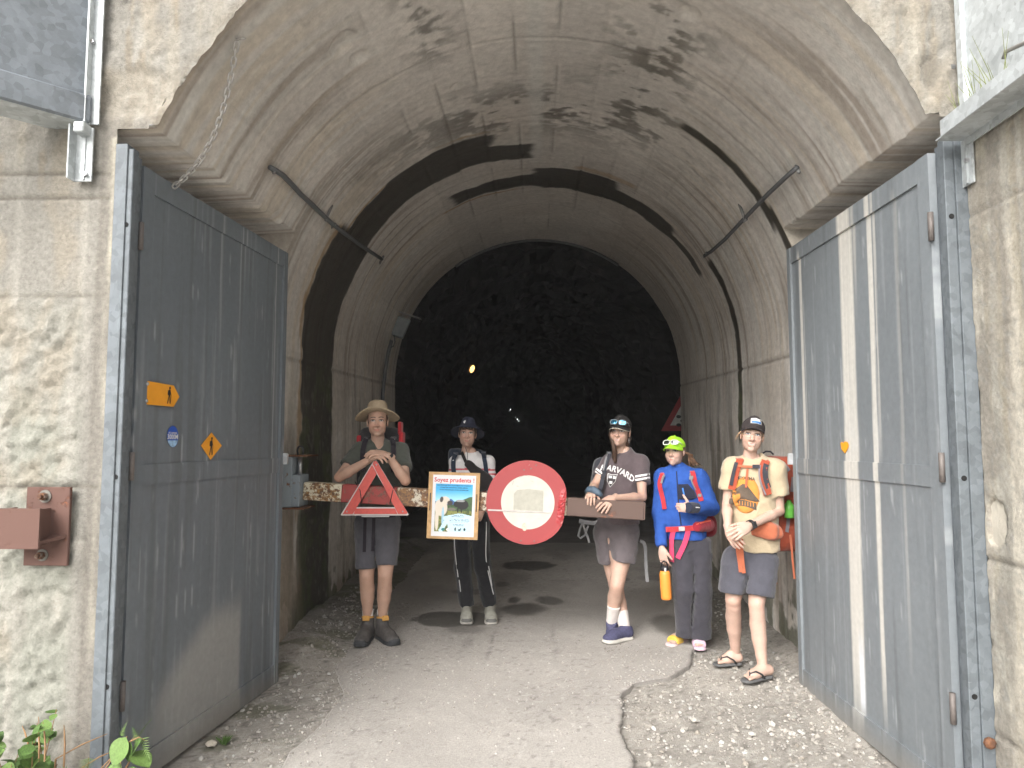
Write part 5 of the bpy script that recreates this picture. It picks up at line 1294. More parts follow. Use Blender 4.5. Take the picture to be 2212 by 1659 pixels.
def sunglasses(label, M4, fm, lm, loc=None):
    t = thing('sunglasses', label, 'sunglasses', M4.translation)
    mb = MB()
    for s_ in (-1, 1):
        pts = [V(s_*(.034+.028*math.copysign(abs(math.cos(a))**.7, math.cos(a))), .012*abs(math.cos(a)) if math.cos(a) > 0 else 0, .019*math.copysign(abs(math.sin(a))**.7, math.sin(a))) for a in np.linspace(0, 2*math.pi, 21)]
        mb.tube([M4 @ p for p in pts], .0036, 6, False); mb.tube([M4 @ V(s_*.062, .010, .008), M4 @ V(s_*.072, .035, .006), M4 @ V(s_*.074, .085, .0)], .0034, 6)
    mb.tube([M4 @ V(-.008, -.002, .006), M4 @ V(0, -.004, .008), M4 @ V(.008, -.002, .006)], .0036, 6); mb.build('frame', fm, t, True)
    for s_ in (-1, 1):
        mb = MB(); pts = [V(s_*(.034+.026*math.copysign(abs(math.cos(a))**.7, math.cos(a))), .001+(.010*abs(math.cos(a)) if math.cos(a) > 0 else 0), .0175*math.copysign(abs(math.sin(a))**.7, math.sin(a))) for a in np.linspace(0, 2*math.pi, 20, False)]; mb.prism([M4 @ p for p in pts], (M4.to_3x3() @ V(0, .0015, 0))); mb.build('lens', lm, t)
    return t
def zm(x0, y0, k): return lambda X, Y: ((x0+X/k)/1.8228, (y0+Y/k)/1.8228)
z1, z1b, z2, z2b, z3, z3b = zm(1250, 1560, 3.318), zm(1250, 2000, 2.764), zm(1650, 1600, 3.0175), zm(1700, 2050, 3.686), zm(2200, 1580, 3.19), zm(2200, 2050, 3.0167)
z4, z4b, z5, z5b = zm(2520, 1680, 2.9618), zm(2520, 2150, 3.5297), zm(2780, 1600, 2.765), zm(2760, 2100, 2.5143)
FB = (0, 1, 0)
def lerp3(a, b, t): return a+(b-a)*t
def body_sdf(J, b=1.0, ch=.125, arms=True, legs='lr', lb=1.0):
    S_ = Sdf(); ms = (J['sh_l']+J['sh_r'])/2
    S_.cone(ms-V(0, 0, .07), J['pel'], ch, ch*.92, .05, (FB, .68)); S_.cone(J['sh_l'], J['sh_r'], .044*b, .044*b, .05)
    S_.cone(J['neck']-V(0, 0, .05), J['neck']+V(0, .01, .015), .054*b, .044*b, .03)
    for q in 'lr':
        s_, e, w = J['sh_'+q], J['el_'+q], J['wr_'+q]
        S_.chain([s_, lerp3(s_, e, .5), e, lerp3(e, w, .3), w], [.046*b, .043*b, .034*b, .037*b, .0245*b], .012)
        if q in legs:
            h, k, a = J['hip_'+q], J['kn_'+q], J['an_'+q]
            S_.chain([h, lerp3(h, k, .5), lerp3(h, k, .88), k], [.085*lb, .072*lb, .056*lb, .052*lb], .006); S_.chain([k, lerp3(k, a, .12), lerp3(k, a, .32)+V(0, .014, 0), lerp3(k, a, .55)+V(0, .012, 0), lerp3(k, a, .8)+V(0, .004, 0), a], [.051*lb, .0500*lb, .0535*lb, .049*lb, .037*lb, .0325*lb], .008)
            S_.ell(k+V(0, -.010, .006), (.036*lb, .042*lb, .044*lb), k=.02)
    return S_
def top_sdf(J, b, ch, waist, hem, sleeve, hem_pt, sr=(.060, .064), flat=.74, neckcut=None, shoulder=.056):
    S_ = Sdf(); ms = (J['sh_l']+J['sh_r'])/2
    S_.chain([ms-V(0, 0, .085), lerp3(ms, J['pel'], .55), hem_pt], [ch, waist, hem], .05, (FB, flat)); S_.cone(J['sh_l']+V(0, 0, .004), J['sh_r']+V(0, 0, .004), shoulder*b, shoulder*b, .07); S_.cone(ms+V(0, 0, .0), J['neck']+V(0, .005, .01), .085*b, .058*b, .05)
    S_.cut(hem_pt, (0, 0, -1))
    for q in 'lr':
        s_, e, w = J['sh_'+q], J['el_'+q], J['wr_'+q]
        if sleeve <= 1:
            p = lerp3(s_, e, sleeve); S_.cone(s_, p+(e-s_).normalized()*.03, sr[0]*b, sr[1]*b, .035, None, [(p, e-s_)])
        else:
            p = lerp3(e, w, sleeve-1); S_.chain([s_, e], [sr[0]*b, sr[1]*b], .035); S_.cone(e, p+(w-e).normalized()*.02, sr[1]*b, sr[1]*.80*b, .02, None, [(p, w-e)])
    if neckcut: S_.ell(*neckcut, k=.008, op='s')
    return S_
def legs_sdf(J, pr, hipr, hems, rk, top_z, flat=.78, gap=.010, crotch=.10, gk=.022):
    """shorts or trousers: hems = fraction from hip to ankle per leg, rk = radii hip, knee, hem"""
    S_ = Sdf(); S_.cone(J['pel']+V(0, 0, .06), J['pel']-V(0, 0, .06), pr, pr*1.02, .04, (FB, flat))
    for q in 'lr':
        h, k, a = J['hip_'+q], J['kn_'+q], J['an_'+q]; t = hems[q]
        if t <= 1:
            p = lerp3(h, k, t); S_.cone(h, p+(k-h).normalized()*.04, rk[0], rk[2], .022, None, [(p, (k-h).normalized()+V(0, 0, -.6))])
        else:
            p = lerp3(k, a, t-1); S_.cone(h, k, rk[0], rk[1], .02); S_.cone(k, p+(a-k).normalized()*.04, rk[1], rk[2], .03, None, [(p, (a-k).normalized())])
    if gap:
        a = (J['hip_l']+J['hip_r'])/2-V(0, 0, crotch); kk = (J['kn_l']+J['kn_r'])/2; d = (kk-a).normalized(); b_ = a+d*.75
        ax = (J['kn_r']-J['kn_l']); ax = (ax-d*ax.dot(d)).normalized(); S_.box((a+b_)/2, (gap, .30, (b_-a).length/2), frame(ax, d.cross(ax)*-1, d), .004, gk, 's')
    S_.cut((0, 0, top_z), (0, 0, 1)); return S_
def person(label, J, body_ms, hands, head, HM, hopt):
    t = thing('person', label, 'person', (J['an_l']+J['an_r'])/2*1.0)
    t.location.z = rise(t.location.y)
    hm = head_mesh(hopt); hc = head_paint(hm[0], hopt); hm = xf(hm, HM)
    parts = [body_ms.mesh(.0075)]+[h.mesh(.0034) for h in hands]; m = join(*parts, hm)
    sk = np.array(hopt.get('skin', (.56, .36, .27)), np.float32); c = np.concatenate([np.tile(sk, (sum(len(p[0]) for p in parts), 1)), hc])
    # knees, elbows and knuckles are a little redder
    n0 = sum(len(p[0]) for p in parts)
    for key in ('kn_l', 'kn_r', 'el_l', 'el_r'):
        d = np.linalg.norm(m[0][:n0]-np.array(J[key]), axis=1); c[:n0] = mixc(c[:n0], sk*np.array((.95, .76, .70)), .5*np.exp(-(d/.05)**2))
    c[:n0] *= (.94+.12*fbm(m[0][:n0, 0]*25, m[0][:n0, 1]*25, m[0][:n0, 2]*25, 5, 3))[:, None]
    npmesh('body', m[0], m[1], SKM, t, col=c); return t, m
def cloth(name, sdf, mat, t, amp=.004, f=14, seed=1, res=.0075, col=None):
    m = sdf.mesh(res, wr(amp, f, seed)); o = npmesh(name, m[0], m[1], mat, t, col=None if col is None else col(m[0])); return o, m, bvh(m)
FABB = dict(bump=.0012, bscale=500)
def FAB(name, rgb, var=.12, rough=.9):
    if name in MATS: return MATS[name]
    m = M(name, rgb, rough, var=var, scale=18, spec=.15, bump=.003, bscale=55); t = m.node_tree; b = t.nodes['Principled BSDF']; b.inputs['Sheen Weight'].default_value = .25; b.inputs['Sheen Roughness'].default_value = .5
    return m
HAIRM = {}
def HAIR(name, rgb):
    return M(name, rgb, .55, var=.45, scale=70, bump=.004, bscale=160, spec=.4)
def strands(name, mat, parent, roots, r=.004):
    mb = MB()
    for pts in roots: mb.tube(pts, [r*(1-.75*i/(len(pts)-1)) for i in range(len(pts))], 5)
    return mb.build(name, mat, parent, True)

# ---------------------------------------------------------------- hiker leaning on the triangle
def person_hat():
    Y = 5.45; A = lambda q, d=0.0: at(q[0], q[1], Y+d)
    J = dict(neck=A(z1(790, 640), -.04), sh_l=A((778, 974), -.04), sh_r=A((864, 974), -.04), el_l=A(z1(285, 1060), -.23), el_r=A(z1(1150, 1105), -.23), wr_l=A(z1(690, 825), -.31), wr_r=A(z1(925, 775), -.30),
             pel=A((816, 1118), .05), hip_l=A((794, 1130), .05), hip_r=A((838, 1130), .05), kn_l=A(z1b(535, 745), -.02), kn_r=A(z1b(737, 735), -.02), an_l=A(z1b(545, 1180), .04), an_r=A(z1b(705, 1200), .04))
    ho = dict(skin=(.47, .30, .225), brow=(.06, .04, .03), smile=.55, jaw=1.0, w=.99, neck=1.08, iris=(.10, .09, .08)); HM = head_matrix(A((815.5, 911), -.09), 10, 1, -1, .965)
    h1 = hand(J['wr_l'], A((822, 984), -.355)-J['wr_l'], V(-.1, -.45, 1), V(0, 1, .3), (.50, .5, .55, .6), .2, .98); h2 = hand(J['wr_r'], A((806, 976), -.34)-J['wr_r'], V(.1, -.5, 1), V(0, 1, .2), (.45, .42, .4, .4), .15, .98)
    t, m = person('young hiker in a wide beige sun hat leaning on the warning triangle', J, body_sdf(J, 1.0, .13), [h1, h2], None, HM, ho)
    sh, ms, bs = cloth('shirt', top_sdf(J, 1.0, .142, .138, .135, .62, A((816, 1122), .05), (.060, .066), neckcut=(A((818, 954), -.13), (.036, .09, .055))), FAB('olive_shirt', (.072, .078, .066)), t, .005, 13, 11)
    so_, msh, bsh = cloth('shorts', legs_sdf(J, .142, .09, {'l': .86, 'r': .80}, (.098, .08, .080), A((816, 1100), .05).z, .78, .006, .17), FAB('grey_shorts', (.082, .080, .092)), t, .006, 12, 12)
    bm, sm_ = M('boot_leather', (.085, .078, .074), .75, var=.3, scale=40), M('boot_rubber', (.045, .048, .052), .7); tan = M('boot_lining', (.50, .27, .07), .8); lc = M('boot_lace', (.30, .17, .08), .8)
    for (an, toe, hg) in ((J['an_l'], fl(784, 1394), .155), (J['an_r'], fl(856, 1401), .155)):
        p = V(an.x, an.y+.01, rise(an.y)+.008); shoe(bm, sm_, 'boot', t, foot_m4(p, toe), .275, .104, hg, lc, .03, sm_, tan)
        S_ = Sdf(); S_.cone(V(an.x, an.y+.005, p.z+.13), V(an.x, an.y+.012, p.z+.235), .036, .043, .01, None, [(V(an.x, an.y, p.z+.215), (0, 0, 1))]); mm = S_.mesh(.006); npmesh('sock', mm[0], mm[1], FAB('white_sock', (.68, .67, .65), .05), t)
        mb = MB(); mb.tube([V(an.x+.038*math.cos(a), an.y+.010+.040*math.sin(a), p.z+.156-.006*math.sin(a)) for a in np.linspace(0, 2*math.pi, 17)], .009, 6, False); mb.build('boot_cuff', tan, t, True)
    ink = M('sock_ink', (.03, .03, .03), .8, bump=0)
    text_decal('das', .032, [bvh(mm)], *z1b(672, 1172), ink, t, .003, 0, 0, Y-.05)
    # hat: crown and a broad brim tipped up in front
    hat = M('hat_canvas', (.40, .315, .215), .9, var=.1, scale=25, bump=.001, bscale=300); HT = HM @ Matrix.Translation((0, .012, .058)) @ Matrix.Rotation(math.radians(-15), 4, 'X')
    S_ = Sdf(); S_.cone((0, 0, -.02), (0, 0, .052), .089, .076, .02, ((0, 1, 0), 1.15)); S_.ell((0, 0, .135), (.10, .12, .035), k=.035, op='s'); S_.cut((0, 0, -.006), (0, 0, -1)); mm = xf(S_.mesh(.005, wr(.0015, 30, 4)), HT); ho_ = npmesh('sun_hat', mm[0], mm[1], hat, t)
    mb = MB(); vs, fs = [], []; N, K = 40, 7
    for i in range(N):
        a = 2*math.pi*i/N
        for k in range(K):
            q = k/(K-1); rx, ry = .086+.076*q, .100+.072*q; z = -.004-.016*q+.016*q*q*math.cos(2*a)*-1+.010*q*q*math.sin(a*3+1)*.4; vs.append((math.cos(a)*rx, math.sin(a)*ry, z))
    n0 = len(vs); vs += [(x, y, z-.004) for x, y, z in vs]
    for i in range(N):
        for k in range(K-1): a0, b0 = i*K+k, ((i+1) % N)*K+k; fs += [(a0, a0+1, b0+1, b0), (n0+a0, n0+b0, n0+b0+1, n0+a0+1)]
        a0, b0 = i*K+K-1, ((i+1) % N)*K+K-1; fs.append((a0, n0+a0, n0+b0, b0))
    mb.add([HT @ Vector(v) for v in vs], fs); mb.build('brim', hat, ho_, True)
    mb = MB(); mb.tube([HT @ Vector(vs[(i % N)*K+K-1]) for i in range(N+1)], .0042, 6, False); mb.build('brim_edge', hat, ho_, True)
    mb = MB(); mb.tube([HT @ V(math.cos(2*math.pi*i/24)*.0885, math.sin(2*math.pi*i/24)*.1025, .008) for i in range(25)], .006, 6, False); mb.build('hat_band', M('hat_band', (.33, .26, .18), .9), ho_, True)
    bh = bvh(mm); mb = MB(); P, N_ = hug([bh], [z1(800, 185), z1(900, 190)], .002, Y); mb.ribbon([P[0], P[1]], N_, .006, .001); mb.build('hat_lettering', WHT, ho_)
    S_ = Sdf(); S_.ell((0, .02, .022), (.0775, .094, .085), k=0); S_.cut((0, -.018, 0), (0, -1, -.35)); S_.cut((0, .0, -.055), (0, 0, -1)); mm = xf(S_.mesh(.006), HM); npmesh('hair', mm[0], mm[1], HAIR('hair_dark', (.045, .028, .018)), t)
    # watch
    w = lerp3(J['wr_r'], J['el_r'], .04); d = (J['el_r']-J['wr_r']).normalized(); o1 = d.orthogonal().normalized(); o2 = d.cross(o1); wb = M('watch_black', (.025, .025, .028), .5)
    mb = MB(); mb.ribbon([w+(o1*math.cos(a)+o2*math.sin(a))*.0285 for a in np.linspace(0, 2*math.pi, 17)], [(o1*math.cos(a)+o2*math.sin(a)) for a in np.linspace(0, 2*math.pi, 17)], .022, .004); mb.build('watch', wb, t)
    # backpack
    bk = thing('backpack', 'dark grey and red backpack on the hiker with the wide beige hat', 'backpack', A((820, 1000), .25))
    S_ = Sdf(); S_.box(A((820, 1012), .23), (.165, .10, .27), None, .06, .03); S_.box(A((822, 940), .24), (.15, .10, .06), None, .05, .04); mm = S_.mesh(.009, wr(.006, 12, 6)); npmesh('pack_body', mm[0], mm[1], FAB('pack_grey', (.055, .052, .056)), bk)
    rd_ = FAB('pack_red', (.50, .035, .045)); 
    for q, d_, h_ in (((1105, 545), .17, (.018, .05, .045)), ((1085, 420), .2, (.014, .05, .05)), ((555, 560), .17, (.018, .05, .03))):
        mm = Sdf().box(A(z1(*q), d_), h_, None, .012, .0).mesh(.006); npmesh('side_pocket', mm[0], mm[1], rd_, bk)
    
    st = FAB('strap_dark', (.022, .018, .024)); gy = FAB('strap_grey', (.28, .27, .26))
    strap('shoulder_strap', [bs], [z1(632, 565), z1(600, 680), z1(590, 800), z1(600, 980)], .036, st, bk, 10, .010, .010, Y-.1, True); strap('shoulder_strap', [bs], [z1(980, 565), z1(1000, 680), z1(1000, 800), z1(985, 980)], .036, st, bk, 10, .010, .010, Y-.1, True)
    for q in ((615, 590), (990, 575)):
        P, N_ = hug([bs], [z1(*q)], .024, Y-.1); mb = MB(); mb.box(P[0], (.014, .004, .010)); mb.build('buckle', gy, bk)
    strap('belt_strap', [bsh, bs], [z1b(520, 110), z1b(515, 300), z1b(510, 480)], .024, st, bk, 8, .012, .003, Y-.1); strap('belt_strap', [bsh, bs], [z1b(615, 110), z1b(610, 300), z1b(600, 470)], .024, st, bk, 8, .012, .003, Y-.1); strap('belt_strap', [bsh, bs], [(768, 1108), (800, 1114), (840, 1114), (868, 1108)], .038, st, bk, 10, .012, .006, Y-.05)
person_hat()

# ---------------------------------------------------------------- boy behind the poster
def person_boy():
    Y = 6.05; A = lambda q, d=0.0: at(q[0], q[1], Y+d)
    J = dict(neck=A(z2(625, 565), -.02), sh_l=A((985, 999), 0), sh_r=A((1054, 999), 0), el_l=A((975, 1052), -.02), el_r=A((1064, 1052), -.02), wr_l=A((985, 1098), -.12), wr_r=A((1042, 1092), -.12),
             pel=A((1017, 1116), .03), hip_l=A((1000, 1126), .03), hip_r=A((1034, 1126), .03), kn_l=A((1001, 1226), -.01), kn_r=A((1042, 1222), -.02), an_l=A((1008.5, 1312), .05), an_r=A((1059, 1312), .05))
    ho = dict(skin=(.45, .29, .225), brow=(.10, .06, .04), w=.95, jaw=.98, smile=.1); HM = head_matrix(A((1010, 937.5), -.03), 3, 4, 3, .94)
    hs_ = [hand(J['wr_l'], V(.3, -.4, -1), V(-.3, -.8, .1), V(.5, -.5, 0), size=.9), hand(J['wr_r'], V(-.3, -.4, -1), V(.3, -.8, .1), V(-.5, -.5, 0), size=.9)]
    t, m = person('boy in a navy bucket hat and striped shirt behind the poster', J, body_sdf(J, .88, .115, legs=''), hs_, None, HM, ho)
    def stripes(v):
        c = np.empty((len(v), 3), np.float32); c[:] = (.66, .64, .64); z = v[:, 2]+.05*np.abs(v[:, 0]-float(J['neck'].x))*1.2
        z0 = A((1017, 1002)).z; k = (z0-z)/.036; m_ = (np.abs(k-np.round(k)) < .20)*(k > .3); return mixc(c, (.48, .07, .085), m_.astype(np.float32))
    sh, ms, bs = cloth('striped_shirt', top_sdf(J, .9, .128, .125, .125, 1.9, A((1017, 1113), .03), (.056, .048), neckcut=(A((1018, 968), -.02), (.055, .07, .05))), MA('striped_jersey', .9, .06, 30, .001, 300), t, .004, 14, 21, .0065, stripes)
    pt, mp, bp = cloth('track_trousers', legs_sdf(J, .128, .09, {'l': 1.93, 'r': 1.93}, (.086, .068, .058), A((1017, 1103)).z), FAB('black_track', (.018, .018, .021)), t, .006, 12, 22)
    for pix in ([z2b(318, 270), z2b(325, 420), z2b(345, 620), z2b(368, 760), z2b(372, 820)], [z2b(388, 860), z2b(400, 950), z2b(408, 1030)], [z2b(806, 20), z2b(806, 200), z2b(795, 450), z2b(800, 640), z2b(845, 780), z2b(870, 920), z2b(910, 1070)], [z2b(838, 660), z2b(862, 780), z2b(885, 950)]):
        strap('side_stripe', [bp], [(q[0]+(1.5 if q[0] < 1017 else -2.0), q[1]) for q in pix], .007, WHT, t, 12, .003, .001, Y-.02)
    sm_, so_, lc = M('shoe_suede', (.34, .335, .29), .9, var=.15, scale=40), M('shoe_sole_pale', (.50, .48, .44), .8), M('lace_cream', (.55, .50, .42), .9); tc = M('shoe_toe', (.15, .15, .14), .8)
    for (an, tp) in ((J['an_l'], fl(1008, 1352)), (J['an_r'], fl(1061, 1349))):
        p = V(an.x, an.y-.005, rise(an.y)+.006); o = shoe(sm_, so_, 'shoe', t, foot_m4(p, tp), .262, .096, .115, lc, .026, tc)
    # bucket hat
    nv = M('hat_navy', (.026, .029, .052), .9, var=.12, scale=25, bump=.001, bscale=300); HT = HM @ Matrix.Translation((0, .014, .052)) @ Matrix.Rotation(math.radians(-17), 4, 'X')
    S_ = Sdf(); S_.cone((0, 0, -.01), (0, 0, .038), .086, .066, .02, ((0, 1, 0), 1.14)); S_.cut((0, 0, -.004), (0, 0, -1)); S_.cut((0, 0, .088), (0, 0, 1)); mm = xf(S_.mesh(.005), HT); hb = npmesh('bucket_hat', mm[0], mm[1], nv, t); bh = bvh(mm)
    mb = MB(); vs, fs = [], []; N, K = 36, 6
    for i in range(N):
        a = 2*math.pi*i/N
        for k in range(K): q = k/(K-1); vs.append((math.cos(a)*(.084+.064*q), math.sin(a)*(.098+.060*q), -.002-.044*q-.006*q*math.sin(3*a)))
    n0 = len(vs); vs += [(x, y, z-.004) for x, y, z in vs]
    for i in range(N):
        for k in range(K-1): a0, b0 = i*K+k, ((i+1) % N)*K+k; fs += [(a0, a0+1, b0+1, b0), (n0+a0, n0+b0, n0+b0+1, n0+a0+1)]
        a0, b0 = i*K+K-1, ((i+1) % N)*K+K-1; fs.append((a0, n0+a0, n0+b0, b0))
    mb.add([HT @ Vector(v) for v in vs], fs); mb.build('brim', nv, hb, True)
    decal('hat_emblem', [bh], [z2(535, 170), z2(552, 166), z2(555, 180), z2(545, 185), z2(548, 200), z2(532, 200), z2(528, 182)], WHT, hb, .003)
    S_ = Sdf(); S_.ell((0, .016, .026), (.079, .096, .088), k=0); S_.cut((0, -.030, .012), (0, -1, -.55)); S_.cut((0, 0, -.05), (0, 0, -1)); mm = xf(S_.mesh(.006, wr(.006, 50, 9)), HM); npmesh('hair', mm[0], mm[1], HAIR('hair_brown', (.075, .042, .024)), t)
    rl = random.Random(3); strands('fringe', HAIR('hair_brown', (.075, .042, .024)), t, [[HM @ V(x+rl.gauss(0, .004), -.082+abs(x)*.35, .062), HM @ V(x+rl.gauss(0, .008), -.092+abs(x)*.45, .046), HM @ V(x+rl.gauss(.004, .01), -.090+abs(x)*.5, .033+rl.random()*.008)] for x in np.linspace(-.05, .05, 26)], .006)
    mb = MB(); mb.tube([HM @ V(-.01, -.075, -.118), *hug([bs], [z2(575, 560), z2(575, 640)], .008, Y-.1)[0]], .0022, 5); mb.build('chin_cord', BLK, t, True)
    # backpack and bum bag
    nvp = FAB('pack_navy', (.022, .030, .050)); bk = thing('backpack', 'navy backpack on the boy with the bucket hat', 'backpack', A((1015, 1040), .25))
    S_ = Sdf(); S_.box(A((1008, 1035), .2), (.15, .09, .25), None, .05, .03); S_.box(A((983, 985), .14), (.05, .06, .06), None, .03, .03); mm = S_.mesh(.009, wr(.005, 12, 7)); npmesh('pack_body', mm[0], mm[1], nvp, bk)
    strap('shoulder_strap', [bs], [z2(430, 575), z2(410, 620), z2(405, 700), z2(415, 790), z2(420, 900)], .036, nvp, bk, 9, .009, .009, Y-.1, True); strap('shoulder_strap', [bs], [z2(762, 565), z2(785, 660), z2(800, 800)], .034, nvp, bk, 9, .009, .009, Y-.1, True)
    decal('strap_emblem', [bs], [z2(398, 625), z2(414, 622), z2(414, 645), z2(398, 648)], WHT, bk, .022, .001, Y-.12)
    bb = thing('bum_bag', 'black cross-body bag worn by the boy with the bucket hat', 'bag', A((1030, 1050), -.14)); bl = FAB('bag_black', (.022, .019, .019))
    strap('bag_strap', [bs], [z2(505, 540), z2(530, 600), z2(570, 690)], .026, bl, bb, 7, .014, .004, Y-.1)
    c = hug([bs], [z2(700, 820)], .03, Y-.1)[0][0]; S_ = Sdf(); a_, b_ = hug([bs], [z2(590, 690)], .02, Y-.1)[0][0], hug([bs], [z2(800, 900)], .03, Y-.12)[0][0]; S_.cone(a_, b_, .034, .060, .02, (FB, .6)); S_.ell(hug([bs], [z2(730, 900)], .03, Y-.1)[0][0], (.085, .035, .075), None, .03); mm = S_.mesh(.007, wr(.004, 20, 8)); npmesh('bag_body', mm[0], mm[1], bl, bb)
person_boy()

# ---------------------------------------------------------------- woman resting on the end of the beam
def person_cap():
    Y = 5.50; A = lambda q, d=0.0: at(q[0], q[1], Y+d)
    J = dict(neck=A(z3(835, 650), -.01), sh_l=A((1317, 999), .02), sh_r=A((1384, 1000), -.02), el_l=A(z3(440, 1070), -.06), el_r=A(z3(1050, 1205), -.14), wr_l=A(z3(420, 1150), -.25), wr_r=A(z3(690, 1215), -.30),
             pel=A((1335, 1128), .06), hip_l=A((1312, 1150), .05), hip_r=A((1352, 1150), .05), kn_l=A(z3b(690, 830), .10), kn_r=A(z3b(690, 770), -.06), an_l=A(z3b(790, 1300), .03), an_r=A(z3b(630, 1190), .06))
    ho = dict(skin=(.49, .325, .255), brow=(.05, .032, .022), w=.96, smile=.7, teeth=1, jaw=.97); HM = head_matrix(A((1340, 933), -.03), -20, 2, 5, .94)
    hs_ = [hand(J['wr_r'], A(z3(600, 1290), -.36)-J['wr_r'], V(0, -1, .55), V(-1, 0, -.2), (.35, .3, .3, .35), .25, .95, (.8, .35)), hand(J['wr_l'], A(z3(390, 1200), -.36)-J['wr_l'], V(-.2, -1, .4), V(.9, 0, .3), (.5, .5, .5, .5), .2, .92)]
    t, m = person('smiling woman in a mauve university shirt resting on the barrier end', J, body_sdf(J, .90, .112, lb=.98), hs_, None, HM, ho)
    sh, ms, bs = cloth('t_shirt', top_sdf(J, .92, .122, .128, .142, .60, A((1340, 1131), .04), (.062, .068), neckcut=(A((1345, 962), -.04), (.062, .09, .055))), FAB('mauve_shirt', (.105, .082, .088)), t, .005, 12, 31)
    LS = legs_sdf(J, .142, .09, {'l': .50, 'r': .58}, (.104, .09, .098), A((1335, 1100)).z, .78, 0); LS.cone(A(z3b(585, 210), -.02), A(z3b(632, 520), -.02), .003, .010, .03, (FB, 16), None, 's')
    so_, msh, bsh = cloth('shorts', LS, FAB('grey_brown_shorts', (.115, .099, .105)), t, .008, 12, 32)
    wh = FAB('shirt_white', (.74, .73, .72), .04)
    for a_, b_ in ((z3(962, 945), z3(1142, 915)), (z3(964, 990), z3(1146, 958)), (z3(458, 880), z3(545, 938)), (z3(470, 845), z3(546, 905))): strap('sleeve_stripe', [bs], [a_, b_], .014, wh, t, 9, .003, .001, Y-.05)
    text_decal('HARVARD', .062, [bs], *z3(752, 872), wh, t, .004, -.36, 1.6, Y-.1, .92)
    decal('shield', [bs], [z3(*q) for q in ((615, 905), (680, 922), (740, 915), (712, 1010), (645, 1082), (606, 1000))], wh, t, .004); decal('shield_field', [bs], [z3(*q) for q in ((622, 914), (680, 929), (731, 923), (705, 1008), (646, 1071), (613, 998))], FAB('shield_dark', (.06, .052, .056)), t, .006)
    for q in ((648, 950), (700, 958), (655, 1020)): decal('shield_book', [bs], [z3(q[0]-20, q[1]-18), z3(q[0]+20, q[1]-14), z3(q[0]+18, q[1]+18), z3(q[0]-20, q[1]+16)], wh, t, .008)
    # shoes
    um, sol, lc = M('runner_mesh', (.062, .062, .12), .85, var=.25, scale=60), M('runner_sole', (.52, .50, .46), .7), M('runner_lace', (.34, .22, .26), .8)
    p = V(J['an_l'].x+.01, J['an_l'].y, rise(J['an_l'].y)+.012); shoe(um, sol, 'running_shoe', t, foot_m4(p, p+V(-.22, -.16, 0)), .258, .092, .10, lc, .030)
    q = J['an_r']+V(0, 0, -.0); M4 = Matrix.Translation(q+V(-.012, .005, -.125)) @ Matrix.Rotation(.25, 4, 'Z') @ Matrix.Rotation(math.radians(58), 4, 'X') @ Matrix.Translation((0, 0, -.02)); M4 = Matrix.Translation(q) @ Matrix.Rotation(-.25, 4, 'Z') @ Matrix.Rotation(math.radians(52), 4, 'X') @ Matrix.Translation((0, -.01, -.085)); shoe(um, sol, 'running_shoe', t, M4, .25, .092, .10, lc, .030)
    for an, kn in ((J['an_l'], J['kn_l']), (J['an_r'], J['kn_r'])):
        S_ = Sdf(); d = (kn-an).normalized(); S_.chain([an-d*.02, an+d*.06, an+d*.17], [.040, .042, .052], .008, None, [(an+d*.135, d)]); mm = S_.mesh(.006, wr(.0015, 40, 2)); npmesh('sock', mm[0], mm[1], FAB('cream_sock', (.60, .55, .52), .05), t)
    # cap, sunglasses, hair
    cm = M('cap_black', (.022, .02, .02), .9, var=.15, bump=.001, bscale=300); co, CM, CB_ = cap(t, HM, cm, cm, 0, -4, edge=M('cap_cream_edge', (.55, .5, .42), .8), r=(.080, .096, .082))
    mir = M('mirror_lens', (.06, .22, .36), .08, .75, var=.35, scale=30, bump=0); sunglasses('blue mirrored sunglasses perched on the black cap', CM @ Matrix.Translation((0, -.106, .030)) @ Matrix.Rotation(math.radians(-18), 4, 'X'), M('glasses_grey', (.16, .19, .21), .4, bump=0), mir)
    hr = HAIR('hair_chestnut', (.060, .032, .020)); S_ = Sdf(); S_.ell((0, .022, .018), (.077, .092, .088), k=0); S_.cone((.045, .045, -.05), (.035, .06, -.14), .034, .022, .03); S_.cut((0, -.018, .0), (0, -1, -.45)); mm = xf(S_.mesh(.006, wr(.004, 40, 3)), HM); npmesh('hair', mm[0], mm[1], hr, t)
    P = [HM @ V(-.062, -.03, .03), HM @ V(-.070, -.035, -.03), A(z3(690, 560), -.10), *hug([bs], [z3(705, 640), z3(700, 700), z3(712, 770)], .018, Y-.1)[0]]; mb = MB(); mb.tube(P, [.008, .012, .016, .019, .019, .010], 8)
    for k in range(5): mb.tube([p+V(rd.gauss(0, .006), -.008, rd.gauss(0, .004)) for p in P], [.003, .004, .005, .006, .006, .002], 5)
    mb.build('side_braid', hr, t, True)
    strands('loose_hair', hr, t, [[HM @ V(-.03+.01*k, -.088, .045), HM @ V(-.045+.006*k, -.093, .015), HM @ V(-.040+.004*k, -.098, -.03)] for k in range(3)], .0022)
    p = HM @ V(.072, .0, -.045); mb = MB(); mb.tube([p, p+V(0, -.004, -.035)], .003, 6); mb.build('earring', STEEL, t, True)
    # wrist wrap and backpack hung on one shoulder
    wpm = M('wrap_blue', (.075, .11, .15), .6, var=.3); w = J['wr_l']; mb = MB(); mb.tube([A(z3(345, 1140), -.24), A(z3(385, 1108), -.28), A(z3(440, 1112), -.31), A(z3(500, 1150), -.33), A(z3(540, 1190), -.33)], [.016, .024, .026, .022, .014], 8); mb.build('wrist_wrap', wpm, t, True)
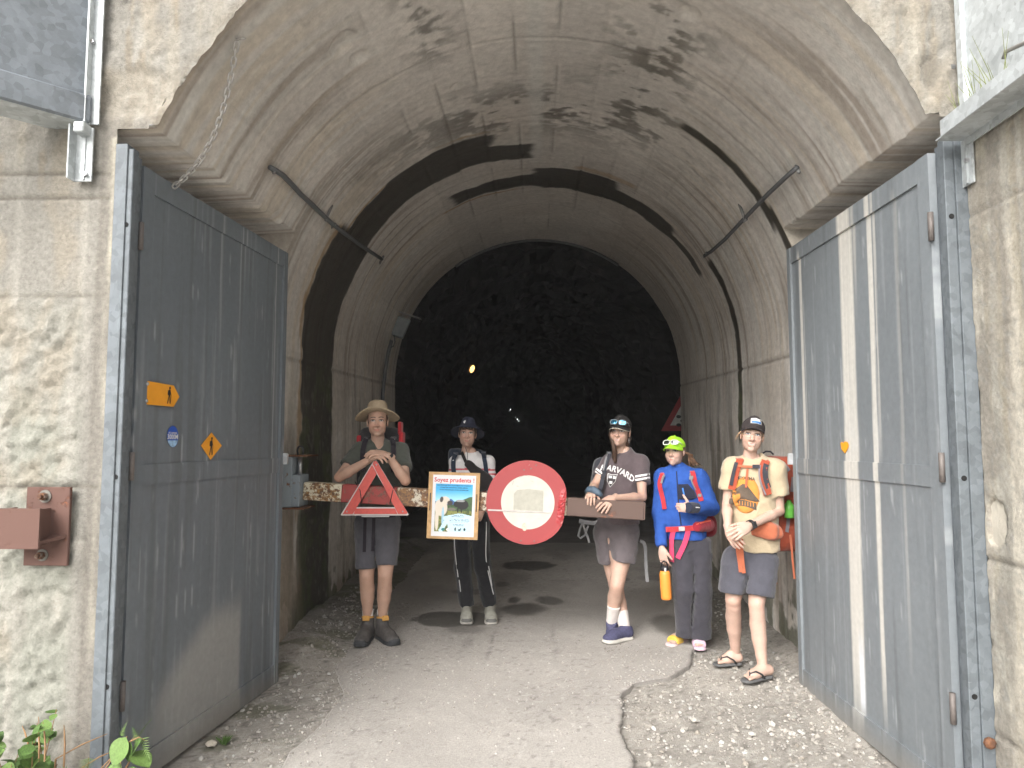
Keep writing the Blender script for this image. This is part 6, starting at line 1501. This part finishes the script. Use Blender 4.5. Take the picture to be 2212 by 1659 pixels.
    bk = thing('backpack', 'grey daypack slung on one shoulder of the woman in mauve', 'backpack', A((1290, 1060), .2)); pm = FAB('pack_slate', (.048, .050, .062)); gy = FAB('strap_grey_light', (.22, .22, .225))
    S_ = Sdf(); S_.box(A((1303, 1050), .2), (.10, .09, .21), Matrix.Rotation(.18, 3, 'Y'), .05, .03); mm = S_.mesh(.009, wr(.006, 12, 5)); npmesh('pack_body', mm[0], mm[1], pm, bk)
    strap('shoulder_strap', [bs], [z3(640, 668), z3(612, 720), z3(585, 800), z3(570, 880), z3(545, 1000), z3(520, 1110)], .030, pm, bk, 11, .010, .008, Y-.08, True); strap('strap_edge', [bs], [z3(625, 640), z3(592, 720), z3(570, 810), z3(560, 870)], .012, gy, bk, 9, .020, .003, Y-.1)
    def loose(pix, w, y, mat=gy):
        P = [at(q[0], q[1], y) for q in pix]; mb = MB(); mb.ribbon(P, V(.15, -1, 0).normalized(), w, .0025); mb.build('loose_strap', mat, bk)
    loose([z3b(965, 240), z3b(1010, 260), z3b(1030, 330), z3b(1032, 450), z3b(1040, 600), z3b(1052, 725)], .024, Y+.10); loose([z3b(285, 20), z3b(250, 100), z3b(232, 180), z3b(258, 208), z3b(310, 170), z3b(350, 60)], .014, Y+.02); loose([z3b(285, 30), z3b(315, 130), z3b(345, 200), z3b(362, 262)], .016, Y+.01); loose([z3b(240, 5), z3b(330, 20), z3b(420, 30), z3b(490, 10)], .030, Y+.05)
person_cap()

# ---------------------------------------------------------------- girl in blue fleece
def person_fleece():
    Y = 5.36; A = lambda q, d=0.0: at(q[0], q[1], Y+d)
    J = dict(neck=A(z4(440, 500), 0), sh_l=A(z4(265, 590), .0), sh_r=A(z4(690, 590), .0), el_l=A(z4(225, 1000), .02), el_r=A(z4(840, 945), -.03), wr_l=A(z4(255, 1420), -.06), wr_r=A(z4(600, 945), -.20),
             pel=A(z4(540, 1330), .03), hip_l=A((1476, 1178), .03), hip_r=A((1510, 1178), .03), kn_l=A((1479, 1275), -.02), kn_r=A((1513, 1275), -.02), an_l=A((1484, 1372), .05), an_r=A((1512, 1378), .03))
    ho = dict(skin=(.51, .355, .29), brow=(.20, .13, .09), w=.93, jaw=.95, smile=.05, nose=.97); HM = head_matrix(A((1458, 976), -.02), -30, 3, -2, .87)
    hs_ = [hand(J['wr_r'], V(-1, -.15, .02), V(-.15, -1, .1), V(0, 0, 1), (1.15, 1.2, 1.2, 1.25), .02, .84, (.35, .9), .1), hand(J['wr_l'], V(.12, -.1, -1), V(-.6, -.8, 0), V(.8, -.5, 0), (.35, .4, .45, .5), .2, .84, (.8, .5))]
    t, m = person('girl in a blue fleece and neon green cap giving a thumbs up', J, body_sdf(J, .82, .115, legs=''), hs_, None, HM, ho)
    fb = M('fleece_blue', (.034, .095, .36), .95, var=.14, scale=22, bump=.003, bscale=260, spec=.1)
    sh, ms, bs = cloth('fleece_jacket', top_sdf(J, .92, .135, .142, .140, 1.95, A(z4(540, 1310), .03), (.064, .055), neckcut=None), fb, t, .007, 11, 41)
    S_ = Sdf(); S_.cone(J['neck']-V(0, -.01, .02), J['neck']+V(0, .0, .035), .066, .058, .01, (FB, .95), [(J['neck']+V(0, 0, .028), (0, .25, 1))]); mm = S_.mesh(.006); npmesh('collar', mm[0], mm[1], fb, t)
    nb = FAB('fleece_navy', (.020, .024, .045)); strap('zip', [bs], [z4(425, 520), z4(435, 640), z4(440, 800), z4(460, 1000), z4(480, 1150)], .008, nb, t, 14, .004, .002, Y-.1)
    P = [z4(*q) for q in ((446, 672), (560, 668), (640, 760), (668, 830), (600, 850), (520, 850), (446, 845))]; decal('chest_pocket', [bs], P, nb, t, .010, .002); strap('pocket_zip', [bs], [z4(497, 715), z4(515, 800)], .010, M('zip_blue', (.05, .2, .6), .6, bump=0), t, 5, .014, .001)
    S_ = Sdf(); d = (J['el_r']-J['wr_r']).normalized(); S_.cone(J['wr_r']-d*.05, J['wr_r']+d*.07, .036, .042, .01, None, [(J['wr_r']-d*.045, -d), (J['wr_r']+d*.055, d)]); mm = S_.mesh(.0055); npmesh('cuff', mm[0], mm[1], nb, t); bcf = bvh(mm); decal('cuff_label', [bcf], [z4(650, 935), z4(698, 938), z4(698, 950), z4(650, 947)], WHT, t, .003)
    pt, mp, bp = cloth('trousers', legs_sdf(J, .126, .09, {'l': 1.98, 'r': 1.98}, (.090, .080, .074), A((1495, 1160)).z, .74, .004, .16), FAB('charcoal_trousers', (.048, .046, .056)), t, .009, 10, 42)
    # slides with bare toes
    for (an, c0, toe, mt, pb, nm) in ((J['an_l'], fl(1470, 1393), fl(1444, 1404), (.62, .42, .07), (.52, .40, .40), 'yellow'), (J['an_r'], fl(1510, 1398), fl(1517, 1416), (.58, .42, .52), (.60, .44, .52), 'pink')):
        dd = (toe-c0); dd.z = 0; dd.normalize(); M4 = foot_m4(V(c0.x, c0.y+.03, rise(c0.y)+.006), V(c0.x, c0.y+.03, 0)+dd)
        S_ = Sdf(); S_.cone((0, .05, .0), (0, -.11, .0), .036, .045, .02); S_.cut((0, 0, .022), (0, 0, 1)); S_.cut((0, 0, 0), (0, 0, -1)); mm = xf(S_.mesh(.006), M4); so = npmesh('slide_sandal', mm[0], mm[1], M('slide_sole_'+nm, pb, .8), t)
        S_ = Sdf(); S_.cone((0, .03, .045), (0, -.06, .04), .034, .038, .02); S_.cone((0, .04, .05), (0, .045, .11), .03, .032, .02)
        for k in range(5): S_.cone((-.026+.0135*k, -.08, .034), (-.026+.0135*k, -.118+.008*abs(k-(1 if nm == 'pink' else 3)), .030), .0095, .0085, .004)
        S_.cut((0, 0, .020), (0, 0, -1)); mm = xf(S_.mesh(.004), M4); npmesh('foot', mm[0], mm[1], M('foot_skin', (.48, .33, .265), .6, var=.1, bump=0), t)
        S_ = Sdf(); S_.cone((0, -.015, .030), (0, -.085, .026), .046, .047, .01, ((0, 0, 1), .95)); S_.cut((0, -.092, 0), (0, -1, -.25)); S_.cut((0, -.005, 0), (0, 1, .4)); S_.cut((0, 0, .012), (0, 0, -1)); mm = xf(S_.mesh(.005, lambda P: .0012*np.sin(P[:, 1]*260)), M4); npmesh('slide_strap', mm[0], mm[1], M('slide_strap_'+nm, mt, .6, var=.06), so); bx_ = bvh(mm)
        if nm == 'pink': decal('slide_patch', [bx_], [z4b(812, 1370), z4b(880, 1368), z4b(886, 1402), z4b(815, 1400)], WHT, so, .003)
    # cap, sunglasses, hair
    gm = M('cap_neon', (.36, .72, .03), .8, var=.06, bump=.001, bscale=300); co, CM, CB_ = cap(t, HM, gm, gm, 0, -2, r=(.083, .10, .082), cz=.045, billl=.082)
    sunglasses('white-framed sunglasses on the neon green cap', CM @ Matrix.Translation((0, -.109, .032)) @ Matrix.Rotation(math.radians(-18), 4, 'X'), M('glasses_white', (.62, .62, .58), .4, bump=0), M('lens_smoke', (.06, .075, .065), .08, .6, bump=0))
    hr = HAIR('hair_light_brown', (.17, .095, .055)); S_ = Sdf(); S_.ell((0, .022, .012), (.078, .092, .086), k=0); S_.cut((0, -.012, .0), (0, -1, -.45)); mm = xf(S_.mesh(.006, wr(.004, 40, 4)), HM); npmesh('hair', mm[0], mm[1], hr, t)
    rl = random.Random(9); strands('long_hair', hr, t, [[HM @ V(.062, .02+.04*rl.random(), .0), A(z4(585+rl.gauss(0, 14), 330), -.0+rl.gauss(.02, .02)), A(z4(600+rl.gauss(0, 22), 390), rl.gauss(.03, .02)), A(z4(620+rl.gauss(0, 30), 455+rl.gauss(0, 12)), rl.gauss(.03, .025))] for k in range(60)], .007)
    # backpack with hip belt
    bk = thing('backpack', 'red backpack with pink hip belt on the girl in blue', 'backpack', A((1490, 1090), .25)); rm = FAB('pack_crimson', (.30, .020, .035)); rb = FAB('pack_red_bright', (.46, .040, .050)); pk = FAB('strap_pink', (.62, .06, .14)); gy = MATS['strap_grey_light']
    S_ = Sdf(); S_.box(A(z4(520, 900), .22), (.15, .09, .25), None, .06, .03); S_.box(A(z4(770, 1150), .14), (.07, .08, .08), None, .05, .03); mm = S_.mesh(.009, wr(.006, 12, 2)); npmesh('pack_body', mm[0], mm[1], rm, bk)
    strap('shoulder_strap', [bs], [z4(612, 535), z4(625, 590), z4(640, 680), z4(690, 790), z4(715, 870)], .034, rb, bk, 11, .010, .008, Y-.08, True); strap('strap_edge', [bs], [z4(580, 545), z4(588, 580), z4(600, 640), z4(650, 740)], .008, gy, bk, 9, .018, .003, Y-.1)
    strap('shoulder_strap', [bs], [z4(262, 560), z4(240, 600), z4(225, 660), z4(245, 760), z4(270, 850), z4(285, 960)], .030, rb, bk, 12, .010, .008, Y-.08, True); strap('strap_edge', [bs], [z4(285, 560), z4(262, 600), z4(250, 660)], .014, gy, bk, 7, .020, .003, Y-.1)
    for q in ((595, 600), (695, 800), (600, 590)):
        P, N_ = hug([bs], [z4(*q)], .024, Y-.1); mb = MB(); mb.box(P[0], (.012, .004, .010)); mb.build('buckle', gy, bk)
    strap('hip_belt', [bs], [z4(300, 1200), z4(380, 1196), z4(470, 1190), z4(560, 1184), z4(650, 1180)], .036, rb, bk, 10, .010, .006, Y-.1)
    P, N_ = hug([bs], [z4(487, 1192)], .02, Y-.1); mb = MB(); mb.box(P[0], (.021, .006, .015), None, .003); mb.build('belt_buckle', M('buckle_grey', (.45, .44, .44), .5), bk)
    a_, b_ = hug([bs], [z4(670, 1170)], .012, Y-.05)[0][0], hug([bs], [z4(800, 1150)], .012, Y-.02)[0][0]; S_ = Sdf(); S_.cone(a_, b_+V(0, .03, 0), .036, .050, .02, (FB, .7)); mm = S_.mesh(.007, wr(.003, 20, 2)); npmesh('belt_pocket', mm[0], mm[1], rm, bk); bpk = bvh(mm); strap('pocket_zip', [bpk], [z4(655, 1140), z4(740, 1115), z4(825, 1095)], .009, M('zip_orange', (.70, .12, .07), .6, bump=0), bk, 7, .004, .002, Y-.08)
    for pix in ([z4(395, 1190), z4(370, 1270), z4(368, 1380), z4(375, 1575)], [z4(560, 1215), z4(540, 1320), z4(490, 1430), z4(440, 1535)]): strap('belt_tail', [bs, bp], pix, .034, pk, bk, 9, .012, .003, Y-.08)
    # bottle
    b0, b1 = z4b(342, 335), z4b(370, 742); p1, p0 = at(*b0, Y-.10), at(*b1, Y-.10); bt = thing('water_bottle', 'orange water bottle with black lid held by the girl in blue', 'bottle', p0); ax = (p1-p0); L = ax.length; ax.normalize()
    mb = MB(); prof = [(0, .030), (.004, .036), (.02, .0375), (L-.03, .0375), (L-.012, .034), (L, .024)]; mb.tube([p0+ax*h for h, r in prof], [r for h, r in prof], 20); mb.build('bottle_body', M('bottle_orange', (.78, .27, .045), .38, var=.04, bump=0), bt, True)
    mb = MB(); mb.tube([p1+ax*h for h in (-.004, .006, .022, .028)], [.026, .029, .028, .022], 14); mb.build('lid', BLK, bt, True)
    o1 = V(1, 0, 0); mb = MB(); mb.tube([p1+ax*.024+o1*-.022, p1+ax*.05+o1*-.018, p1+ax*.062, p1+ax*.05+o1*.018, p1+ax*.024+o1*.022], .005, 6); mb.build('carry_loop', BLK, bt, True)
    mb = MB(); mb.box(p1+ax*.008+V(0, -.029, 0), (.006, .002, .012)); mb.build('lid_tab', WHT, bt)
person_fleece()

# ---------------------------------------------------------------- hiker with orange pack
def person_orange():
    Y = 4.82; A = lambda q, d=0.0: at(q[0], q[1], Y+d)
    J = dict(neck=A(z5(520, 590), 0), sh_l=A(z5(285, 660), .02), sh_r=A(z5(755, 680), -.02), el_l=A(z5(228, 1075), .02), el_r=A(z5(800, 1140), -.0), wr_l=A(z5(238, 1330), -.12), wr_r=A(z5(470, 1300), -.20),
             pel=A(z5(530, 1560), .05), hip_l=A((1594, 1210), .05), hip_r=A((1646, 1212), .03), kn_l=A(z5b(318, 655), .02), kn_r=A(z5b(548, 705), -.05), an_l=V(0, 0, 0), an_r=V(0, 0, 0))
    hl, hr_ = fl(1594, 1437), fl(1655, 1466)
    J['an_l'] = at(*z5b(345, 1195), hl.y+.0); J['an_r'] = at(*z5b(612, 1335), hr_.y+.0)
    ho = dict(skin=(.52, .355, .285), brow=(.30, .19, .12), w=.96, smile=.75, teeth=1, jaw=1.0, iris=(.10, .12, .14)); HM = head_matrix(A((1625, 941), -.03), -14, 3, 8, .93)
    hs_ = [hand(J['wr_r'], A(z5(350, 1370), -.25)-J['wr_r'], V(0, -1, .3), V(-.3, 0, .8), (.25, .3, .35, .4), .15, .95, (.8, .4)), hand(J['wr_l'], A(z5(290, 1430), -.18)-J['wr_l'], V(-.6, -.8, .1), V(.7, -.3, .3), (.4, .4, .4, .4), .15, .93)]
    t, m = person('smiling hiker in a sand T-shirt and flip-flops with orange pack', J, body_sdf(J, .90, .118, lb=.92), hs_, None, HM, ho)
    sh, ms, bs = cloth('t_shirt', top_sdf(J, .95, .130, .130, .146, .62, A(z5(560, 1575), .04), (.066, .076), neckcut=(A((1628, 978), -.03), (.058, .08, .042))), FAB('sand_shirt', (.46, .375, .255), .07), t, .006, 11, 51)
    so_, msh, bsh = cloth('shorts', legs_sdf(J, .130, .1, {'l': .83, 'r': .80}, (.104, .09, .098), A((1625, 1180)).z, .74, .006, .19), FAB('blue_grey_shorts', (.072, .072, .088)), t, .006, 11, 52)
    # print on the shirt
    og, bn, cr = FAB('print_orange', (.62, .26, .06), .1), FAB('print_brown', (.11, .085, .065), .2), MATS['sand_shirt']
    circ = [z5(435+148*math.cos(a), 965+200*math.sin(a)) for a in np.linspace(0, 2*math.pi, 40, False)]; decal('print_sun', [bs], circ, og, t, .003, .0006)
    decal('print_mountain', [bs], [z5(*q) for q in ((282, 945), (330, 890), (395, 845), (440, 850), (500, 930), (585, 1035), (540, 1040), (270, 985))], bn, t, .0055, .0006); decal('print_shore', [bs], [z5(*q) for q in ((255, 1000), (400, 1015), (545, 1055), (550, 1130), (430, 1090), (330, 1075), (250, 1060))], bn, t, .0055, .0006)
    for k in range(9): x = 272+30*k; decal('print_pillar', [bs], [z5(x, 1018+k*3.5), z5(x+7, 1018+k*3.5), z5(x+7, 1062+k*4), z5(x, 1062+k*4)], og, t, .0075, .0006)
    decal('print_foam', [bs], [z5(*q) for q in ((245, 1065), (340, 1085), (345, 1100), (250, 1095))], cr, t, .0075, .0006)
    text_decal('MIYAJIMA', .030, [bs], *z5(430, 785), bn, t, .0055, -.09, 0, Y-.1)
    # feet with flip-flops
    for (an, heel, toe) in ((J['an_l'], fl(1603, 1437.5), fl(1540, 1441)), (J['an_r'], fl(1667, 1464), fl(1604, 1479))):
        d = toe-heel; L = d.length; M4 = foot_m4(V(heel.x, heel.y, rise(heel.y)+.008)+d.normalized()*.05, toe); yb, yt = .05, .05-L
        S_ = Sdf(); S_.cone((0, yb-.034, 0), (0, yt+.044, 0), .034, .043, .02); S_.cut((0, 0, .017), (0, 0, 1)); S_.cut((0, 0, 0), (0, 0, -1)); mm = xf(S_.mesh(.0055), M4); ff = npmesh('flip_flop', mm[0], mm[1], M('flip_flop_grey', (.10, .10, .10), .8, var=.2), t)
        S_ = Sdf(); a_ = M4.inverted() @ an; S_.cone((0, yb-.03, .042), (0, yt+.09, .036), .028, .033, .02, ((0, 0, 1), .8)); S_.cone(tuple(a_), (0, yb-.035, .05), .033, .029, .03); S_.cone((0, -.03, .065), (0, yt+.09, .032), .026, .024, .03)
        for k in range(5): xx = -.028+.0145*k; S_.cone((xx*.9, yt+.075, .030), (xx*1.08, yt+.028+.006*(4-k if d.x < 0 else k), .027), .0105 if (k == 4) else .0092, .0100 if k == 4 else .008, .004)
        S_.cut((0, 0, .016), (0, 0, -1)); mm = xf(S_.mesh(.0045), M4); npmesh('foot', mm[0], mm[1], M('foot_skin_pale', (.52, .355, .285), .55, var=.08, bump=0), t); bf = bvh(mm)
        mb = MB(); k0 = V(.008, yt+.055, .048)
        for sg in (-1, 1): mb.tube([M4 @ V(.010, yt+.050, .020), M4 @ k0, M4 @ V(sg*.026+.004, yt+.085, .062), M4 @ V(sg*.040, yt+.125, .040), M4 @ V(sg*.040, yt+.145, .016)], [.004, .005, .006, .006, .006], 6)
        mb.build('toe_strap', M('toe_strap_black', (.03, .03, .032), .6), ff, True)
    mb = MB(); an = J['an_l']; mb.tube([an+V(.036*math.cos(a), .036*math.sin(a), .03+.003*math.cos(a)) for a in np.linspace(0, 2*math.pi, 17)], .0035, 6, False); mb.build('anklet', FAB('anklet_cream', (.6, .55, .45)), t, True)
    # cap, glasses, hair
    cm = M('cap_brown', (.040, .032, .032), .9, var=.12, bump=.001, bscale=300); co, CM, CB_ = cap(t, HM, cm, cm, 0, 4, r=(.080, .096, .080), billl=.06)
    bc = CB_; decal('cap_patch', [bc], [z5(490, 130), z5(545, 128), z5(606, 148), z5(604, 205), z5(545, 185), z5(485, 182)], WHT, co, .004, .001, Y-.12); decal('patch_letters', [bc], [z5(498, 158), z5(545, 155), z5(598, 172), z5(598, 196), z5(545, 180), z5(496, 176)], M('patch_blue', (.08, .22, .5), .7, var=.5, scale=220, bump=0), co, .006, .0006, Y-.12)
    gd = M('glasses_gold', (.55, .40, .28), .3, .7, bump=0); gt = thing('eyeglasses', 'thin gold wire glasses worn by the hiker in sand T-shirt', 'glasses', HM.translation); mb = MB()
    for s_ in (-1, 1):
        mb.tube([HM @ V(s_*(.031+.0235*math.cos(a)), -.098-.001*math.cos(a)+(.008 if math.cos(a) > .4 else 0), .000+.0185*math.sin(a)) for a in np.linspace(0, 2*math.pi, 21)], .0011, 5, False); mb.tube([HM @ V(s_*.054, -.088, .004), HM @ V(s_*.070, -.05, .004), HM @ V(s_*.075, .01, .0)], .0011, 5)
    mb.tube([HM @ V(-.008, -.100, .002), HM @ V(0, -.103, .004), HM @ V(.008, -.100, .002)], .0011, 5); mb.build('frame', gd, gt, True)
    hr2 = HAIR('hair_blond', (.40, .25, .14)); S_ = Sdf(); S_.ell((0, .022, .016), (.0765, .090, .086), k=0); S_.cut((0, -.004, .0), (0, -1, -.35)); S_.cut((0, 0, -.06), (0, 0, -1)); mm = xf(S_.mesh(.006, wr(.003, 40, 5)), HM); npmesh('hair', mm[0], mm[1], hr2, t)
    rl = random.Random(4); strands('loose_hair', hr2, t, [[HM @ V(-.068, -.02, .03), HM @ V(-.085-rl.random()*.012, -.015+rl.gauss(0, .01), .0), A(z5(330+rl.gauss(0, 14), 350+rl.gauss(0, 20)), rl.gauss(0, .02))] for k in range(9)], .0018)
    # watch
    w = lerp3(J['wr_r'], J['el_r'], .03); d = (J['el_r']-J['wr_r']).normalized(); o1 = V(0, -1, 0); o1 = (o1-d*o1.dot(d)).normalized(); o2 = d.cross(o1); wb = MATS['watch_black']
    mb = MB(); mb.ribbon([w+(o1*math.cos(a)+o2*math.sin(a))*.029 for a in np.linspace(0, 2*math.pi, 17)], [(o1*math.cos(a)+o2*math.sin(a)) for a in np.linspace(0, 2*math.pi, 17)], .024, .004); mb.box(w+o1*.034, (.017, .006, .02), frame(d, o1, o2), .003); mb.build('watch', wb, t)
    # backpack
    bk = thing('backpack', 'large orange backpack with grey trim on the hiker in sand', 'backpack', A((1670, 1080), .25)); om = FAB('pack_orange', (.34, .070, .036), .15); ol = FAB('pack_orange_light', (.42, .125, .065), .1); dk = FAB('strap_pad', (.045, .045, .055)); gy = FAB('trim_grey', (.22, .20, .22))
    S_ = Sdf(); S_.box(A((1668, 1075), .26), (.165, .12, .26), Matrix.Rotation(.25, 3, 'Z'), .07, .03); S_.box(A((1668, 1010), .25), (.15, .11, .07), Matrix.Rotation(.25, 3, 'Z'), .06, .05); S_.box(A((1685, 1160), .22), (.13, .10, .09), Matrix.Rotation(.25, 3, 'Z'), .05, .05); mm = S_.mesh(.009, wr(.007, 12, 3)); npmesh('pack_body', mm[0], mm[1], om, bk); bpk = bvh(mm)
    mb = MB(); q = [A(z5(*p), .12) for p in ((620, 510), (650, 490), (700, 492), (735, 525))]; mb.tube(q, .006, 6); mb.build('haul_loop', dk, bk, True)
    strap('shoulder_strap', [bs], [z5(372, 590), z5(350, 630), z5(325, 700), z5(300, 800), z5(275, 905)], .044, om, bk, 11, .010, .009, Y-.08, True); strap('strap_pad', [bs], [z5(330, 610), z5(315, 660), z5(295, 740), z5(272, 860)], .022, dk, bk, 10, .021, .003, Y-.08)
    strap('shoulder_strap', [bs], [z5(650, 605), z5(615, 650), z5(610, 720), z5(630, 830), z5(670, 960)], .050, om, bk, 12, .010, .010, Y-.08, True); strap('strap_pad', [bs], [z5(655, 630), z5(640, 690), z5(645, 780), z5(680, 890)], .034, dk, bk, 10, .022, .003, Y-.08); strap('strap_edge', [bs], [z5(590, 640), z5(572, 720), z5(595, 840), z5(650, 965)], .010, gy, bk, 10, .022, .003, Y-.08)
    strap('chest_strap', [bs], [z5(345, 648), z5(430, 655), z5(510, 658), z5(585, 662)], .014, ol, bk, 10, .020, .003, Y-.1); strap('chest_tail', [bs], [z5(452, 680), z5(442, 780), z5(435, 885)], .013, ol, bk, 7, .012, .002, Y-.1)
    P, N_ = hug([bs], [z5(545, 655)], .026, Y-.1); mb = MB(); mb.box(P[0], (.022, .005, .012), None, .002); mb.build('chest_buckle', dk, bk)
    a_, b_ = hug([bs], [z5(540, 1330)], .012, Y-.05)[0][0], hug([bs, bpk], [z5(750, 1370)], .012, Y+.02)[0][0]; S_ = Sdf(); S_.chain([a_, lerp3(a_, b_, .5)+V(0, -.012, 0), b_], [.030, .046, .052], .01, (FB, .35)); S_.box(lerp3(a_, b_, .45)+V(0, -.004, 0), (.075, .022, .044), frame((b_-a_).normalized(), V(0, 1, 0), (b_-a_).normalized().cross(V(0, 1, 0))), .018, .02); mm = S_.mesh(.007, wr(.004, 18, 4)); npmesh('hip_belt', mm[0], mm[1], ol, bk); bhb = bvh(mm)
    strap('belt_tail', [bs, bsh, bhb], [z5(350, 1440), z5(345, 1540), z5b(385, 260), z5b(400, 385)], .030, ol, bk, 9, .014, .003, Y-.08); strap('belt_tail', [bs, bsh, bhb], [z5(385, 1440), z5(385, 1540), z5b(410, 280), z5b(425, 395)], .022, ol, bk, 9, .018, .003, Y-.08)
    for pix, w_ in (([z5(760, 1290), z5(765, 1390), z5(770, 1490)], .013), ([z5(915, 1400), z5(930, 1520), z5b(905, 250), z5b(925, 450)], .013), ([z5b(725, 360), z5b(740, 440), z5b(750, 500)], .008)):
        mb = MB(); mb.ribbon([A(p, .04) for p in pix], V(0, -1, 0), w_, .0025); mb.build('loose_strap', ol, bk)
    for pix in ([z5(860, 640), z5(905, 700)], [z5(950, 770), z5(935, 930)], [z5(915, 1090), z5(880, 1370)]): strap('trim_strip', [bpk], pix, .022, gy, bk, 6, .006, .002, Y+.1)
    mb = MB(); p = A(z5(905, 1130), .10); mb.tube([p+V(0, 0, h) for h in (-.05, -.045, .03, .05, .065)], [.028, .032, .032, .018, .012], 12); mb.build('green_flask', M('flask_green', (.16, .55, .08), .3, var=.1, bump=0), bk, True)
person_orange()
